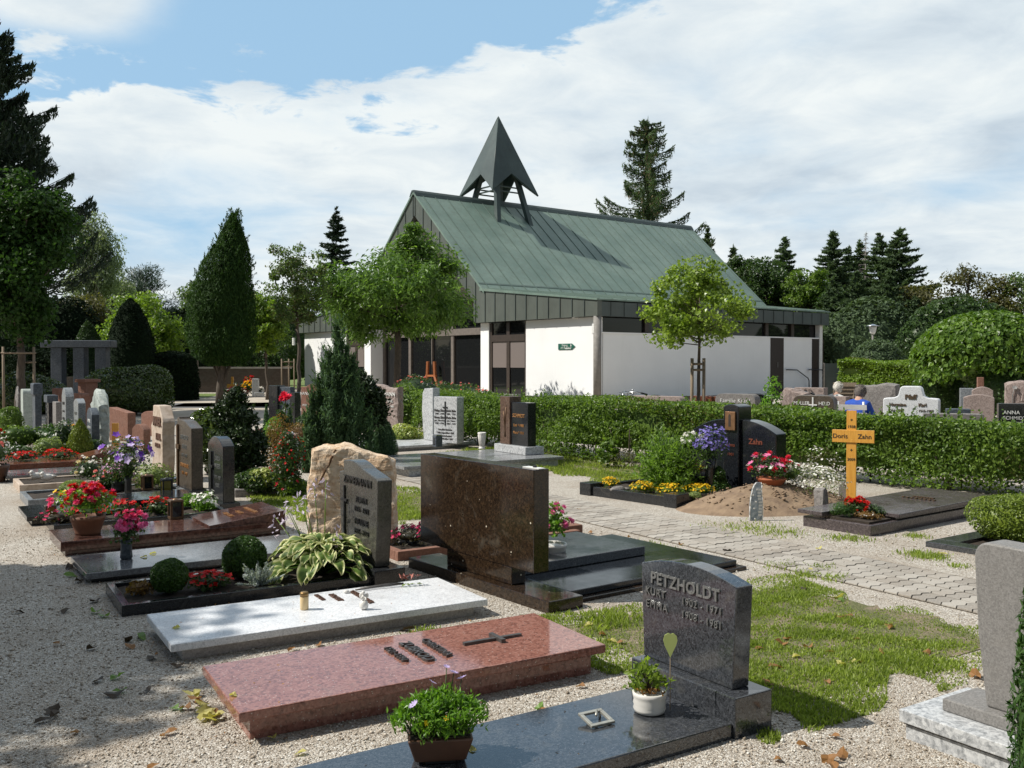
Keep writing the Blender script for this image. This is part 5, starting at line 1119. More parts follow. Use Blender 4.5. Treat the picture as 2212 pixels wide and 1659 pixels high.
# --- the row of tall headstones on the left
def left_row():
    t, w_, h = stone('headstone', 'short dark polished headstone with curved top and thin black cross', 435, 480, 10.8, 946, 'arch', .135, G['anthracite'], rise=.10, wmax=.62, base=(.05, .06))
    b = MB(); b.box(-.02, -.001, .12, .15, .05, .62); b.box(-.022, -.001, .06, .21, .43, .46); b.build('cross', G['blackmetal'], t)
    text(t, [('JULIUS', .07, (-.003, -.1, .55)), ('WEBER', .07, (-.003, -.1, .46)), ('1919 - 1987', .055, (-.003, -.1, .33)), ('HILDE', .06, (-.003, -.1, .24))], G['reliefletters'])
    def two(w_, h):
        a = w_/2; return [(-a, 0), (a, 0), (a, h-.02), (a-.10, h), (a-.12, h-.03), (-a*.1, h-.045), (-a, h-.12)]
    t, w_, h = stone('headstone', 'dark brown headstone with a side cross beside the cream one', 381, 412, 11.9, 905, 'x', .145, G['browngrey'], custom=two, wmax=.72, base=(.06, .07, G['black']))
    b = MB(); b.box(-.022, -.001, .27, .33, .05, h-.1); b.box(-.024, -.001, .20, .36, h-.42, h-.36); b.build('cross', G['bronze'], t)
    text(t, [('FRIEDRICH', .08, (-.003, -.02, .70)), ('BAUER', .08, (-.003, -.02, .58)), ('1908 - 1979', .06, (-.003, -.02, .47))], G['reliefletters'])
    text(t, [('ERNA BAUER', .07, (-.003, -.02, .34)), ('1911 - 1999', .06, (-.003, -.02, .24))], G['goldletters'], name='lettering')
    def cream(w_, h):
        a = w_/2; return [(-a+.10, 0), (a-.02, 0), (a-.02, .18), (a-.10, .30), (a-.06, .55), (a, h*.72), (a-.10, h*.78), (a-.16, h), (-a+.20, h), (-a+.03, h-.17), (-a, h-.22), (-a+.03, h*.62), (-a+.01, .45), (-a+.02, .28)]
    t, w_, h = stone('headstone', 'tall cream limestone headstone with wavy edges and dark letters', 323, 350, 13.1, 878, 'x', .17, G['cream'], custom=cream, wmax=.72, base=(.05, .06, G['black']), bevel=.012)
    text(t, [('MAIER', .17, (-.004, -.06, .83), 1, .008), ('KARL', .12, (-.004, -.14, .62), 1, .006), ('1922-1998', .07, (-.004, -.08, .50), 1, .004)], G['rustletters'], ext=.01)
    W = .55
    for pxl, pxr, Y, top, shp, th, m, lab, kw in (
        (189, 212, 17.6, 843, 'arch', .20, 'greenish', 'rough rounded pale stone behind the short arched grey stone', dict(rough=.012, rise=.28, wmax=.85)),
        (177, 197, 17.0, 882, 'arch', .13, 'slate', 'short blue grey headstone with arched top and light letters', dict(rise=.12)),
        (152, 168, 17.6, 862, 'arch', .13, 'silver', 'silver grey headstone with slanting shoulder among the left row', dict(rise=.08)),
        (126, 141, 19.3, 838, 'arch', .16, 'silver', 'tall grey headstone with rounded top and black letters in the left row', dict(rise=.18)),
        (107, 120, 20.6, 869, 'flat', .12, 'greystone', 'low plain grey headstone between two tall ones in the left row', dict()),
        (97, 104, 21.6, 855, 'flat', .14, 'black', 'thin black headstone with blue grey cap in the left row', dict()),
        (66, 75, 22.6, 829, 'flat', .14, 'slate', 'dark slate headstone with a thick overhanging head in the left row', dict()),
        (40, 49, 23.6, 841, 'round', .24, 'greenish', 'pale green rounded pillar stone at the left', dict()),
        (24, 37, 25., 834, 'arch', .06, 'greystone', 'rough brownish stone slab at the far left edge', dict(rough=.01, rise=.2))):
        t, w_, h = stone('headstone', lab, pxl, pxr, Y, top, shp, th, G[m], group='tall headstones of the left row', **{'wmax': W, **kw})
        if m in ('slate', 'silver', 'black') and Y < 22:
            lm = G['whiteletters'] if m == 'slate' else G['darkletters'] if top == 838 else G['reliefletters']
            text(t, [('FAMILIE', .085, (-.003, 0, h*.72)), ('1930 - 1996', .06, (-.003, 0, h*.58)), ('MARTHA', .07, (-.003, 0, h*.45)), ('1934 - 2004', .055, (-.003, 0, h*.35))], lm)
        if top == 829:
            b = MB(); b.box(-.04, .17, -w_/2-.01, w_/2+.01, h-.28, h+.01); b.build('head', G['slate'], t, bevel=.03)
        if top == 855:
            b = MB(); b.box(-.03, .2, -w_/2-.02, w_/2+.02, h-.16, h+.01); b.build('cap', G['slate'], t, bevel=.01)
    RED = rad(50)
    for pxl, pxr, Y, top, shp, th, lab, kw in (
        (235, 275, 20, 882, 'flat', .18, 'broad red sandstone headstone with a sloping top behind the pansies', dict(custom=lambda w_, h: [(-w_/2, 0), (w_/2, 0), (w_/2, h), (-w_/2, h-.10)])),
        (304, 334, 21.5, 889, 'arch', .14, 'red sandstone headstone with low arched top beside the cream stone', dict(rise=.08)),
        (284, 309, 17.2, 917, 'arch', .14, 'small red sandstone stone with stepped arch left of the cream stone', dict(rise=.10)),
        (112, 130, 26, 839, 'flat', .3, 'plain red sandstone block behind the tall grey stone', dict()),
        (156, 174, 25, 850, 'round', .25, 'dark red stone block with rounded shoulder behind the left row', dict())):
        stone('headstone', lab, pxl, pxr, Y, top, shp, th, G['redstone'], rot=RED, group='red sandstone headstones', **kw)
    t, w_, h = stone('stone_pillar', 'red sandstone pillar with a projecting cap by the laurel bush', 168, 184, 27, 826, 'flat', .4, G['redstone'], rot=rad(60), cat='pillar')
    b = MB(); b.box(-.06, .46, -w_/2-.06, w_/2+.06, h, h+.09); b.build('cap', G['redstone'], t, bevel=.01)
left_row()
# --- middle graves
def middle():
    t, w_, h = stone('headstone', 'weathered grey stone with wavy top and white lettering right of the conifer', 806, 859, 21, 832, 'x', .2, G['pinkgrey'], rot=rad(50), rough=.010, custom=lambda w_, h: [(-w_/2, 0), (w_/2, 0), (w_/2, h), (w_/2-.25, h-.0), (0, h-.06), (-w_/2+.1, h-.08), (-w_/2, h-.05)])
    text(t, [('HOFFMANN', .125, (-.012, 0, h-.21), .95), ('IDA', .09, (-.012, .16, h-.36)), ('EMIL', .09, (-.012, -.17, h-.36)), ('1910 - 1988', .06, (-.012, -.14, h-.48))], G['whiteletters'], ext=.006)
    # light granite double stone on a slab
    o, w_ = frame_of(911, 936, 18.9); t = thing('headstone', 'tall curved half of light speckled granite beside the inscribed square stone', 'headstone', (o[0], o[1], .11), ROT); h = hgt(838, 18.9)-.11; a = .22
    b = MB(); b.prism([(-a, 0), (a-.06, 0), (a, .35), (a+.03, .6), (a, h-.12), (a-.08, h-.02), (-a, h)], 0, .16); b.build('stone', G['lightgranite'], t, bevel=.01)
    t, w_, h = stone('headstone', 'square light granite headstone with a black cross and dark names', 937, 987, 18.2, 858, 'flat', .2, G['lightgranite'], rot=rad(52), z0=.11)
    b = MB(); b.box(-.012, -.001, -.012, .012, h*.38, h*.9); b.box(-.014, -.001, -.06, .06, h*.76, h*.785); b.build('cross', G['blackmetal'], t)
    x = w_*.25
    text(t, [('Philipp Zahn', .060, (-.003, x, h*.70), .92, .002), ('1908 - 1978', .048, (-.003, x, h*.63)), ('Emma Zahn', .060, (-.003, x, h*.55), .92, .002), ('geb. Schneider', .046, (-.003, x, h*.485)), ('1907 - 1996', .048, (-.003, x, h*.42)),
             ('Jakob Zahn', .060, (-.003, -x, h*.70), .92, .002), ('1880 - 1956', .048, (-.003, -x, h*.63)), ('Marie Zahn', .060, (-.003, -x, h*.55), .92, .002), ('geb. Huber', .046, (-.003, -x, h*.485)), ('1883 - 1975', .048, (-.003, -x, h*.42)),
             ('Den stillen Gedenken', .046, (-.003, 0, h*.29), .9, .002), ('* 1921 August Zahn + 1944', .044, (-.003, 0, h*.22), .9, .002), ('vermisst in Russland', .044, (-.003, 0, h*.155), .9, .002), ('1926 Willi Zahn + 1945', .044, (-.003, 0, h*.09), .9, .002)], G['darkletters'], ext=.002)
    t = thing('grave_slab', 'light grey granite slab in front of the speckled double stone', 'grave slab', at(1000, 968, .0)*[1, 1, 0], rad(36)); 
    sbox(t, 'slab', -2.3, .25, .05, 1.5, .06, .105, G['lightgranite']); sbox(t, 'base', -2.25, .2, .1, 1.45, -.04, .0595, G['lightdark'])
    t = thing('grave_lantern', 'small grey lantern block at the foot of the square light stone', 'lantern', atY(945, 965, 17.6)*[1, 1, 0]+[0, 0, .107], ROT)
    b = MB(); b.box(-.07, .07, -.07, .07, 0, .20); b.build('case', G['slate'], t, bevel=.01); b = MB(); b.box(-.06, .06, -.06, .06, .201, .23); b.build('lid', G['metal'], t, bevel=.005); b = MB(); b.box(-.075, -.071, -.04, .04, .04, .17); b.build('pane', G['glass'], t)
    # brown and black stone
    Y = 15.35; c0, w0 = frame_of(1099, 1146, Y); t = thing('headstone', 'black polished headstone joined to a taller brown granite slab, with gold letters', 'headstone', (c0[0], c0[1], .30), ROT); w0 = .50; h = hgt(871, Y)-.30
    b = MB(); b.prism(rect(w0, h), 0, .16); b.build('stone', G['black'], t, bevel=.006)
    b = MB(); b.prism(rect(.30, h+.09), -.03, .20, o=(0, w0/2+.155, 0)); b.build('stone', G['rust2'], t, bevel=.008)
    text(t, [('SCHMIDT', .085, (-.003, .02, h-.22)), ('Emil  * 1908', .062, (-.003, .02, h-.38)), ('Maria * 1911', .062, (-.003, .02, h-.50))], G['goldletters'], ext=.004)
    b = MB(); b.box(-.10, .26, -w0/2-.08, w0/2+.38, -.13, -.002); b.build('plinth', G['lightgranite'], t, bevel=.006)
    b = MB()
    for q in ((0, .25, -.05, .62), (-.03, .2, .03, .55)): b.tube([(-.035, w0/2+.155+q[0], .12), (-.035, w0/2+.155+q[2]*.4, .4), (-.035, w0/2+.155+q[2], q[3])], .008, 5)
    b.build('twig_relief', G['bronze'], t)
    f = np.array([.42, 15.0, 0]); ts = thing('grave_slab', 'large polished grey granite slab with a white vase behind the brown block', 'grave slab', f, ROT)
    sbox(ts, 'slab', -2.4, .42, -.10, .62, .12, .168, G['lightdark']); sbox(ts, 'slab', -2.4, .30, .66, 1.62, .12, .168, G['lightdark']); sbox(ts, 'base', -2.3, .34, -.05, 1.56, -.04, .1195, G['lightgranite'])
    v = at(1041, 970, .169); t = thing('vase', 'white fluted stone vase standing on the grey slab', 'vase', v)
    b = MB(); b.lathe([(.055, 0), (.06, .015), (.05, .03), (.042, .045), (.05, .10), (.066, .24), (.075, .275), (.07, .29), (.058, .285), (.045, .20)], 18); b.build('body', G['whitepot'], t)
    b = MB(); [b.tube([(.046*math.cos(q), .046*math.sin(q), .06), (.066*math.cos(q), .066*math.sin(q), .24)], .005, 4) for q in np.linspace(0, 6.28, 15)[:-1]]; b.build('fluting', G['whitepot'], t)
    # stones near the rose
    t, w_, h = stone('headstone', 'dark blue grey headstone with a big red rose before it', 603, 627, 22, 836, 'flat', .15, G['slate'], rot=rad(60), wmax=.7)
    sb = MB(); sb.box(-.06, .2, w_/2, w_/2+.28, 0, h+.03); sb.build('stone', G['anthracite'], t, bevel=.01); sb = MB(); sb.box(-.02, .17, -w_/2-.16, -w_/2-.002, 0, h-.12); sb.build('stone', G['anthracite'], t, bevel=.01)
    text(t, [('Ruhe', .10, (-.003, .06, h-.22)), ('sanft', .10, (-.003, .06, h-.55))], G['whiteletters'])
    t, w_, h = stone('headstone', 'red brown headstone with wavy top and white letters left of the conifer', 650, 688, 20, 830, 'x', .14, G['redstone'], rot=rad(62), custom=lambda w_, h: [(-w_/2, 0), (w_/2, 0), (w_/2, h-.06), (w_/2-.12, h-.06), (0, h), (-w_/2+.12, h-.06), (-w_/2, h-.06)], wmax=.8)
    text(t, [('HANS', .09, (-.003, .14, h-.2)), ('LINA', .09, (-.003, -.14, h-.34)), ('1931', .07, (-.003, .14, h-.45)), ('2006', .07, (-.003, -.14, h-.5))], G['whiteletters'])
    stone('headstone', 'rounded pinkish stone with a dark wing shape beyond the light double stone', 1000, 1030, 24, 852, 'arch', .2, G['pinkgrey'], rot=rad(60), rise=.14)
    stone('headstone', 'dark flat headstone top just above the hedge behind the black stone', 1075, 1116, 20, 852, 'flat', .2, G['greystone'], rot=rad(60))
    stone('boulder_headstone', 'small white rough stone at the edge of the flower beds', 601, 627, 15.5, 936, 'arch', .3, G['white'], rot=rad(80), rise=.1, rough=.02, cat='stone')
    for f_, r_, hh, lab in (((507, 1075), (662, 1068), .10, 'rough stone edging in front of the red flowering shrub'), ((560, 938), (640, 930), .12, 'red brown edging under the rose bed'), ((905, 955), (800, 953), .12, 'dark edging under the ivy beside the light stones')):
        a_, b_ = at(*f_, .0), at(*r_, .0); d = b_-a_; ln = np.linalg.norm(d); t = thing('stone_edging', lab, 'edging', a_, math.atan2(d[1], d[0])); b = MB().box(0, ln, 0, .14, -.03, hh)
        b.build('kerb', G['greystone'] if hh < .11 else G['rust'], t, bevel=.015)
        b = MB(); [b.box(ln*q-.004, ln*q+.004, -.002, .142, .0, hh+.002) for q in (.33, .66)]; b.build('joint', G['soil'], t)
G['rust2'] = granite('brown_red_granite', (.05, .028, .02), (.10, .058, .04), (.16, .10, .075), 50, .2)
middle()
# --- right: twin stone with pillar, kerbed bed, mound with the cross, slab
def twin_stone():
    Y = 12.2; o = atY(1584, 1040, Y); rz = rad(44); t = thing('headstone', 'black twin headstone with a central pillar and copper lantern niche', 'headstone', (o[0], o[1], 0), rz); H = hgt(873, Y)
    b = MB(); b.prism(arch(.225, H-.03, .03, 10), -.06, .24); b.build('pillar', G['black'], t, bevel=.01)
    hw = hgt(906, Y); k = 12
    right = [(-.117, 0.05)]+[(-.117-.50, .05)]+[(-.617+.0, hw-.16)]+[(-.617+.50*q, hw-.16*(1-q)**2) for q in np.linspace(0, 1, k)[1:]]
    b = MB(); b.prism(right, -.01, .235); b.build('wing', G['black'], t, bevel=.008)
    b = MB(); b.prism([(-y, z) for y, z in right][::-1], -.01, .235); b.build('wing', G['black'], t, bevel=.008)
    b = MB(); b.box(-.12, .3, -.70, .70, -.04, .0485); b.build('plinth', G['black'], t, bevel=.01)
    b = MB(); b.prism(rect(.145, .235), -.085, -.061, o=(0, 0, H-.33)); n = b.build('niche_plate', G['copperplate'], t, bevel=.003)
    b = MB(); b.prism(arch(.034, .14, .02, 8), -.0875, -.0855, o=(0, .005, H-.285)); b.build('opening', G['frame'], n)
    text(t, [('Zahn', .095, (-.013, -.33, hw-.27), 1, .002), ('Kurt', .06, (-.013, -.42, hw-.42)), ('1936 - 2002', .042, (-.013, -.40, hw-.50)), ('Gertrud 1939 -', .05, (-.013, -.36, hw-.60)), ('Anna', .06, (-.063, 0, H-.52)), ('1901', .05, (-.063, 0, H-.64))], G['orangeletters'], ext=.003)
G['copperplate'] = plain('copper_plate', (.36, .20, .11), (.28, .15, .08), 20, .35, .7)
twin_stone()
def twin_bed():
    f = at(1462, 1098, 0); l_ = at(1250, 1069, 0); r_ = at(1618, 1074, 0)
    d = r_-f; rz = math.atan2(d[1], d[0]); t = thing('grave_border', 'black granite kerb with block corners round the marigold bed', 'grave border', f, rz); ln = 1.45; wd = np.linalg.norm(l_-f)
    frame_bed(t, ln, wd, .115, .09, G['anthracite'])
    for y in (-.02, wd-.17): b = MB(); b.box(-.03, .20, y, y+.19, -.04, .155); b.build('corner_block', G['anthracite'], t, bevel=.006)
    return t
T7 = twin_bed()
def mound():
    c = at(1668, 1108, 0); r = np.random.default_rng(6)
    n = 84; g = lump(r, 12, 5.); vs = []
    for i in range(n):
        for j in range(n):
            x = (i/(n-1)*2-1); y = (j/(n-1)*2-1); q = math.hypot(x, y); z = .28*max(0, (1-q**1.6))*(1+.13*g(np.array([[x*.6, y*.6, 0]]))[0])+(.012*g(np.array([[x*5, y*5, 2]]))[0]+.007*g(np.array([[x*13, y*13, 2]]))[0]+r.normal()*.003)*max(0, 1-q)+.01*g(np.array([[x*3, y*3, 1]]))[0]*max(0, 1-q)
            vs.append((x*1.2, y*.72, z-.012))
    b = MB(); b.add(vs, [(i*n+j, (i+1)*n+j, (i+1)*n+j+1, i*n+j+1) for i in range(n-1) for j in range(n-1)], 0, True)
    m = plain('sandy_earth', (.29, .205, .13), (.19, .13, .085), 7, .95, bmp=1., bscale=22)
    t = tag(b.build('earth_mound', m, None, (c[0]+.10, c[1]+.50, 0), rad(20)), 'fresh mound of sandy earth under the flowers by the wooden cross', 'mound')
    b = MB(); k = 190
    for _ in range(k):
        x, y = r.uniform(-.9, .9), r.uniform(-.58, .2); q = math.hypot(x/1.2, y/.72)
        if q > .95: continue
        s = r.uniform(.008, .022); b.ball((x, y, .28*(1-q**1.6)+.002), (s, s*.8, s*.6), 6, 4, .2, rng=r)
    b.build('clods', m, t)['kind'] = 'stuff'
    return t
TMD = mound()
def wood_cross():
    Y = 11.2; o = atY(1838, 1080, Y); rz = rad(62); t = thing('wooden_cross', 'varnished orange wooden cross with burnt-in lettering before the hedge', 'cross', (o[0], o[1], 0), rz); H = hgt(887, Y)
    za, zb = hgt(956, Y), hgt(929, Y)
    b = MB(); b.box(0, .035, -.055, .055, -.05, H); b.build('upright', G['pine'], t, bevel=.003)
    b = MB(); b.box(-.012, .03, -.255, .215, za, zb); b.build('crossbeam', G['pine'], t, bevel=.003)
    text(t, [('Doris', .075, (-.014, .125, (za+zb)/2)), ('Zahn', .075, (-.014, -.15, (za+zb)/2)), ('*', .06, (-.002, 0, H-.12)), ('1938', .045, (-.002, 0, H-.19)), ('+', .06, (-.002, 0, za-.09)), ('2009', .045, (-.002, 0, za-.2))], G['darkletters'], ext=.0015)
wood_cross()
def curved_kerb():
    o = at(1838, 1083, 0); t = thing('grave_stone', 'curved grey stone blade leaning at the foot of the wooden cross', 'stone', (o[0], o[1], 0), rad(62))
    pr = [(-.22, 0), (.10, 0), (.13, .12), (.11, .24), (.06, .24), (.02, .12), (-.06, .05)]
    b = MB(); b.prism(pr, -.10, -.05); b.build('stone', G['taupe'], t, bevel=.006)
    b = MB(); b.box(-.13, -.02, -.24, .12, -.04, -.001); b.build('foot', G['taupe'], t)
    # broken pot stone beside it
    o = at(1767, 1085, .15); t = thing('grave_stone', 'rough grey upright stone half sunk in the earth mound', 'stone', (o[0], o[1], .1), .4); rough_stone([(-.07, 0), (.07, 0), (.08, .19), (-.06, .2)], .09, .008, 3).build('stone', G['greystone'], t)
curved_kerb()
def right_slab():
    t, ln = slab_at('grave_slab', 'dusky purple granite slab with a planted corner and red geranium', (1883, 1132), (2149, 1069), .125, .78, h2=.2); wd = .80
    sbox(t, 'base', .02, ln-.06, .02, wd-.02, -.04, .105, G['plum'])
    sbox(t, 'slab', .46, ln, -.01, wd+.02, .135, .175, G['plum'], tilt=.02); sbox(t, 'slab', -.02, .458, .53, wd+.02, .135, .175, G['plum'])
    sbox(t, 'raised_base', .5, ln-.08, .05, wd-.05, .1055, .1345, G['plum'])
    sbox(t, 'corner_soil', .07, .45, .07, .50, .1055, .125, G['soil'], bevel=0)
    b = MB()
    for k, (x, a, q) in enumerate(((1.5, .2, .5), (1.62, .28, .42))): 
        for j in range(8): b.box(x, x+.04, a+j*(q-a+.1)/8, a+j*(q-a+.1)/8+.022, .19, .20)
    b.build('letters', G['bronze'], t); return t
T8 = right_slab()
def right_frame():
    f = at(1999, 1169, .05); t = thing('grave_border', 'flat dark grey granite kerb with a clipped bush at the right', 'grave border', (f[0], f[1], 0), rad(-54)); 
    b = MB(); ln, wd = 1.5, 1.9; rm = .2
    b.box(0, ln, 0, rm, -.03, .05); b.box(0, rm, rm, wd, -.03, .05); b.box(ln-rm, ln, rm, wd, -.03, .05); b.box(rm, ln-rm, wd-rm, wd, -.03, .05); b.build('border', G['charcoal'], t, bevel=.005)
    b = MB(); b.box(rm, ln-rm, rm, wd-rm, -.03, .02); b.build('soil', G['soil'], t)
    b = MB(); b.box(.55, 1.2, .25, .95, .021, .07); b.build('name_plate', G['charcoal'], t, bevel=.005); return t
T9 = right_frame()
def right_stone():
    f = at(1942, 1531, .13); rz = rad(33); t = thing('grave_platform', 'pale speckled granite base with a dark joint in the bottom right corner', 'plinth', (f[0], f[1], 0), rz)   # x = away (U), y = left
    b = MB(); b.box(0, .52, -1.5, .0, .075, .13); b.build('top_plate', G['lightgranite'], t, bevel=.004)
    b = MB(); b.box(.02, .5, -1.5, -.02, -.05, .066); b.build('base', G['lightgranite'], t, bevel=.004)
    b = MB(); b.box(.015, .5, -1.5, -.015, .0662, .0748); b.build('joint', G['frame'], t)
    b = MB(); b.box(.14, .40, -1.4, -.115, .1305, .185); b.build('step', G['taupe'], t, bevel=.006)
    t2 = thing('headstone', 'tall plain taupe headstone with rounded corner at the right edge', 'headstone', loc2w(t, .20, -.65, .186), rz)
    h = .70; a = .43; pr = [(-a+.06, 0), (a-.06, 0), (a-.02, .3), (a, h-.08)]+[(a-.06+.06*math.cos(q), h-.06+.06*math.sin(q)) for q in np.linspace(.1, math.pi/2, 6)]+[(-a, h-.02), (-a+.02, .3)]
    b = MB(); b.prism(pr, 0, .15); b.build('stone', G['taupe'], t2, bevel=.008)
    b = MB(); b.box(-.012, -.001, -.2, -.19, .2, .5); b.box(-.013, -.001, -.25, -.14, .40, .41); b.build('cross', G['taupe'], t2)
right_stone()
# --- behind the hedge on the right
def back_right():
    R5 = rad(52)
    def st(*a, **k): return stone('headstone', *a, rot=k.pop('rot', R5), **k)
    st('long low pinkish brown stone with rounded end above the hedge', 1352, 1472, 18, 857, 'round', .25, G['pinkgrey'], wmax=1.6)
    stone('headstone', 'dark red brown stone behind the two stakes', 1490, 1552, 20.5, 856, 'flat', .3, G['rust'], rot=R5)
    t, w_, h = st('grey headstone with rounded corners and white script above the hedge', 1545, 1632, 18, 852, 'round', .25, G['greystone'], wmax=1.4)
    text(t, [('Familie Kraul', .105, (-.004, 0, h-.13), 1.1), ('Karl Emma', .08, (-.004, 0, h-.30))], G['whiteletters'])
    st('dark stone behind the grey scripted headstone', 1590, 1660, 20.5, 851, 'arch', .3, G['anthracite'], rise=.05, wmax=1.5)
    st('low dark grey stone bank under the brown lettered stone', 1632, 1760, 15.4, 881, 'round', .3, G['greystone'], wmax=2.2)
    t, w_, h = st('brown headstone with a white cross between two white surnames', 1713, 1801, 16.3, 855, 'round', .22, G['browngrey'], wmax=1.4)
    text(t, [('MÜLLER', .085, (-.004, w_*.28, h-.14), .95), ('HELD', .085, (-.004, -w_*.28, h-.14), .95)], G['whiteletters'])
    b = MB(); b.box(-.012, -.001, -.012, .012, h-.26, h-.03); b.box(-.013, -.001, -.075, .075, h-.175, h-.155); b.build('cross', G['whiteletters'], t)
    st('rough pink grey stone with a broken white edge left of the brown lettered stone', 1683, 1739, 18.3, 839, 'x', .3, G['pinkgrey'], rough=.015, custom=lambda w_, h: [(-w_/2, 0), (w_/2, 0), (w_/2-.02, h-.10), (w_/2-.12, h), (0, h-.03), (-w_/2, h-.1)])
    st('plain pink grey stone by the handrail', 1716, 1780, 21, 838, 'flat', .25, G['pinkgrey'])
    st('pink grey stone shoulder between the brown stone and the blue jacket', 1790, 1828, 18.6, 857, 'flat', .25, G['pinkgrey'])
    st('broad weathered grey headstone with a raised right shoulder behind the bench', 1846, 1936, 18.4, 829, 'x', .3, G['greystone'], rough=.006, wmax=1.3, custom=lambda w_, h: [(-w_/2, 0), (w_/2, 0), (w_/2, h-.05), (0, h-.04), (-w_/2+.2, h), (-w_/2, h-.02)])
    def pf(w_, h):
        a = w_/2; return [(-a, 0), (a, 0), (a, h-.21), (a-.02, h-.19), (a-.16, h-.18), (a-.22, h-.15), (a-.25, h-.03), (a-.28, h), (-a+.28, h), (-a+.25, h-.03), (-a+.22, h-.15), (-a+.16, h-.18), (-a+.02, h-.19), (-a, h-.21)]
    t, w_, h = st('white rough granite headstone with a stepped round shouldered top and gold letters', 1908, 2029, 14.6, 835, 'x', .22, G['white'], custom=pf, bevel=.015, rot=rad(60))
    text(t, [('Pfaff', .10, (-.004, .0, h-.17), 1, .004), ('Hermine', .07, (-.004, .19, h-.29), 1, .002), ('Karl', .07, (-.004, -.17, h-.29), 1, .002), ('1911-1988', .05, (-.004, .22, h-.38)), ('1912-1997', .05, (-.004, -.22, h-.38)), ('Engelhard', .075, (-.004, 0, h-.55), 1, .002)], G['brownletters'], ext=.005)
    st('low grey stone just above the hedge below the white stone', 1996, 2127, 13.6, 895, 'flat', .2, G['greystone'], wmax=1.3, rot=rad(70))
    st('smooth pale blue grey stone behind the two pinkish stones at the right', 2075, 2104, 18.5, 839, 'flat', .2, G['silver'], rot=rad(70))
    st('pinkish stone with wavy top behind the nearer pinkish one at the right', 2100, 2146, 17.6, 836, 'arch', .25, G['pinkgrey'], rise=.07, rot=rad(65))
    st('nearer smooth pinkish grey stone with a low stepped top at the right', 2082, 2149, 15.6, 853, 'arch', .25, G['pinkgrey'], rise=.05, rot=rad(65))
    t, w_, h = st('brown relief headstone with a carved lily at the right edge', 2172, 2240, 16.4, 823, 'arch', .25, G['pinkgrey'], rise=.06, rot=rad(65), rough=.006)
    b = MB(); b.tube([(-.02, w_*.25, .3), (-.02, w_*.27, h-.25), (-.02, w_*.2, h-.12)], .009, 5); b.blossoms([(-.02, w_*.2, h-.12)], .05, 6, out=np.array([[-2., 0, 0]])); b.build('lily_relief', G['taupe'], t)
    t, w_, h = st('dark grey headstone with white capitals at the right edge of the hedge', 2158, 2262, 13.6, 873, 'flat', .2, G['anthracite'], rot=rad(70), wmax=1.1)
    text(t, [('ANNA', .075, (-.004, .14, h-.13)), ('SCHMIDT', .07, (-.004, .10, h-.21)), ('1925 - 2003', .045, (-.004, .10, h-.28))], G['whiteletters'])
    st('grey stone behind the low hedge stones, right of the white stone', 2045, 2098, 15., 884, 'flat', .2, G['slate'], rot=rad(70))
    st('red brown wooden memorial post behind the pinkish stones', 2118, 2126, 20, 815, 'flat', .12, G['redstone'], rot=rad(75), cat='post')
back_right()
# ------------------------------------------------------------------ small plants, pots, lanterns, flowers
def atw(px, py, h=0.): return at(px, py, h)
def dwarf(name, label, px, py, Y, wpx, toppx, n, leaf, lm, seed, prof=None, cat='shrub', z0=0., group=None, flowers=None, **kw):
    """plant whose foot stands at depth Y: width and top are read from picture pixels"""
    loc = np.array([xat(px, Y), Y, z0]); R = wpx/2/FPX*Y; H = hgt(toppx, Y)-z0
    if prof: return bush(name, label, loc, (R, R, H), n, leaf, lm, seed, cat, group, prof=prof, flowers=flowers, **kw)
    return bush(name, label, loc, (R, R, H/1.9), n, leaf, lm, seed, cat, group, flowers=flowers, **kw)
CONE = [(0, .75), (.12, 1.), (.4, .86), (.7, .5), (.9, .2), (1., .03)]
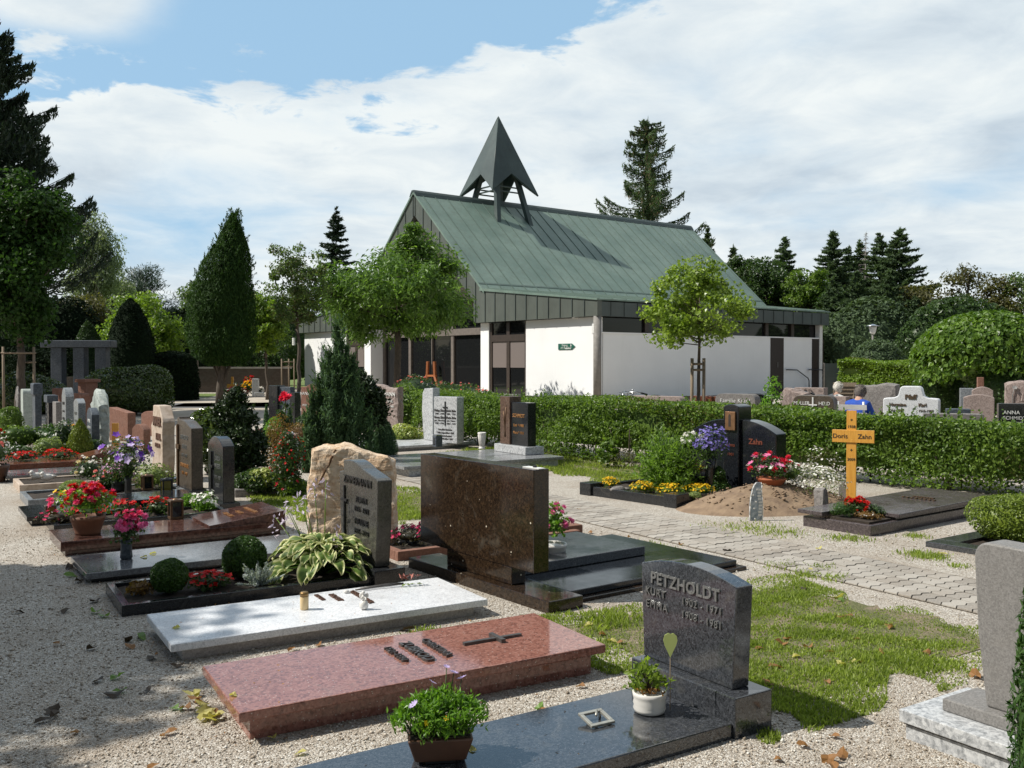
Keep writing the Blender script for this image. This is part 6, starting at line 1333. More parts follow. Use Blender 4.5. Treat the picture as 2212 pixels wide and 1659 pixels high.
# middle conifers
def juniper():
    Y = 14.4; t = thing('juniper', 'tall ragged blue green juniper with several leaders behind the sandstone boulder', 'conifer', (xat(735, Y), Y, 0)); s = Y/FPX; mb = MB(); r = np.random.default_rng(12)
    for i, (px, w_, top, bot, n) in enumerate(((731, 58, 705, 960, 4600), (698, 44, 788, 985, 2600), (676, 36, 850, 1010, 1800), (764, 50, 775, 985, 2600), (664, 30, 905, 1030, 1500), (713, 36, 765, 950, 1800), (748, 44, 748, 960, 2000), (800, 46, 905, 1000, 900), (735, 86, 860, 1000, 2600), (686, 30, 815, 960, 1200))):
        x = (px-735)*s; z0 = max(0, hgt(bot, Y)); H = hgt(top, Y)-z0
        w_ *= .85; bush_mb(mb, (x, r.uniform(-.12, .12), z0), (w_/2*s, w_/2*s, H), n, (.085, .018), 50+i, amp=.28, core=.5, shell=.55, along=(.55, 1.2), prof=[(0, .7), (.25, 1.), (.55, .72), (.8, .38), (1., .06)], f=4., plumes=(int(n/32), .20, 16, 1.3))
    mb.build('foliage', L['juniper'], t)
    b = MB(); [b.tube([(x*.25, 0, -.02), (x, .05, 1.0)], [.03, .012], 5) for x in (-.25, 0, .2)]; b.build('stem', G['bark'], t)
    t = thing('dwarf_conifer', 'dark bushy dwarf cypress pressed against the right of the tall juniper', 'conifer', (xat(793, 15.2), 15.2, 0)); mb = MB(); s = 15.2/FPX
    for i, (px, w_, top, bot) in enumerate(((785, 62, 808, 905), (806, 50, 828, 925), (820, 32, 862, 925), (785, 58, 868, 945), (812, 30, 845, 880), (772, 44, 812, 870))):
        bush_mb(mb, ((px-795)*s, 0, hgt((top+bot)/2, 15.2)), (w_/2*s, w_/2*s, (bot-top)/2*s), 2100, (.07, .03), 70+i, amp=.26, core=.55, shell=.45, along=(.9, .5), f=4., plumes=(40, .10, 10, .4))
    mb.build('foliage', L['hinoki'], t); b = MB(); b.tube([(0, 0, -.02), (.02, 0, .9)], [.06, .03], 6); b.build('stem', G['bark'], t)
    t = thing('dwarf_conifer', 'dark green layered dwarf cypress right of the short dark headstone', 'conifer', (xat(512, 12.6), 12.6, 0)); mb = MB(); s = 12.6/FPX
    for i, (px, w_, top, bot) in enumerate(((512, 40, 848, 895), (512, 74, 878, 930), (508, 80, 908, 965), (527, 78, 935, 990), (508, 72, 960, 1030), (540, 62, 968, 1012), (486, 44, 880, 905), (553, 34, 940, 975))):
        bush_mb(mb, ((px-512)*s, r.uniform(-.1, .1), hgt((top+bot)/2, 12.6)), (w_/2*s, w_/2*s, (bot-top)/2*s*1.2), 1900, (.06, .026), 80+i, amp=.3, core=.55, shell=.45, along=(.9, .4), f=4., plumes=(40, .10, 10, .4))
    mb.build('foliage', L['hinoki'], t); b = MB(); b.tube([(0, 0, -.02), (0, 0, .8)], [.05, .02], 6); b.build('stem', G['bark'], t)
juniper()
dwarf('rhododendron', 'glossy pale leaved shrub behind the dark brown headstone', 452, 0, 14.2, 92, 882, 1500, (.10, .045), L['laurel'], 120, amp=.16, core=.7)
dwarf('juniper_ball', 'round blue green juniper ball on the light granite border', 829, 0, 15.6, 60, 902, 4200, (.05, .014), L['juniper'], 121, prof=[(0, .85), (.3, 1.), (.6, .85), (.85, .45), (1., .06)], amp=.07, core=.82, along=(.8, .9))
dwarf('flowering_shrub', 'loose shrub with scarlet flowers left of the boulder', 622, 0, 11.7, 84, 918, 2600, (.045, .02), L['deep'], 122, amp=.2, core=.45, shell=.6, flowers=[(P_['orange_red'], 170, .017, 5)])
dwarf('flowering_shrub', 'rust tinted airy shrub behind the scarlet flowers', 600, 0, 13.2, 80, 912, 2400, (.04, .018), L['rustleaf'], 123, amp=.2, core=.3, shell=.7)
dwarf('euonymus', 'yellow variegated low shrub before the scarlet flowering shrub', 570, 0, 11.9, 70, 1006, 900, (.05, .03), L['variegated'], 124, amp=.35, core=.4, shell=.6)
dwarf('ground_cover', 'dark glossy ground cover behind the rough stone edging', 560, 0, 11.95, 110, 1012, 2600, (.045, .028), L['deep'], 125, cat='ground cover', amp=.14, core=.75)
dwarf('ground_cover', 'bright green low leaves beside the red begonia at the boulder', 628, 0, 11.7, 60, 1028, 1300, (.045, .03), L['hedge'], 126, cat='ground cover', amp=.14, core=.6, flowers=[(P_['rosered'], 8, .03, 6)])
dwarf('ivy', 'cream variegated ivy cascading left of the light granite stones', 872, 0, 19.5, 74, 925, 1300, (.07, .045), L['variegated'], 127, cat='ivy', amp=.35, core=.3, shell=.6)
for i, (px, Y, w_, top, lm, pr, lab) in enumerate(((575, 19, 20, 874, 'juniper', CONE, 'tiny upright conifer left of the red rose'), (625, 18.6, 26, 880, 'juniper', CONE, 'small blue green cone shrub below the red rose'), (655, 18.4, 40, 893, 'deep', None, 'dark low shrub right of the small cones'), (592, 18.2, 44, 902, 'fresh', None, 'bright green cushion at the left of the rose bed'), (664, 17.6, 30, 884, 'variegated', CONE, 'yellowish small shrub at the foot of the red brown stone'), (607, 18.5, 30, 884, 'thuja', None, 'thuja ball between the two small cones'), (650, 16.2, 80, 915, 'rustleaf', None, 'rusty heather patch in front of the rose bed'), (694, 21, 26, 842, 'hedge', None, 'green bush between the slate and the red brown stone'))):
    dwarf('small_shrub', lab, px, 0, Y, w_, top, 900, (.05, .02), L[lm], 130+i, prof=pr, amp=.1, core=.78, group='small shrubs of the rose bed')
def flower_patch(name, label, px, py, R, H, leafn, lm, flw, seed, z0=0., leaf=(.035, .02), cat='flowers', stem=.0, group=None, loc=None, core=.6):
    loc = at(px, py, z0) if loc is None else loc; t = thing(name, label, cat, loc, 0, group); mb = MB(); r = np.random.default_rng(seed)
    P, out = bush_mb(mb, (0, 0, stem+H*.5), (R, R, H*.55), leafn, leaf, seed, amp=.18, core=core, shell=.5); mb.build('foliage', L[lm], t)
    for pm, n, rr, k, *fl in flw:
        ok = np.where(out[:, 2] > -.15)[0]; idx = r.choice(ok, min(n, len(ok)), replace=False); b = MB(); b.blossoms(P[idx]+out[idx]*rr*.8, rr, k, rng=r, out=out[idx], full=bool(fl)); b.build('blossoms', P_[pm], t)
    return t
def rose():
    p = atY(614, 858, 21.4); t = thing('rose', 'single large red rose in front of the slate headstone', 'flower', (p[0], p[1], 0)); b = MB(); r = np.random.default_rng(3)
    b.blossoms(np.array([(0, 0, p[2])]*10)+r.normal(size=(10, 3))*.03, .10, 6, rng=r, full=True, out=np.tile([-.2, -1.2, .2], (10, 1))); b.build('blossoms', P_['rosered'], t)
    b = MB(); b.tube([(0, .05, -.02), (.02, .04, p[2]-.05)], .012, 5); b.build('stem', G['bark'], t); mb = MB(); mb.leaves(np.stack([r.normal(size=70)*.1, r.normal(size=70)*.06, r.uniform(.2, p[2]-.1, 70)], 1), .10, .06, rng=r); mb.build('foliage', L['deep'], t)
rose()
# planted kerb (T4)
def bed_plants():
    def put(x, y): return loc2w(T4, x, y, .045)
    def topi(label, x, y, R, n, s, lm='box'): return bush('topiary_ball', label, put(x, y), (R, R, R), n, (.022, .011), L[lm], s, 'topiary', 'box balls in the planted kerb', amp=.03, core=.9, shell=.1, zc=R*.92, f=3)
    topi('small clipped box ball at the shaded left end of the planted kerb', .36, .33, .125, 3800, 140); topi('larger clipped box ball behind the silver leaved plant', .93, .52, .165, 6200, 141)
    flower_patch('withered_plant', 'brownish straggly plant at the left end of the planted kerb', 0, 0, .10, .10, 240, 'rustleaf', [], 142, loc=put(.17, .36), cat='plant')
    flower_patch('begonia', 'deep red begonias between the box balls in the planted kerb', 0, 0, .15, .11, 420, 'deep', [('red', 80, .022, 4)], 143, loc=put(.62, .30))
    # silver ragwort
    t = thing('silver_plant', 'silver leaved ragwort between the box ball and the hosta', 'plant', put(.96, .22)); r = np.random.default_rng(5); mb = MB(); b = MB()
    for i in range(42):
        a = r.uniform(0, 6.28); e = r.uniform(.25, 1.3); l = r.uniform(.10, .21); d = np.array([math.cos(a)*math.cos(e), math.sin(a)*math.cos(e), math.sin(e)])
        b.tube([(0, 0, 0), d*l*.6, d*l+np.array([0, 0, -.01])], [.004, .003, .002], 4); s = np.linspace(.25, 1, 9); Q = d*l*s[:, None]; mb.leaves(np.repeat(Q, 3, 0), .036, .012, rng=r, along=np.tile(d*1.3, (27, 1)))
    mb.build('foliage', L['silver'], t); b.build('stem', L['silver'], t)
    # hosta: broad arching leaves with cream edges
    m, nt, bs = node_mat('hosta_leaf'); uvn = N(nt, 'ShaderNodeAttribute'); uvn.attribute_name = 'edge'; co = coords(nt)
    e = N(nt, 'ShaderNodeMath', {0: uvn.outputs['Fac'], 1: N(nt, 'ShaderNodeMath', {0: noise(nt, co, 30., 3), 1: .35}, operation='MULTIPLY').outputs[0]}, operation='ADD').outputs[0]
    col = ramp(nt, e, [(.60, (.095, .165, .028)), (.84, (.22, .30, .055)), (.93, (.52, .54, .20)), (1., (.64, .64, .32))]); nt.links.new(col, bs.inputs['Base Color']); bs.inputs['Roughness'].default_value = .52
    tr = N(nt, 'ShaderNodeBsdfTranslucent'); nt.links.new(col, tr.inputs[0]); mx = N(nt, 'ShaderNodeMixShader', {'Fac': .25}); nt.links.new(bs.outputs[0], mx.inputs[1]); nt.links.new(tr.outputs[0], mx.inputs[2]); nt.links.new(mx.outputs[0], nt.nodes['Material Output'].inputs[0])
    t = thing('hosta', 'large hosta with cream edged leaves spilling over the dark kerb', 'plant', put(1.49, .36)); t.scale = (1.16, 1.16, 1.12); r = np.random.default_rng(15); V_, F_, E_ = [], [], []; stems = MB()
    nl, nw = 9, 7
    for i in range(170):
        f = i/170; a = i*2.39996+r.normal()*.2; el = 1.25-1.5*f**.8+r.normal()*.08; Lf = r.uniform(.125, .18)*(.8+.3*f); W = Lf*r.uniform(.5, .62); pet = .08+.23*f**.7
        d0 = np.array([math.cos(a), math.sin(a), 0]); sd = np.array([-d0[1], d0[0], 0]); el0 = max(.15, el+.45)
        base = d0*pet*math.cos(el0)*.95+np.array([0, 0, max(.03, pet*math.sin(el0)*1.05)+.04*(1-f)]); stems.tube([(0, 0, 0), base*.55+np.array([0, 0, .03]), base], [.006, .005, .004], 5)
        p = base.copy(); ang = el*.75+.25; n0 = len(V_)
        tw = r.normal()*.25
        for k in range(nl):
            s = k/(nl-1); dd = d0*math.cos(ang)+np.array([0, 0, math.sin(ang)]); nn = -d0*math.sin(ang)+np.array([0, 0, math.cos(ang)]); wv = W*math.sin(math.pi*min(1, (s*.93+.06)))**.75*(1-.35*s)*1.05
            for j in range(nw):
                q = j/(nw-1)*2-1; cup = .22*abs(q)**1.5*wv*.6+.008*math.sin(s*9+q*3+i); sdir = sd*math.cos(tw)+nn*math.sin(tw)
                V_.append(p+sdir*q*wv*.5+nn*cup); E_.append(min(1., abs(q)) if s < .86 else max(abs(q), .6+2.9*(s-.86)))
            p = p+dd*Lf/(nl-1); ang -= (.16+.05*f)*r.uniform(.8, 1.25)
        for k in range(nl-1):
            for j in range(nw-1): F_.append((n0+k*nw+j, n0+k*nw+j+1, n0+(k+1)*nw+j+1, n0+(k+1)*nw+j))
    V_ = np.array(V_); V_[:, 2] = np.maximum(V_[:, 2], np.where(np.abs(V_[:, 1]) > .3, -.02, .012)); mb = MB(); mb.add(V_, F_, 0, True); o = mb.build('leaves', m, t)
    at_ = o.data.attributes.new('edge', 'FLOAT', 'POINT'); at_.data.foreach_set('value', np.array(E_, np.float32)); stems.build('stems', L['fresh'], t)
    b = MB(); pb = MB()
    for (x, y, h) in ((-.30, .22, .46), (-.22, .25, .52), (-.12, .28, .60), (-.35, .15, .36), (-.02, .2, .62), (-.16, .16, .50), (.10, -.12, .34), (-.26, .10, .42)):
        top = np.array([x, y, h]); b.tube([(x*.2, y*.2, .0), (x*.65, y*.65, h*.6), top], [.004, .0035, .002], 5)
        q = np.array([top+np.array([r.normal()*.018, r.normal()*.018, -.014*k+.02]) for k in range(11)]); o_ = r.normal(size=(11, 3)); o_[:, 2] = -.9; pb.leaves(q+o_*.014, .042, .017, rng=r, along=o_*1.2)
    b.build('flower_stalk', L['hedge'], t); pb.build('blossoms', P_['palelilac'], t)
bed_plants()
# fallen-flower relief, candle and angel on the white slab; tiny things nearby
def white_slab_things():
    p = at(657.5, 1316, .112); t = thing('grave_candle', 'yellowed wax candle in a clear cup on the white slab', 'candle', p)
    b = MB(); b.lathe([(.024, 0), (.0265, .004), (.0265, .078), (.025, .082)], 20); b.build('cup', G['wax'], t); b = MB(); b.lathe([(.0275, .0825), (.0275, .104), (.022, .11), (.001, .111)], 20); b.build('lid', G['brass'], t)
    p = at(786, 1316, .112); t = thing('angel_figure', 'small white angel figure sitting on a ball on the white slab', 'figurine', p)
    b = MB(); b.lathe([(.012, 0), (.024, .008), (.029, .025), (.025, .045), (.013, .057), (.001, .06)], 18); b.build('ball', G['whitepot'], t)
    b = MB(); b.ball((0, 0, .075), (.014, .012, .022), 12, 8); b.ball((-.003, -.004, .105), .012, 12, 8); b.tube([(.008, -.008, .08), (.018, -.016, .066), (.006, -.02, .058)], [.005, .004, .003], 6); b.tube([(-.008, -.008, .08), (-.018, -.012, .066)], [.005, .004], 6); b.ball((.018, .006, .085), (.012, .004, .018), 8, 6); b.ball((-.018, .006, .085), (.012, .004, .018), 8, 6); b.build('angel', G['whitepot'], t)
    p = at(768, 1278, .112); q = at(905, 1262, .112); d = q-p; rz = math.atan2(d[1], d[0]); ln = np.linalg.norm(d); t = thing('bronze_rose', 'bronze rose spray with reddish lily heads lying on the white slab', 'grave ornament', p, rz)
    b = MB(); b.tube([(0, .0, .012), (ln*.35, .012, .014), (ln*.75, .0, .018)], [.006, .007, .008], 6); b.tube([(ln*.1, .03, .012), (ln*.55, .045, .016), (ln*.72, .02, .018)], .005, 6); b.build('stem', G['greymetal'], t)
    r = np.random.default_rng(7); mb = MB()
    for c in ((ln*.78, .02, .04), (ln*.93, -.01, .045)):
        for k in range(6): a = 6.28*k/6+.3; dv = np.array([math.cos(a), math.sin(a), .75]); mb.leaves(np.array([c+dv*.026]), .062, .02, rng=r, along=np.array([dv*4]), out=np.array([(0, 0, 1.)]))
    mb.build('lily_heads', G['redbronze'], t); mb = MB(); mb.leaves(np.array([(ln*.8, -.03, .014), (ln*.74, -.02, .012), (ln*.86, -.03, .016), (ln*.98, -.03, .012)]), .05, .026, rng=r, up=3.); mb.build('leaves', L['sedum'], t)
    p = at(748, 1281, .112); t = thing('pebble', 'small white pebble shell beside the bronze spray', 'pebble', p); b = MB(); b.ball((0, 0, .010), (.02, .014, .011), 10, 7, .15); b.build('shell', G['whitepot'], t); b = MB(); b.ball((.022, .005, .007), (.010, .009, .008), 8, 6, .1); b.build('tip', G['whitepot'], t)
G['brass'] = plain('dull_brass', (.30, .19, .07), (.2, .12, .05), 30, .4, .7); G['redbronze'] = plain('reddish_bronze', (.24, .06, .035), (.15, .04, .03), 30, .4, .3)
white_slab_things()
def front_pots():
    # white ribbed pot with a small mahonia and a pale leaf-shaped pick
    p = at(1403, 1537, .072); t = thing('flower_pot', 'white ribbed pot with leafy plant and dried bark before the charcoal stone', 'flower pot', p); r = np.random.default_rng(8)
    b = MB(); b.lathe([(.058, 0), (.068, .004), (.074, .02), (.070, .032), (.075, .045), (.071, .058), (.076, .075), (.078, .092), (.070, .094), (.064, .08)], 26); b.lathe([(.066, .082), (.001, .085)], 20); b.build('pot', G['whitepot'], t)
    b = MB(); P = np.stack([r.normal(size=90)*.026, r.normal(size=90)*.026, .092+r.uniform(0, .022, 90)], 1); b.leaves(P, .024, .014, rng=r); b.build('bark_chips', L['dry'], t)
    mb = MB(); st = MB()
    for k in range(24):
        a = r.uniform(0, 6.28); rr = r.uniform(.02, .10); h = r.uniform(.15, .235)-rr*.4; tip = np.array([math.cos(a)*rr, math.sin(a)*rr, h]); st.tube([(0, 0, .085), tip*.5+np.array([0, 0, .06]), tip], [.003, .0025, .0015], 4); mb.leaves(tip+r.normal(size=(9, 3))*.017, .038, .021, rng=r)
    mb.build('foliage', L['plane'], t); st.build('stem', G['bark'], t)
    q = atY(1448, 1394, 4.22); t = thing('leaf_pick', 'pale green leaf shaped pick standing behind the white pot', 'ornament', (q[0], q[1], .10)); s = 4.22/FPX; pr = [(0, -.056), (.012, -.03), (.026, 0), (.032, .022), (.028, .042), (.014, .054), (.002, .050), (-.010, .055), (-.026, .045), (-.031, .022), (-.026, 0), (-.012, -.03)]
    b = MB(); v = np.array([(x, 0, z+q[2]-.10) for x, z in pr]); n = len(pr); b.addf(np.concatenate([v, v+np.array([0, .003, 0])]), [[list(range(n))], [[n+i for i in range(n)][::-1]], [[i, (i+1) % n, n+(i+1) % n, n+i] for i in range(n)]]); b.build('leaf', G['palegreen'], t)
    b = MB(); b.tube([(0, .0015, 0), (0, .0015, q[2]-.158)], .002, 5); b.build('stick', G['wood'], t)
    # metal book plate
    p = at(1288, 1560, .072); t = thing('metal_plate', 'small square open metal frame lying on the charcoal slab', 'ornament', p, rad(30)); b = MB(); M = rotm('X', .22)
    b.box(-.062, .062, -.055, -.038, .0, .012, M=M, o=(0, 0, .013)); b.box(-.062, .062, .038, .055, .0, .012, M=M, o=(0, 0, .013)); b.box(-.062, -.044, -.038, .038, .0, .012, M=M, o=(0, 0, .013)); b.box(.044, .062, -.038, .038, .0, .012, M=M, o=(0, 0, .013)); b.build('frame', G['palemetal'], t, bevel=.002)
    b = MB(); b.tube([(0, .0, .03), (.03, .04, .034)], .006, 6); b.tube([(-.04, .01, .004), (-.04, .01, .014)], .006, 6); b.tube([(.04, .03, 0), (.04, .03, .022)], .006, 6); b.build('catch', G['palemetal'], t)
    # brown trough with African daisies at the bottom
    p = at(950, 1640, .072); t = thing('flower_trough', 'brown plastic trough with bushy green daisies at the bottom edge', 'flower trough', p, rad(8)); r = np.random.default_rng(18)
    b = MB(); b.box(-.10, .10, -.055, .055, .012, .105, tx=.03, ty=.018); b.build('trough', G['brownpot'], t, bevel=.008); b = MB(); b.box(-.06, .06, -.04, .04, 0, .0115); b.build('foot', G['blackplastic'], t)
    b = MB(); b.box(-.118, .118, -.062, .062, .1055, .112); b.build('soil', G['soil'], t)
    mb = MB(); st = MB()
    for k in range(230):
        a = r.uniform(0, 6.28); q = math.sqrt(r.uniform(0, 1)); x, y = math.cos(a)*q*.185, math.sin(a)*q*.13; h = .11+.135*(1-.55*q*q)+r.normal()*.013; tip = np.array([x, y, h]); mb.leaves(tip+r.normal(size=(12, 3))*np.array([.011, .011, .014]), .030, .0095, rng=r, along=np.tile([x*4, y*4, 1.1], (12, 1)))
        if k % 3 == 0: st.tube([(x*.35, y*.35, .112), (x*.8, y*.8, h*.7), tip], .0025, 4)
    P = np.stack([r.normal(size=500)*.06, r.normal(size=500)*.04, r.uniform(.115, .19, 500)], 1); mb.leaves(P, .03, .011, rng=r); mb.build('foliage', L['fresh'], t); st.build('stem', L['deep'], t)
    b = MB()
    for x, y, h in ((-.105, -.06, .245), (.058, .03, .335), (.03, .03, .36), (-.03, .0, .31), (.09, .02, .315)):
        st = MB(); b.blossoms([(x, y, h)], .021, 11, rng=r, up=1.5)
    b.build('blossoms', P_['lavender'], t); b = MB(); b.blossoms(np.array([(-.06, -.11, .19), (.02, -.1, .2), (-.065, -.1, .18)]), .013, 5, rng=r, out=np.tile([0, -1.5, 0], (3, 1))); b.build('buds', P_['yellow'], t)
    b = MB(); [b.tube([(x*.5, y*.5, .13), (x, y, h-.004)], .0018, 4) for x, y, h in ((-.105, -.06, .245), (.058, .03, .335), (.03, .03, .36), (-.03, 0, .31), (.09, .02, .315))]; b.build('flower_stalk', L['deep'], t)
G['palegreen'] = plain('pale_green_plastic', (.50, .58, .20), (.46, .54, .17), 8, .5); G['palemetal'] = plain('pale_metal', (.46, .45, .40), (.36, .35, .31), 30, .4, .5)
front_pots()
# lanterns
def lantern(label, px, py, h0, wd, ht, m, rz=ROT, kind='box', loc=None, pane='glass'):
    p = at(px, py, h0) if loc is None else loc; t = thing('grave_lantern', label, 'lantern', p, rz); a = wd/2
    b = MB()
    if kind == 'box':
        b.box(-a, a, -a, a, 0, ht*.12); [b.box(x-a*.16, x+a*.16, y-a*.16, y+a*.16, ht*.12, ht*.82) for x in (-a*.84, a*.84) for y in (-a*.84, a*.84)]; b.build('frame', m, t, bevel=.003)
        b = MB(); b.box(-a*1.06, a*1.06, -a*1.06, a*1.06, ht*.822, ht*.92, tx=-a*.1, ty=-a*.1); b.lathe([(a*.6, ht*.9), (a*.35, ht*.97), (.001, ht)], 12); b.build('roof', m, t, bevel=.003)
        b = MB(); b.box(-a*.8, a*.8, -a*.8, a*.8, ht*.121, ht*.81); b.build('pane', G[pane], t)
    else:
        b.lathe([(a, 0), (a, ht*.1), (a*.88, ht*.14), (a*.88, ht*.16)], 18); b.lathe([(a*.92, ht*.78), (a*.98, ht*.80), (a*.98, ht*.86), (a*.6, ht*.94), (a*.15, ht*.99), (.001, ht)], 18); b.build('frame', m, t)
        b = MB(); b.lathe([(a*.84, ht*.161), (a*.84, ht*.779)], 18); b.build('pane', G[pane], t)
    return t
G['amberglass'] = glass('amber_lantern_glass', (.20, .17, .03), .2)
lantern('dark bronze lantern standing on the reddish brown slab', 379.5, 1120, .13, .125, .205, G['bronze'])
lantern('small lantern with amber panes on the black kerb at the left', 109, 1121, .09, .10, .155, G['browngrey'], pane='amberglass')
lantern('black lantern with an amber pane at the foot of the cream headstone', 360, 1069, .10, .12, .21, G['blackmetal'], pane='amberglass')
lantern('brown lantern left of the cream headstone foot', 318, 1058, .10, .125, .2, G['bronze'])
lantern('copper round lantern in front of the black pillar', 1602, 1039, .05, .11, .235, G['copperplate'], kind='round', pane='curtain_glass')
lantern('small rusty lantern post among the far left plants', 61, 960, .10, .14, .28, G['bronze'], kind='round')
# bouquets, bowls and beds on the left
def bouquet(name, label, loc, vr, vh, vm, R, H, leafn, lm, flw, seed, z_up=.0, cat='vase', spike=False, leaf=(.035, .022)):
    t = thing(name, label, cat, loc); b = MB(); b.lathe([(vr*.8, 0), (vr, vh*.08), (vr*.95, vh*.3), (vr*.85, vh*.7), (vr*1.05, vh), (vr*.9, vh), (vr*.7, vh*.8)], 20); b.build('vase', vm, t); mb = MB(); r = np.random.default_rng(seed)
    P, out = bush_mb(mb, (0, 0, vh+z_up+H*.45), (R, R, H*.55), leafn, leaf, seed, amp=.18, core=0, shell=.75)
    Q = np.stack([r.normal(size=leafn//3)*vr, r.normal(size=leafn//3)*vr, vh+r.uniform(-.02, z_up+H*.3, leafn//3)], 1); mb.leaves(Q, leaf[0], leaf[1], rng=r, along=np.tile([0, 0, .8], (len(Q), 1))); mb.build('foliage', L[lm], t)
    b = MB(); [b.tube([(0, 0, vh*.85), P[i]], [.004, .002], 4) for i in r.choice(len(P), 16)]; b.build('stem', L['deep'], t)
    for pm, n, rr, k, *fl in flw:
        ok = np.where(out[:, 2] > -.3)[0]; idx = r.choice(ok, min(n, len(ok)), replace=False); b = MB(); b.blossoms(P[idx]+out[idx]*rr*.7, rr, k, rng=r, out=out[idx]*1.2+np.array([0, -.5, 0]), full=bool(fl)); b.build('blossoms', P_[pm], t)
    return t
def bowl(name, label, loc, r0, r1, h, m, R, H, leafn, lm, flw, seed, cat='flower bowl', leaf=(.035, .024), up=.0):
    t = thing(name, label, cat, loc); b = MB(); b.lathe([(r0, 0), (r0*1.02, h*.1), (r1*.97, h*.8), (r1, h*.82), (r1, h), (r1*.9, h), (r1*.88, h*.8)], 24); b.lathe([(r1*.89, h*.86), (.001, h*.88)], 18); b.build('bowl', m, t); mb = MB(); r = np.random.default_rng(seed)
    P, out = bush_mb(mb, (0, 0, h+up+H*.42), (R, R, H*.58), leafn, leaf, seed, amp=.2, core=.5, shell=.6); mb.build('foliage', L[lm], t)
    for pm, n, rr, k, *fl in flw:
        ok = np.where(out[:, 2] > -.25)[0]; idx = r.choice(ok, min(n, len(ok)), replace=False); b = MB(); b.blossoms(P[idx]+out[idx]*rr*.7, rr, k, rng=r, out=out[idx], full=bool(fl)); b.build('blossoms', P_[pm], t)
    return t
bouquet('flower_vase', 'tall black vase with violet and white pansies and daisies', at(277, 1066, .10), .042, .21, G['blackplastic'], .29, .44, 900, 'deep', [('purple', 16, .052, 5), ('lavender', 30, .045, 5), ('white', 40, .024, 5)], 150, .04)
bouquet('flower_vase', 'dark ribbed vase with a bunch of bright pink carnations', at(273, 1207, .085), .048, .155, G['slate'], .125, .19, 380, 'deep', [('pink', 16, .034, 6, 1), ('lilacpink', 24, .034, 6, 1)], 151, .02)
L['darkleaf2'] = leafmat('purple_green_leaf', (.03, .03, .015), (.07, .055, .03), .25); L['goldthuja'] = leafmat('golden_thuja', (.09, .13, .010), (.19, .24, .02), .2); G['terrabrown'] = plain('brown_terracotta', (.20, .085, .045), (.14, .06, .034), 7, .7)
bowl('flower_bowl', 'brown bowl overflowing with scarlet and pink geraniums', at(190, 1152, .132), .105, .148, .16, G['terrabrown'], .235, .26, 700, 'fresh', [('red', 34, .04, 6, 1), ('pink', 26, .04, 6, 1)], 152, up=.03)
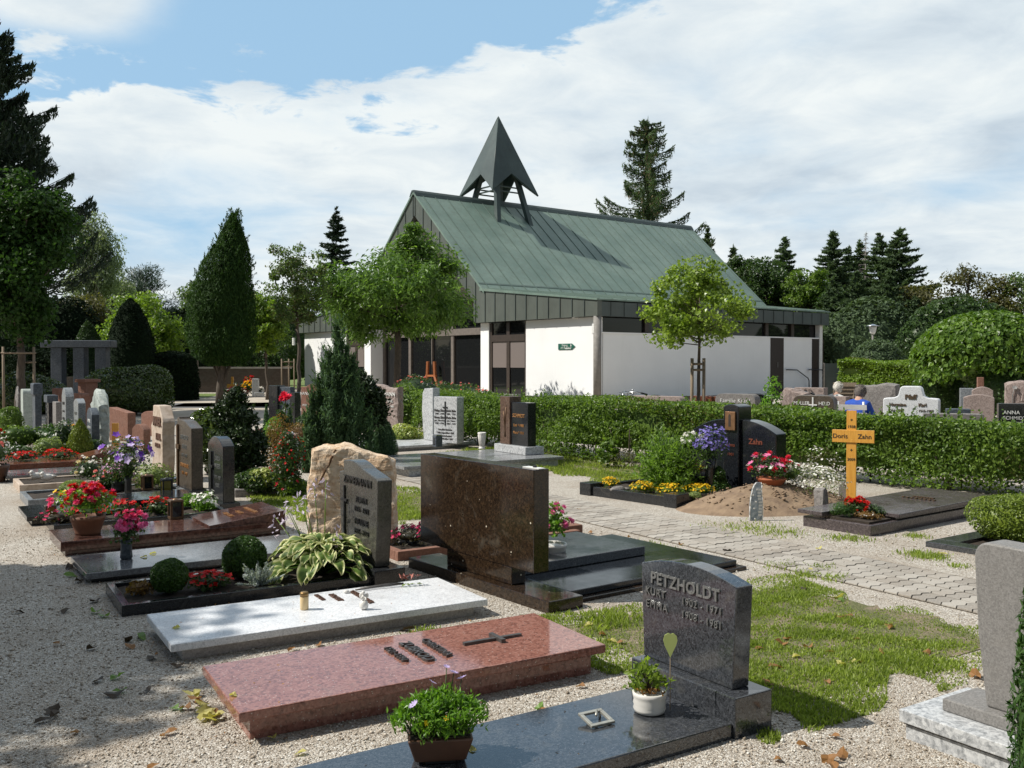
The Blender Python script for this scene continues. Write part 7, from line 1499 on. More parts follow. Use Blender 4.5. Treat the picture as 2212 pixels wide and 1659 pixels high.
def row_beds():
    def on(k, x, y, z): return loc2w(GS[k], x, y, z)
    for i, (x, y) in enumerate(((.35, .3), (.72, .28), (1.05, .3))): flower_patch('begonia', ('red begonia clump at the front end of the narrow black kerb', 'red begonia clump, second from the front in the narrow black kerb', 'red begonia clump behind the dark bronze lantern')[i], 0, 0, .17, .17, 330, 'deep', [('orange_red' if i != 1 else 'red', 55, .026, 4)], 160+i, loc=on('G6', x, y, .06), group='red begonias in the narrow black kerb')
    flower_patch('begonia', 'dark magenta flowers low beside the narrow black kerb', 0, 0, .2, .12, 300, 'darkleaf2', [('pink', 26, .022, 5)], 165, loc=on('G6', .1, .3, .06))
    flower_patch('white_begonia', 'white flowering plant at the foot of the short dark headstone', 0, 0, .13, .2, 320, 'fresh', [('white', 60, .024, 5)], 166, loc=at(440, 1108, .03)); flower_patch('green_plant', 'fresh green plant left of the white flowers', 0, 0, .1, .18, 300, 'fresh', [], 167, loc=at(408, 1103, .03), cat='plant')
    flower_patch('pansy_pot', 'white and yellow pansies in a grey pot beside the geranium bowl', 0, 0, .15, .16, 260, 'deep', [('white', 15, .035, 5), ('yellow', 13, .035, 5), ('red', 10, .025, 5)], 168, loc=on('G7', .42, .35, .11))
    bush('stonecrop', 'pale grey green stonecrop cushion in the grey kerb', on('G8', .55, .42, .05), (.18, .17, .10), 2200, (.022, .014), L['sedum'], 169, 'plant', amp=.06, core=.88, shell=.15)
    bouquet('heather_pot', 'pale mauve heather in a black pot behind the geranium bowl', on('G8', 1.05, .45, .06), .09, .13, G['blackplastic'], .2, .2, 500, 'deep', [('mauve', 90, .022, 5)], 170, .02)
    flower_patch('rose_bush', 'small rose bush with pink blooms beyond the stonecrop', 0, 0, .2, .22, 320, 'deep', [('salmon', 12, .035, 6, 1)], 171, loc=on('G8', .95, .75, .05)); flower_patch('white_rose', 'white and cream roses right of the mauve heather', 0, 0, .22, .3, 420, 'deep', [('white', 12, .035, 6, 1), ('cream', 8, .035, 6, 1)], 172, loc=on('G9', .85, .3, .06))
    flower_patch('fern_plant', 'feathery green plant round the tall black vase', 0, 0, .26, .34, 800, 'sedum', [('white', 20, .02, 5)], 173, loc=on('G8', 1.45, .45, .05), cat='plant'); flower_patch('fern_plant', 'loose fern like plant left of the tall black vase', 0, 0, .2, .42, 500, 'hedge', [], 174, loc=on('G9', 1.25, .2, .05), cat='plant')
    for x, y, k, lab in ((1.2, .5, 'G9', 'white stone dove sitting on the beige border'), (.25, .5, 'G9', 'white stone dove at the foot end of the beige border'), (.35, .25, 'G9', 'small white duck figure beside the foot end dove')):
        t = thing('bird_figure', lab, 'figurine', on(k, x, y, .11), .6, 'white bird figures'); b = MB(); b.ball((0, 0, .045), (.075, .04, .045), 12, 8); b.ball((-.06, 0, .095), .028, 10, 7); b.tube([(-.05, 0, .05), (-.058, 0, .09)], [.03, .022], 7); b.tube([(.05, 0, .05), (.12, 0, .06)], [.03, .006], 6); b.build('body', G['whitepot'], t); b = MB(); b.tube([(-.085, 0, .095), (-.10, 0, .09)], [.008, .001], 5); b.build('beak', G['wax'], t)
    bowl('flower_bowl', 'brown bowl with pale snapdragons at the left edge', on('G10', -.15, .2, .0), .16, .22, .24, G['brownpot'], .3, .42, 620, 'deep', [('white', 60, .028, 5), ('salmon', 12, .045, 6, 1)], 175)
    for i, (k, x, y, lab) in enumerate((('G11', .35, .5, 'red begonia strip at the front of the rust brown slab'), ('G11', .85, .5, 'red begonia strip in the middle of the rust brown slab'))): flower_patch('begonia', lab, 0, 0, .24, .12, 300, 'deep', [('orange_red', 70, .03, 4)], 176+i, loc=on(k, x, y, .131), group='red begonias on the rust brown slab')
    bush('cypress_cone', 'small bright yellow green cypress cone before the silver grey stone', on('G12', 1.25, .35, .06), (.22, .22, .62), 3600, (.05, .016), L['goldthuja'], 178, 'conifer', prof=[(0, .8), (.25, 1.), (.55, .8), (.8, .4), (1., .04)], amp=.06, core=.86, along=(.5, 1.3))
    for i, (k, x, y, R, H, lm, fl, lab) in enumerate((('G12', .75, .4, .26, .34, 'sedum', [], 'yellowish leafy clump on the bluish slab'), ('G12', 1.5, .6, .25, .24, 'deep', [], 'dark leafy clump right of the yellow green cone'), ('G12', .3, .4, .24, .22, 'deep', [('white', 10, .03, 5)], 'low dark plants at the foot of the bluish slab'), ('G12', 1.0, .65, .2, .5, 'deep', [('white', 30, .03, 5)], 'white flower spikes left of the yellow green cone'),
        ('G13', .4, .4, .35, .5, 'hedge', [], 'round green bush in the low grey kerb'), ('G13', .9, .4, .34, .46, 'box', [], 'second round green bush in the low grey kerb'), ('G13', -.1, .3, .3, .4, 'browngreen', [('red', 14, .04, 6, 1)], 'brownish rose bush with red blooms at the left'), ('G13', 1.35, .4, .3, .4, 'sedum', [('yellow', 22, .035, 6, 1), ('salmon', 12, .035, 6, 1)], 'yellow and orange rose bush before the pale green pillar'),
        ('G13', .0, 1.1, .3, .35, 'hedge', [('white', 20, .03, 5)], 'white flowering low bush at the far left'))):
        flower_patch('leafy_clump', lab, 0, 0, R, H, 700, lm, fl, 180+i, loc=on(k, x, y, .05), cat='plant', leaf=(.055, .03), core=.75)
    bush('round_bush', 'round clipped bush before the pale green pillar stone', (xat(20, 21.5), 21.5, 0), (.28, .28, .36), 2200, (.05, .025), L['hedge'], 190, 'bush', amp=.08, core=.85)
    t = thing('wooden_post', 'thin orange wooden post in front of the broad red headstone', 'post', (xat(248, 15.5), 15.5, 0), .1); b = MB(); b.box(-.05, .05, -.02, .02, -.05, hgt(914, 15.5)); b.build('post', G['pine'], t); b = MB(); b.box(-.04, .04, -.024, -.0205, .2, .3); b.build('label', G['whitepaint'], t)
row_beds()
# bed behind the shield stone, pink geraniums beside the brown block
for i, (x, y, fl, lab) in enumerate(((.35, .4, [('pink', 40, .02, 5)], 'dark rose flowers in the low red kerb'), (1.0, .4, [('red', 26, .03, 5)], 'red begonias at the far end of the low red kerb'), (1.45, .4, [('red', 26, .03, 5)], 'second red begonia clump at the far end of the low red kerb'))): flower_patch('begonia', lab, 0, 0, .24, .17, 420, 'darkleaf2', fl, 200+i, loc=loc2w(TSB, x, y, .05))
bowl('flower_pot', 'white pot of pink geraniums half hidden by the brown block', at(1192, 1208, .08), .09, .12, .13, G['whitepot'], .15, .26, 420, 'fresh', [('lilacpink', 20, .035, 6, 1)], 204, 'flower pot', up=.05)
t = thing('stone_block', 'small red stone slab end beyond the pink geraniums', 'stone', at(1200, 1160, 0), ROT); b = MB(); b.box(-.35, .25, -.1, .28, -.02, .11); b.build('slab', G['redstone'], t, bevel=.008); b = MB(); b.box(-.3, .2, -.05, .23, -.04, -.021); b.build('base', G['redstone'], t)
# marigold bed, feathery shrub and asters at the twin stone
def twin_plants():
    def on(x, y, z=.085): return loc2w(T7, x, y, z)
    for i, (px, py, w_) in enumerate(((1320, 1054, .11), (1390, 1064, .16), (1447, 1069, .155), (1512, 1068, .17))): flower_patch('marigolds', ('yellow marigold clump at the left corner of the black kerb', 'yellow marigold clump left of the feathery shrub', 'yellow marigold clump in front of the feathery shrub', 'yellow marigold clump beside the small dark conifer')[i], 0, 0, w_, .12, 500, 'hedge', [('yellow', 130, .015, 5)], 210+i, loc=at(px, py, .085), group='marigolds in the black kerb', leaf=(.022, .009))
    flower_patch('green_cushion', 'lime green cushion plant in front of the right marigolds', 0, 0, .09, .075, 500, 'sedum', [], 215, loc=at(1501, 1076, .085), cat='plant', leaf=(.018, .008))
    t = thing('feathery_shrub', 'feathery light green shrub in the middle of the black kerb bed', 'shrub', on(.75, .74)); mb = MB(); r = np.random.default_rng(17); st = MB()
    for k in range(290):
        a = r.uniform(0, 6.28); e = r.uniform(.1, 1.45); l = r.uniform(.36, .82)*(.6+.4*math.sin(e)); d = np.array([math.cos(a)*math.cos(e), math.sin(a)*math.cos(e), math.sin(e)]); s = np.linspace(.2, 1, 22); P = d*l*s[:, None]+np.array([0, 0, .04])-np.array([0, 0, .12])*(s**2.5)[:, None]*math.cos(e); st.tube(P[::7], .0025, 4); mb.leaves(P+r.normal(size=P.shape)*.02, .085, .016, rng=r, along=np.tile(d*.6, (22, 1)), droop=.3)
    mb.build('foliage', L['bamboo'], t); st.build('stem', L['deep'], t)
    bouquet('aster_pot', 'mauve blue asters in front of the left wing of the black stone', gpt(1535, 11.75)+np.array([0, 0, .06]), .07, .42, G['anthracite'], .21, .38, 500, 'deep', [('blueviolet', 230, .022, 7)], 216, .0); flower_patch('white_roses', 'creamy white roses left of the mauve asters', 0, 0, .19, .25, 300, 'hedge', [('white', 26, .03, 6, 1)], 217, loc=gpt(1494, 12.0)+np.array([0, 0, .52]), stem=.0)
    st = MB(); [st.tube([(0, 0, -.5), (x, y, .1)], .008, 4) for x, y in ((.05, 0), (-.05, .03), (0, -.05))]; st.build('stem', L['deep'], D.objects['white_roses'])
    bowl('flower_bowl', 'black pot with ochre heather beside the small dark conifer', on(1.15, .62, .06), .10, .13, .2, G['blackplastic'], .17, .15, 700, 'rustleaf', [('yellow', 40, .012, 4)], 218, leaf=(.02, .008))
    bush('small_conifer', 'small dark green conifer at the right end of the marigold bed', on(1.12, .26), (.13, .12, .29), 1800, (.035, .016), L['box'], 219, 'conifer', prof=[(0, .9), (.2, 1.), (.42, .7), (.6, .66), (.85, .45), (1., .05)], amp=.18, core=.75)
    for i, (px, py, s, lab) in enumerate(((1335, 1062, .10, 'flat grey stone at the left of the marigold bed'), (1458, 1074, .09, 'rounded stone at the front corner of the marigold bed'), (1352, 1060, .06, 'dark stone leaning on the flat grey one'))):
        t = thing('stone', lab, 'stone', at(px, py, .08), .3); b = MB(); b.ball((0, 0, s*.28), (s, s*.6, s*.4), 12, 8, .14); b.build('stone', G['greystone'], t)
        b = MB(); b.ball((s*.5, s*.5, s*.1), (s*.25, s*.2, s*.16), 8, 6, .1); b.build('chip', G['greystone'], t)
twin_plants()
def mound_things():
    # mosaic stele
    p = at(1633, 1125, .0); s = p[1]/FPX; t = thing('mosaic_stele', 'wavy mirror mosaic stele standing in the earth mound', 'stele', p, .05); cols = [(1117, 1620, 1647), (1105, 1619.5, 1648), (1085, 1620, 1648), (1065, 1622, 1646), (1050, 1625, 1645), (1040, 1629, 1646), (1034, 1634, 1644)]
    L_ = [((x0-1633)*s, (1117-y)*s) for y, x0, x1 in cols]; R_ = [((x1-1633)*s, (1117-y)*s) for y, x0, x1 in cols]; pr = L_+R_[::-1]; n = len(pr); v = np.array([(x, 0, z) for x, z in pr]); b = MB(); Fq = [[i, i+1, n-2-i, n-1-i] for i in range(len(cols)-1)]
    b.addf(np.concatenate([v, v+np.array([0, .03, 0])]), [Fq, [[n+q for q in f[::-1]] for f in Fq], [[i, (i+1) % n, n+(i+1) % n, n+i] for i in range(n)]]); b.build('stele', G['mosaic'], t)
    b = MB()
    for i in range(len(cols)-1):
        for A, B in ((L_[i], L_[i+1]), (R_[i], R_[i+1])): b.tube([(A[0], .0, A[1]), (B[0], .0, B[1])], .005, 5)
    for k in range(9): f = k/9; j = int(f*6); x0 = R_[j][0]; z = .05+f*.3; b.box(x0-.045, x0-.008, -.004, -.001, z, z+.022)
    b.build('mosaic_edging', G['whitepot'], t)
    b = MB(); r = np.random.default_rng(3)
    for x, z in ((-.01, .02), (-.02, .13), (.0, .2), (-.03, .27), (.01, .33)): b.ball((x, -.003, z), (.011, .004, .009), 8, 6)
    b.build('pebble_inlay', G['whitepot'], t)
    p = gpt(1668, 11.0); bowl('flower_bowl', 'orange terracotta bowl of pink and white lilies on the earth mound', p+[0, 0, .21], .10, .17, .12, G['terracotta'], .27, .26, 800, 'deep', [('rosered', 16, .05, 6, 1), ('lilacpink', 12, .05, 6), ('white', 10, .035, 6)], 230)
    q = gpt(1768, 10.95)+np.array([0, 0, .08]); flower_patch('white_flower_bush', 'mass of small white daisies on the mound before the cross', 0, 0, .36, .36, 900, 'sedum', [('white', 330, .017, 6)], 231, loc=q, leaf=(.03, .01), core=0); flower_patch('daisies', 'large white daisies between the lily bowl and the small daisies', 0, 0, .2, .2, 300, 'hedge', [('white', 34, .032, 9)], 232, loc=gpt(1712, 11.2)+np.array([0, 0, .24]))
    st = MB(); st.tube([(-.1, 0, .1), (-.1, 0, -.14)], .01, 4); st.build('stem', L['deep'], D.objects['daisies'])
    flower_patch('tall_daisies', 'airy white flower stems rising before the hedge left of the cross', 0, 0, .30, .62, 620, 'browngreen', [('white', 60, .016, 6)], 233, loc=gpt(1778, 11.6), leaf=(.035, .01), core=0)
    flower_patch('pink_flower', 'single pink bloom lying at the foot of the mound near the slab', 0, 0, .06, .05, 20, 'deep', [('pink', 3, .03, 6)], 234, loc=at(1840, 1106, .1))
mound_things()
def right_plants():
    def on(x, y, z=.125): return loc2w(T8, x, y, z)
    flower_patch('geranium', 'scarlet geranium in the corner of the purple slab', 0, 0, .13, .17, 260, 'deep', [('red', 46, .026, 6, 1)], 240, loc=on(.34, .36), leaf=(.03, .024)); flower_patch('green_tuft', 'needle leaved green tuft left of the scarlet geranium', 0, 0, .13, .14, 700, 'box', [], 241, loc=on(.17, .42), cat='plant', leaf=(.03, .006)); flower_patch('low_plants', 'low reddish leaves in front of the scarlet geranium', 0, 0, .15, .07, 340, 'rustleaf', [('white', 8, .012, 5)], 242, loc=on(.25, .2), cat='plant', leaf=(.022, .012)); flower_patch('green_tuft', 'dark tuft right of the scarlet geranium', 0, 0, .09, .12, 260, 'deep', [], 243, loc=on(.42, .22), cat='plant', leaf=(.025, .012))
    bush('box_bush', 'bushy sunlit box shrub at the right edge behind the flat kerb', at(2200, 1176, .0), (.37, .36, .30), 9500, (.030, .017), L['buxlight'], 244, 'bush', amp=.2, core=.78, shell=.35, zc=.17, cut=-.5)
    flower_patch('yellow_groundcover', 'pale yellow ground cover at the foot of the sunlit box shrub', 0, 0, .22, .05, 500, 'variegated', [('cream', 130, .016, 5)], 245, loc=at(2198, 1176, .0)+np.array([0, -.32, 0]), cat='ground cover', leaf=(.02, .014))
    t = thing('thuja_hedge', 'dark thuja edge cutting into the right border', 'conifer', (1.97, 3.50, 0)); mb = MB(); bush_mb(mb, (.10, 0, 0), (.2, .2, 1.12), 5200, (.05, .012), 246, amp=.05, core=.85, along=(.5, 1.2), prof=[(0, .9), (.3, 1.), (.7, .8), (.92, .5), (1., .1)]); mb.build('foliage', L['thuja'], t); b = MB(); b.tube([(.1, 0, -.03), (.1, 0, .6)], .02, 6); b.build('stem', G['bark'], t)
    flower_patch('weed', 'tall broad leaved weed at the foot of the front hedge', 0, 0, .16, .42, 260, 'hedge', [], 247, loc=at(1312, 1010, 0), cat='plant', leaf=(.09, .06), core=0); flower_patch('grass_tuft', 'loose weeds beside the tall weed under the hedge', 0, 0, .28, .25, 420, 'browngreen', [], 248, loc=at(1352, 1012, 0), cat='plant', leaf=(.06, .01), core=0)
    flower_patch('shoot', 'leafy light green shoot sticking up above the hedge beside the low bank', 0, 0, .18, .75, 420, 'fresh', [], 249, loc=np.array([xat(1668, 15.6), 15.6, .62]), cat='plant', leaf=(.06, .035), core=0); st = MB(); st.tube([(0, 0, -.64), (0, 0, .5)], .012, 5); st.build('stem', G['bark'], D.objects['shoot'])
    # red flowers by the chapel and between the graves
    for i, (px, Y, R, H, lab) in enumerate(((903, 33, 1.0, 1.3, 'leafy shrub with salmon blooms left of the light stone'), (985, 36, 1.1, .9, 'red flowering bush in front of the chapel glass'), (880, 22.5, .5, 1.15, 'green bush between the white lettered stone and the light stone'), (1030, 33, 1.0, .7, 'low red flowering bush near the right chapel pillar'))): flower_patch('flowering_bush', lab, 0, 0, R, H, 1600, 'deep' if i != 2 else 'hedge', [('salmon', 34, .055, 6, 1)] if i != 2 else [('salmon', 8, .04, 6, 1)], 260+i, loc=gpt(px, Y), leaf=(.1, .05), cat='bush', core=.75)
    for i, (px, Y, R, H, lm, fl, lab) in enumerate(((2180, 15.6, .2, .95, 'deep', [('red', 14, .05, 6, 1)], 'red flowers behind the dark grey stone at the right'), (2128, 13.2, .14, .8, 'deep', [('salmon', 8, .04, 6, 1)], 'orange rose above the hedge left of the white capitals'), (1778, 13.6, .3, .95, 'hedge', [('white', 8, .025, 5)], 'white flowered shoots above the hedge left of the cross'), (1930, 14.2, .3, .93, 'hedge', [('white', 12, .025, 5)], 'white flower shoots at the foot of the white stone'))): flower_patch('flower_clump', lab, 0, 0, R, H, 500, lm, fl, 270+i, loc=gpt(px, Y), leaf=(.06, .03), cat='flowers')
    # distant grave flowers by the brick wall
    for i, (px, fl, lab) in enumerate(((505, [('pink', 40, .06, 6, 1)], 'pink flowers on the far grave by the brick wall'), (520, [('white', 40, .08, 6, 1), ('salmon', 30, .08, 6, 1)], 'white and salmon flowers on the far grave by the brick wall'), (541, [('yellow', 40, .07, 6, 1)], 'yellow chrysanthemum ball on the far grave'), (541, [('red', 40, .07, 6, 1)], 'red flowers above the yellow ball on the far grave'), (556, [('white', 30, .08, 6, 1)], 'mixed pale flowers at the right of the far grave'))):
        flower_patch('grave_flowers', lab, 0, 0, .34, .4 if i != 3 else .5, 260, 'deep', fl, 280+i, loc=gpt(px, 46.5 if i != 3 else 47.5)+np.array([0, 0, .45 if i == 3 else .3 if i == 2 else 0]), leaf=(.12, .06), group='flowers on the far graves'); 
    for px, lab in ((502, 'small yellow wooden cross by the brick wall'), (531, 'small orange wooden cross right of the yellow one')):
        Y = 47.6; t = thing('wooden_cross', lab, 'cross', gpt(px, Y), 0, 'wooden crosses by the brick wall'); H = hgt(814, Y); b = MB(); b.box(-.06, .06, -.03, .03, 0, H); b.build('upright', G['pine'], t); b = MB(); b.box(-.26, .26, -.045, -.031, H-.55, H-.36); b.build('crossbeam', G['pine'], t)
    for px, w_, top, lab in ((520, .5, 848, 'low white stone box in front of the far grave flowers'), (552, .3, 818, 'thin pale pillar stone right of the far flowers'), (560, .45, 848, 'white stone slab at the right of the far flowers')):
        Y = 46.2; t = thing('stone', lab, 'stone', gpt(px, Y), .1); b = MB(); b.box(-w_/2, w_/2, -.15, .15, 0, max(.25, hgt(top, Y))); b.build('stone', G['lightgranite'], t, bevel=.02); b = MB(); b.box(-w_/2-.08, w_/2+.08, -.2, .2, -.05, .04); b.build('base', G['lightdark'], t)
right_plants()
# ------------------------------------------------------------------ fallen leaves
def fallen():
    r = np.random.default_rng(33); shapes = []
    for k in range(5):
        b = MB(); n = 9; a = np.linspace(0, 6.28, n+1)[:-1]; rr = .5*(1+.18*r.normal(size=n)); rr[0] = .62; v = np.stack([np.cos(a)*rr, np.sin(a)*rr*.62, .12*np.cos(a*2+k)+.10*r.normal(size=n)*.5+.1], 1); b.addf(np.concatenate([v, [[0, 0, .03]]]), [[(n, i, (i+1) % n) for i in range(n)]]); shapes.append(b)
    mats = {'dry': L['dry'], 'yellow': L['yellowleaf'], 'dark': L['darkleaf'], 'green': L['greenleaf']}; protos = {}
    for mk in mats:
        for k, b in enumerate(shapes):
            me = b.mesh('fallen_leaf'); me.materials.append(mats[mk]); protos[mk, k] = me
    lab = {'dry': 'dry brown leaf fallen on the ground between the graves', 'yellow': 'pale yellow curled leaf fallen beside the graves', 'dark': 'dark wet leaf lying on the gravel', 'green': 'fallen leaf still green on the ground'}
    def put(px, py, mk, s, h=.012):
        p = at(px, py, h); o = D.objects.new('fallen_leaf', protos[mk, int(r.integers(5))]); COL.objects.link(o); o.location = p; o.scale = (s, s, s*r.uniform(.6, 1.2)); o.rotation_euler = (r.normal()*.25, r.normal()*.25, r.uniform(0, 6.28)); tag(o, lab[mk], 'leaf', {'dry': 'dry brown fallen leaves', 'yellow': 'yellow curled fallen leaves', 'dark': 'dark fallen leaves', 'green': 'green fallen leaves'}[mk])
    # curled heap beside the red slab
    for (x, y) in ((412, 1497), (420, 1508), (428, 1515), (436, 1519), (440, 1528), (447, 1536), (455, 1540), (461, 1548), (470, 1546), (432, 1530), (424, 1497), (452, 1553), (464, 1536), (440, 1545)): put(x, y, 'yellow' if r.uniform() < .75 else 'dry', r.uniform(.05, .085), .02)
    for (x, y, k, s) in ((207, 1322, 'green', .09), (225, 1330, 'green', .08), (205, 1298, 'dark', .1), (152, 1243, 'green', .1), (150, 1225, 'dark', .09), (170, 1255, 'dark', .09), (40, 1321, 'dark', .07), (122, 1390, 'dry', .06), (142, 1320, 'dark', .07), (200, 1400, 'dark', .07), (278, 1383, 'dark', .08), (305, 1376, 'green', .09), (280, 1396, 'dry', .08), (330, 1420, 'dark', .09), (210, 1470, 'dark', .07), (252, 1463, 'green', .08), (250, 1500, 'dark', .09), (262, 1492, 'green', .07), (110, 1535, 'dark', .075), (120, 1545, 'dark', .07), (95, 1555, 'dark', .07), (160, 1582, 'dry', .05), (366, 1582, 'dry', .06), (350, 1590, 'dry', .04), (380, 1437, 'dark', .07), (320, 1490, 'dark', .06), (378, 1528, 'green', .05), (403, 1528, 'dry', .06), (390, 1530, 'green', .05),
        (330, 1655, 'dry', .05), (590, 1592, 'yellow', .05), (625, 1570, 'dry', .05), (650, 1625, 'yellow', .05), (1085, 1565, 'dry', .05), (1165, 1530, 'green', .07), (1170, 1535, 'dry', .05), (1110, 1552, 'dry', .05), (1255, 1482, 'dry', .05), (655, 1440, 'dark', .09), (690, 1392, 'dry', .06), (630, 1402, 'dry', .05), (880, 1360, 'dark', .1), (885, 1370, 'dry', .07), (1020, 1365, 'dry', .05), (1270, 1350, 'yellow', .07), (1300, 1370, 'dry', .06), (1320, 1385, 'yellow', .06), (1340, 1388, 'dry', .06),
        (1737, 1272, 'dark', .07), (1809, 1290, 'yellow', .09), (1815, 1297, 'green', .07), (1830, 1330, 'dry', .07), (1815, 1332, 'dry', .06), (1690, 1390, 'dry', .08), (1700, 1380, 'dry', .06), (1748, 1398, 'dry', .07), (1720, 1418, 'yellow', .06), (1792, 1408, 'dry', .05), (1818, 1435, 'yellow', .08), (1838, 1430, 'yellow', .05), (1860, 1430, 'dry', .05), (1920, 1350, 'dry', .06), (1925, 1356, 'dry', .06), (1960, 1383, 'yellow', .06), (2000, 1410, 'dry', .06), (1660, 1475, 'dry', .07), (1785, 1472, 'dry', .05), (2108, 1459, 'dry', .09), (1675, 1440, 'dry', .07), (1640, 1400, 'dry', .05), (1850, 1380, 'dry', .05), (1905, 1408, 'dry', .05), (1770, 1186, 'yellow', .08), (1752, 1231, 'yellow', .05), (2034, 1196, 'yellow', .09), (1735, 1610, 'dry', .06), (1790, 1640, 'dry', .08), (1820, 1630, 'dry', .07), (1800, 1655, 'dry', .07), (1800, 1590, 'dry', .05), (1680, 1640, 'dry', .05), (1570, 1190, 'dark', .09), (1275, 1150, 'dry', .07), (1300, 1165, 'yellow', .05), (1470, 1175, 'dry', .06), (1360, 1160, 'dry', .05), (1250, 1100, 'dry', .05)): put(x, y, k, s)
    for (x, y, h, k, s) in ((503, 1502, .148, 'yellow', .055), (381, 1357, .113, 'yellow', .055), (1020, 1620, .073, 'yellow', .05), (920, 1640, .073, 'green', .05), (330, 1195, .088, 'yellow', .05), (310, 1203, .088, 'yellow', .05)): put(x, y, k, s, h)
fallen()
def litter():
    """crumbs of leaf and twig gathered along the kerbs and dusted over the slabs"""
    r = np.random.default_rng(77); pts = []
    for t, ln, wd, h in ((T2, 1.96, .74, .148), (T3, 1.95, .74, .112), (T4, 1.96, .75, .0), (T5, 1.95, .77, .087), (T6, 1.98, .7, .132)):
        for _ in range(60 if h else 0): pts.append(loc2w(t, r.uniform(.02, ln-.02), r.uniform(.02, wd-.02), h))
        for _ in range(210):
            s = r.uniform(-.05, ln+.05); side = r.uniform() < .5; off = abs(r.normal())*.05
            pts.append(loc2w(t, s, -off if side else wd+off, .008) if r.uniform() < .7 else loc2w(t, -off, r.uniform(0, wd), .008))
    for _ in range(70): pts.append(loc2w(T1, r.uniform(-1.6, -.02), r.uniform(.02, .58), .072))
    for _ in range(900): q = at(r.uniform(0, 2212), r.uniform(1180, 1655), .006); pts.append(q)
    P = np.array(pts); k = (P @ U < 5.8) | (P @ U > 7); P = P[k]; b = MB(); n = len(P); w_ = r.lognormal(-4.75, .45, n); half = n//2
    b.leaves(P[:half], w_[:half], w_[:half]*.5, rng=r, up=2.5); b.leaves(P[half:], w_[half:]*1.1, w_[half:]*.35, None, 0, 0, 1, rng=r, up=2.5); stuff(b.build('leaf_litter', [L['dry'], L['darkleaf']]))
litter()
# ------------------------------------------------------------------ bicycles, benches and the two visitors
def bicycle(label, loc, rz):
    t = thing('bicycle', label, 'bicycle', loc, rz, 'bicycles parked behind the hedge'); fr = G['blackmetal']; st = G['metal']
    for x in (0, 1.06):
        b = MB(); a = np.linspace(0, 6.2832, 29); b.tube(np.stack([x+.33*np.cos(a), a*0, .34+.33*np.sin(a)], 1), .018, 7); wv = b.build('wheel', G['blackplastic'], t)
        b = MB(); [b.tube([(x, 0, .34), (x+.32*math.cos(q), 0, .34+.32*math.sin(q))], .0022, 3) for q in np.linspace(0, 6.28, 15)[:-1]]; b.tube([(x, -.04, .34), (x, .04, .34)], .022, 8); b.build('spokes', st, wv)
    b = MB(); Bk, SeatT, Head, HB_ = (0, 0, .34), (.30, 0, .80), (.88, 0, .85), (.44, 0, .30)
    for p, q in ((Bk, HB_), (Bk, SeatT), (HB_, SeatT), (HB_, Head), (SeatT, (.86, 0, .72)), (Head, (1.06, 0, .34))): b.tube([p, q], .017, 8)
    b.tube([SeatT, (.27, 0, .92)], .014, 8); b.build('frame', fr, t)
    b = MB(); b.ball((.24, 0, .95), (.14, .075, .035), 12, 8); b.build('saddle', G['blackplastic'], t)
    hb = MB(); hb.tube([Head, (.86, 0, 1.0), (.88, 0, 1.03)], .013, 8); hb.tube([(.66, -.29, 1.02), (.80, -.27, 1.06), (.90, -.10, 1.04), (.91, 0, 1.03), (.90, .10, 1.04), (.80, .27, 1.06), (.66, .29, 1.02)], .011, 8); h = hb.build('handlebar', st, t)
    for s in (-1, 1):
        b = MB(); b.tube([(.72, s*.285, 1.035), (.58, s*.295, 1.0)], .018, 8); b.build('grip', G['blackplastic'], h); b = MB(); b.tube([(.84, s*.2, 1.05), (.92, s*.26, 1.03), (.82, s*.30, 1.02)], .006, 5); b.build('brake_lever', st, h)
    b = MB(); b.ball((.84, .17, 1.085), (.026, .026, .022), 10, 7); b.build('bell', G['metal'], h)
    b = MB(); b.tube([(.93, 0, .98), (.99, 0, .98)], [.03, .045], 10); b.build('headlight', G['metal'], t); return t
bicycle('bicycle with chrome handlebar behind the long pinkish stone', (xat(1412, 19.4)+.25, 19.4, .03), rad(200)); bicycle('bicycle standing behind the rough pink grey stone by the chapel', (xat(1752, 20.6)+.35, 20.4, 0), rad(196))
def slat_bench(label, loc, rz, m, w_=1.0, white=True, tilt=.18, top=.86):
    t = thing('bench', label, 'bench', loc, rz); b = MB()
    for k in range(4): b.box(-w_/2, w_/2, -.08+k*.11, .0+k*.11, .42, .445)
    b.build('seat', m, t); b = MB(); n = 3 if white else 5
    for k in range(n): z = top-.42+k*.42/n; y = -.12-tilt*(z-.45); b.add([(-w_/2, y, z), (w_/2, y, z), (w_/2, y-.02, z+.09), (-w_/2, y-.02, z+.09), (-w_/2, y-.02, z), (w_/2, y-.02, z), (w_/2, y-.04, z+.09), (-w_/2, y-.04, z+.09)], [(0, 1, 2, 3), (7, 6, 5, 4), (3, 2, 6, 7), (0, 4, 5, 1), (0, 3, 7, 4), (1, 5, 6, 2)])
    b.build('backrest', m, t)
    for x in (-w_/2+.06, w_/2-.06):
        b = MB(); b.tube([(x, .3, 0), (x, .28, .42)], .02, 8); b.build('leg', m, t); b = MB(); b.tube([(x, -.2, 0), (x, -.085, .42), (x, -.125-tilt*.3, top)], .02, 8); b.build('leg', m, t)
    return t
Yb = 16.8
slat_bench('white slatted bench under the visitor in the blue jacket', (xat(1843, Yb), Yb, 0), rad(-32), G['whitepaint'], .55, top=.98)
slat_bench('brown slatted bench behind the white haired visitor', (xat(1826, 21.5), 21.5, 0), rad(168), G['wood'], .50, False, -.1, hgt(827, 21.5)); slat_bench('white slatted chair left of the rough pink grey stone', (xat(1676, 19.6), 19.6, 0), rad(20), G['whitepaint'], .5)
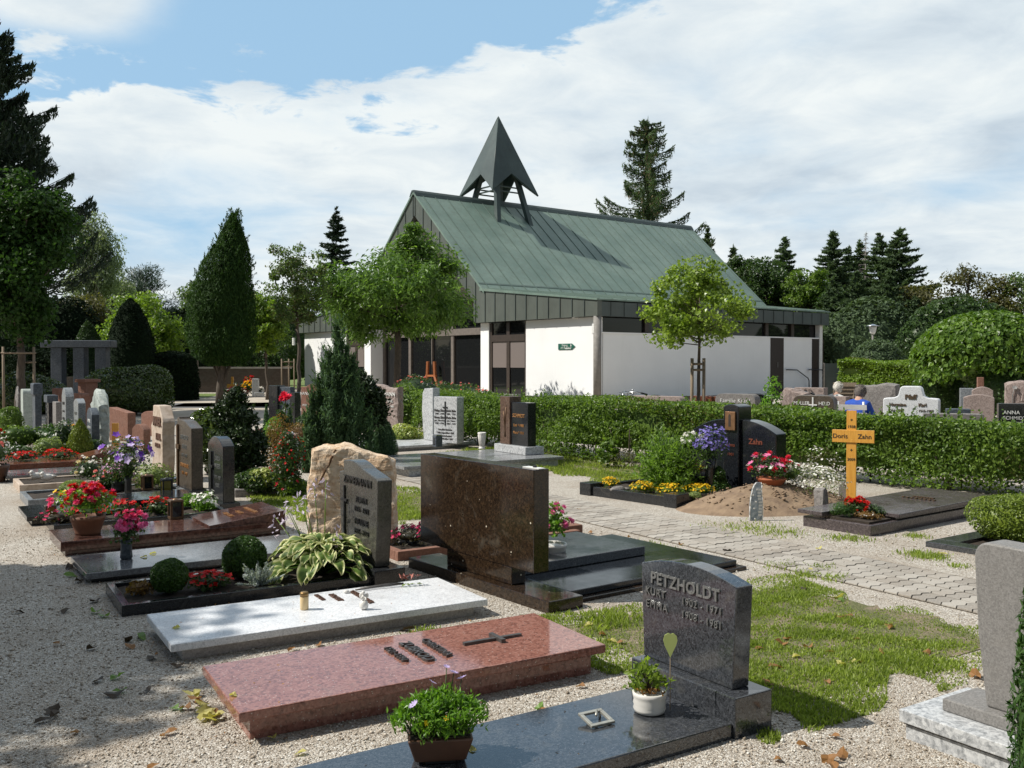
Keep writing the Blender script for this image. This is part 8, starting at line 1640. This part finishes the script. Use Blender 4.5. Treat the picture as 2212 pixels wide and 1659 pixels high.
def skin(name, verts, edges, radii, m, parent, root=0, sub=2):
    me = D.meshes.new(name); me.from_pydata([tuple(v) for v in verts], edges, []); o = D.objects.new(name, me); COL.objects.link(o); o.parent = parent; me.materials.append(m)
    sk = o.modifiers.new('skin', 'SKIN'); sk.use_smooth_shade = True
    for i, q in enumerate(radii): me.skin_vertices[0].data[i].radius = (q if isinstance(q, tuple) else (q, q)); me.skin_vertices[0].data[i].use_root = (i == root)
    ss = o.modifiers.new('sub', 'SUBSURF'); ss.levels = sub; ss.render_levels = sub; return o
def person(label, loc, rz, hair, cloth, turn=0., lean=.08):
    """seated figure facing +y of its own frame; origin on the ground below the hips"""
    t = thing('person', label, 'person', loc, rz); sh = .28
    J = dict(pel=(0, 0, .50), waist=(0, -.02+lean*.1, .66), chest=(0, lean*.35, .88), neck0=(0, lean*.7, 1.02), neck=(0, lean*.95, 1.09), head=(0, lean*1.3+.02, 1.19), crown=(0, lean*1.3+.01, 1.27),
        ls=(-.155, lean*.6, .975), le=(-.215, lean+.07, .74), lw=(-.13, .27, .66), rs=(.155, lean*.6, .975), re=(.215, lean+.07, .74), rw=(.13, .27, .66), lh=(-.10, .06, .50), lk=(-.11, .46, .50), la=(-.11, .47, .09), lt=(-.11, .60, .05), rh=(.10, .06, .50), rk=(.11, .46, .50), ra=(.11, .47, .09), rt=(.11, .60, .05))
    ks = list(J); ix = {k: i for i, k in enumerate(ks)}; E = [('pel', 'waist'), ('waist', 'chest'), ('chest', 'neck0'), ('neck0', 'neck'), ('neck', 'head'), ('head', 'crown'), ('neck0', 'ls'), ('ls', 'le'), ('le', 'lw'), ('neck0', 'rs'), ('rs', 're'), ('re', 'rw'), ('pel', 'lh'), ('lh', 'lk'), ('lk', 'la'), ('la', 'lt'), ('pel', 'rh'), ('rh', 'rk'), ('rk', 'ra'), ('ra', 'rt')]
    Rr = dict(pel=(.15, .11), waist=(.14, .10), chest=(.15, .11), neck0=(.10, .08), neck=.052, head=(.075, .09), crown=(.06, .07), ls=.06, le=.045, lw=.032, rs=.06, re=.045, rw=.032, lh=.085, lk=.06, la=.042, lt=.035, rh=.085, rk=.06, ra=.042, rt=.035)
    skin('body', [J[k] for k in ks], [(ix[a], ix[b]) for a, b in E], [Rr[k] for k in ks], G['skin'], t)
    jk = ['pel', 'waist', 'chest', 'neck0', 'neck', 'ls', 'le', 'lw', 'rs', 're', 'rw']; jx = {k: i for i, k in enumerate(jk)}; JE = [e for e in E if e[0] in jx and e[1] in jx]; grow = lambda q: (q[0]*1.16+.015, q[1]*1.2+.015) if isinstance(q, tuple) else q*1.3+.012
    skin('jacket', [J[k] for k in jk], [(jx[a], jx[b]) for a, b in JE], [grow(Rr[k]) for k in jk], cloth, t)
    tk = ['pel', 'lh', 'lk', 'la', 'rh', 'rk', 'ra']; tx = {k: i for i, k in enumerate(tk)}; TE = [e for e in E if e[0] in tx and e[1] in tx]; skin('trousers', [J[k] for k in tk], [(tx[a], tx[b]) for a, b in TE], [grow(Rr[k]) for k in tk], cloth if cloth is G['blue'] else G['darkcloth'], t)
    hc = np.array(J['head'])+np.array([0, -.015, .04]); b = MB(); b.ball(hc-np.array([0, .01, .012]), (.102, .118, .128), 20, 14, .07); v = b.v[0]; v[:, 1] = np.where((v[:, 2] < hc[2]-.01) & (v[:, 1] > hc[1]+.03), hc[1]+.03, v[:, 1]); r = np.random.default_rng(int(abs(rz)*100)); dd = rdir(r, 420); dd = dd[(dd[:, 2] > -.75) & ~((dd[:, 1] > .35) & (dd[:, 2] < .3))]; b.leaves(hc+dd*np.array([.104, .12, .13]), .05, .014, dd, 1.5, 0, rng=r, along=np.tile([.2, -.3, -.8], (len(dd), 1))); b.build('hair', hair, t)
    f = np.array(J['head'])+np.array([0, .10, .015]); b = MB(); b.ball(f+np.array([0, -.005, -.01]), (.014, .022, .02), 8, 6); b.build('nose', G['skin'], t)
    for s in (-1, 1): b = MB(); b.ball(f+np.array([s*.032, -.012, .022]), .011, 8, 6); b.build('eye', G['whitepot'], t); b = MB(); b.ball(np.array(J['head'])+np.array([s*.088, .01, .01]), (.012, .02, .03), 8, 6); b.build('ear', G['skin'], t)
    b = MB(); b.tube([f+np.array([-.022, -.012, -.045]), f+np.array([0, -.004, -.047]), f+np.array([.022, -.012, -.045])], .006, 6); b.build('mouth', G['redstone'], t)
    for s in (-1, 1):
        wr = np.array(J['lw' if s < 0 else 'rw']); hd = np.array([-s*.25, .9, -.35]); hd /= np.linalg.norm(hd); sdv = np.array([s*.9, .25, 0]); vs = [wr, wr+hd*.05]; ed = [(0, 1)]; rr = [(.022, .03), (.022, .036)]
        for k, (off, l) in enumerate(((-.028, .055), (-.009, .068), (.010, .064), (.027, .05))):
            i = len(vs); a = wr+hd*.075-sdv*off; vs += [a, a+hd*l*.5+np.array([0, 0, -.004]), a+hd*l*.95+np.array([0, 0, -.018])]; ed += [(1, i), (i, i+1), (i+1, i+2)]; rr += [.0095, .0085, .007]
        i = len(vs); a = wr+hd*.03-sdv*(.036); vs += [a, a+hd*.035-sdv*.012+np.array([0, 0, -.01])]; ed += [(0, i), (i, i+1)]; rr += [.011, .009]; skin('hand', vs, ed, rr, G['skin'], t, sub=1)
    for s in (-1, 1): b = MB(); b.ball((s*.11, .54, .045), (.05, .13, .045), 12, 8); b.build('shoe', G['blackplastic'], t)
    return t
person('person in a royal blue jacket sitting with back turned on the white bench', (xat(1852, Yb+.05), Yb+.1, .0), rad(-40), G['hairgrey'], G['blue'], lean=.16).scale = (1., 1., .94)
person('person with short white hair and a light top sitting among the stones', (xat(1800, 20.2), 20.2, 0), rad(-62), G['hairwhite'], G['whitecloth'], lean=.12).scale = (.95, .95, .93)
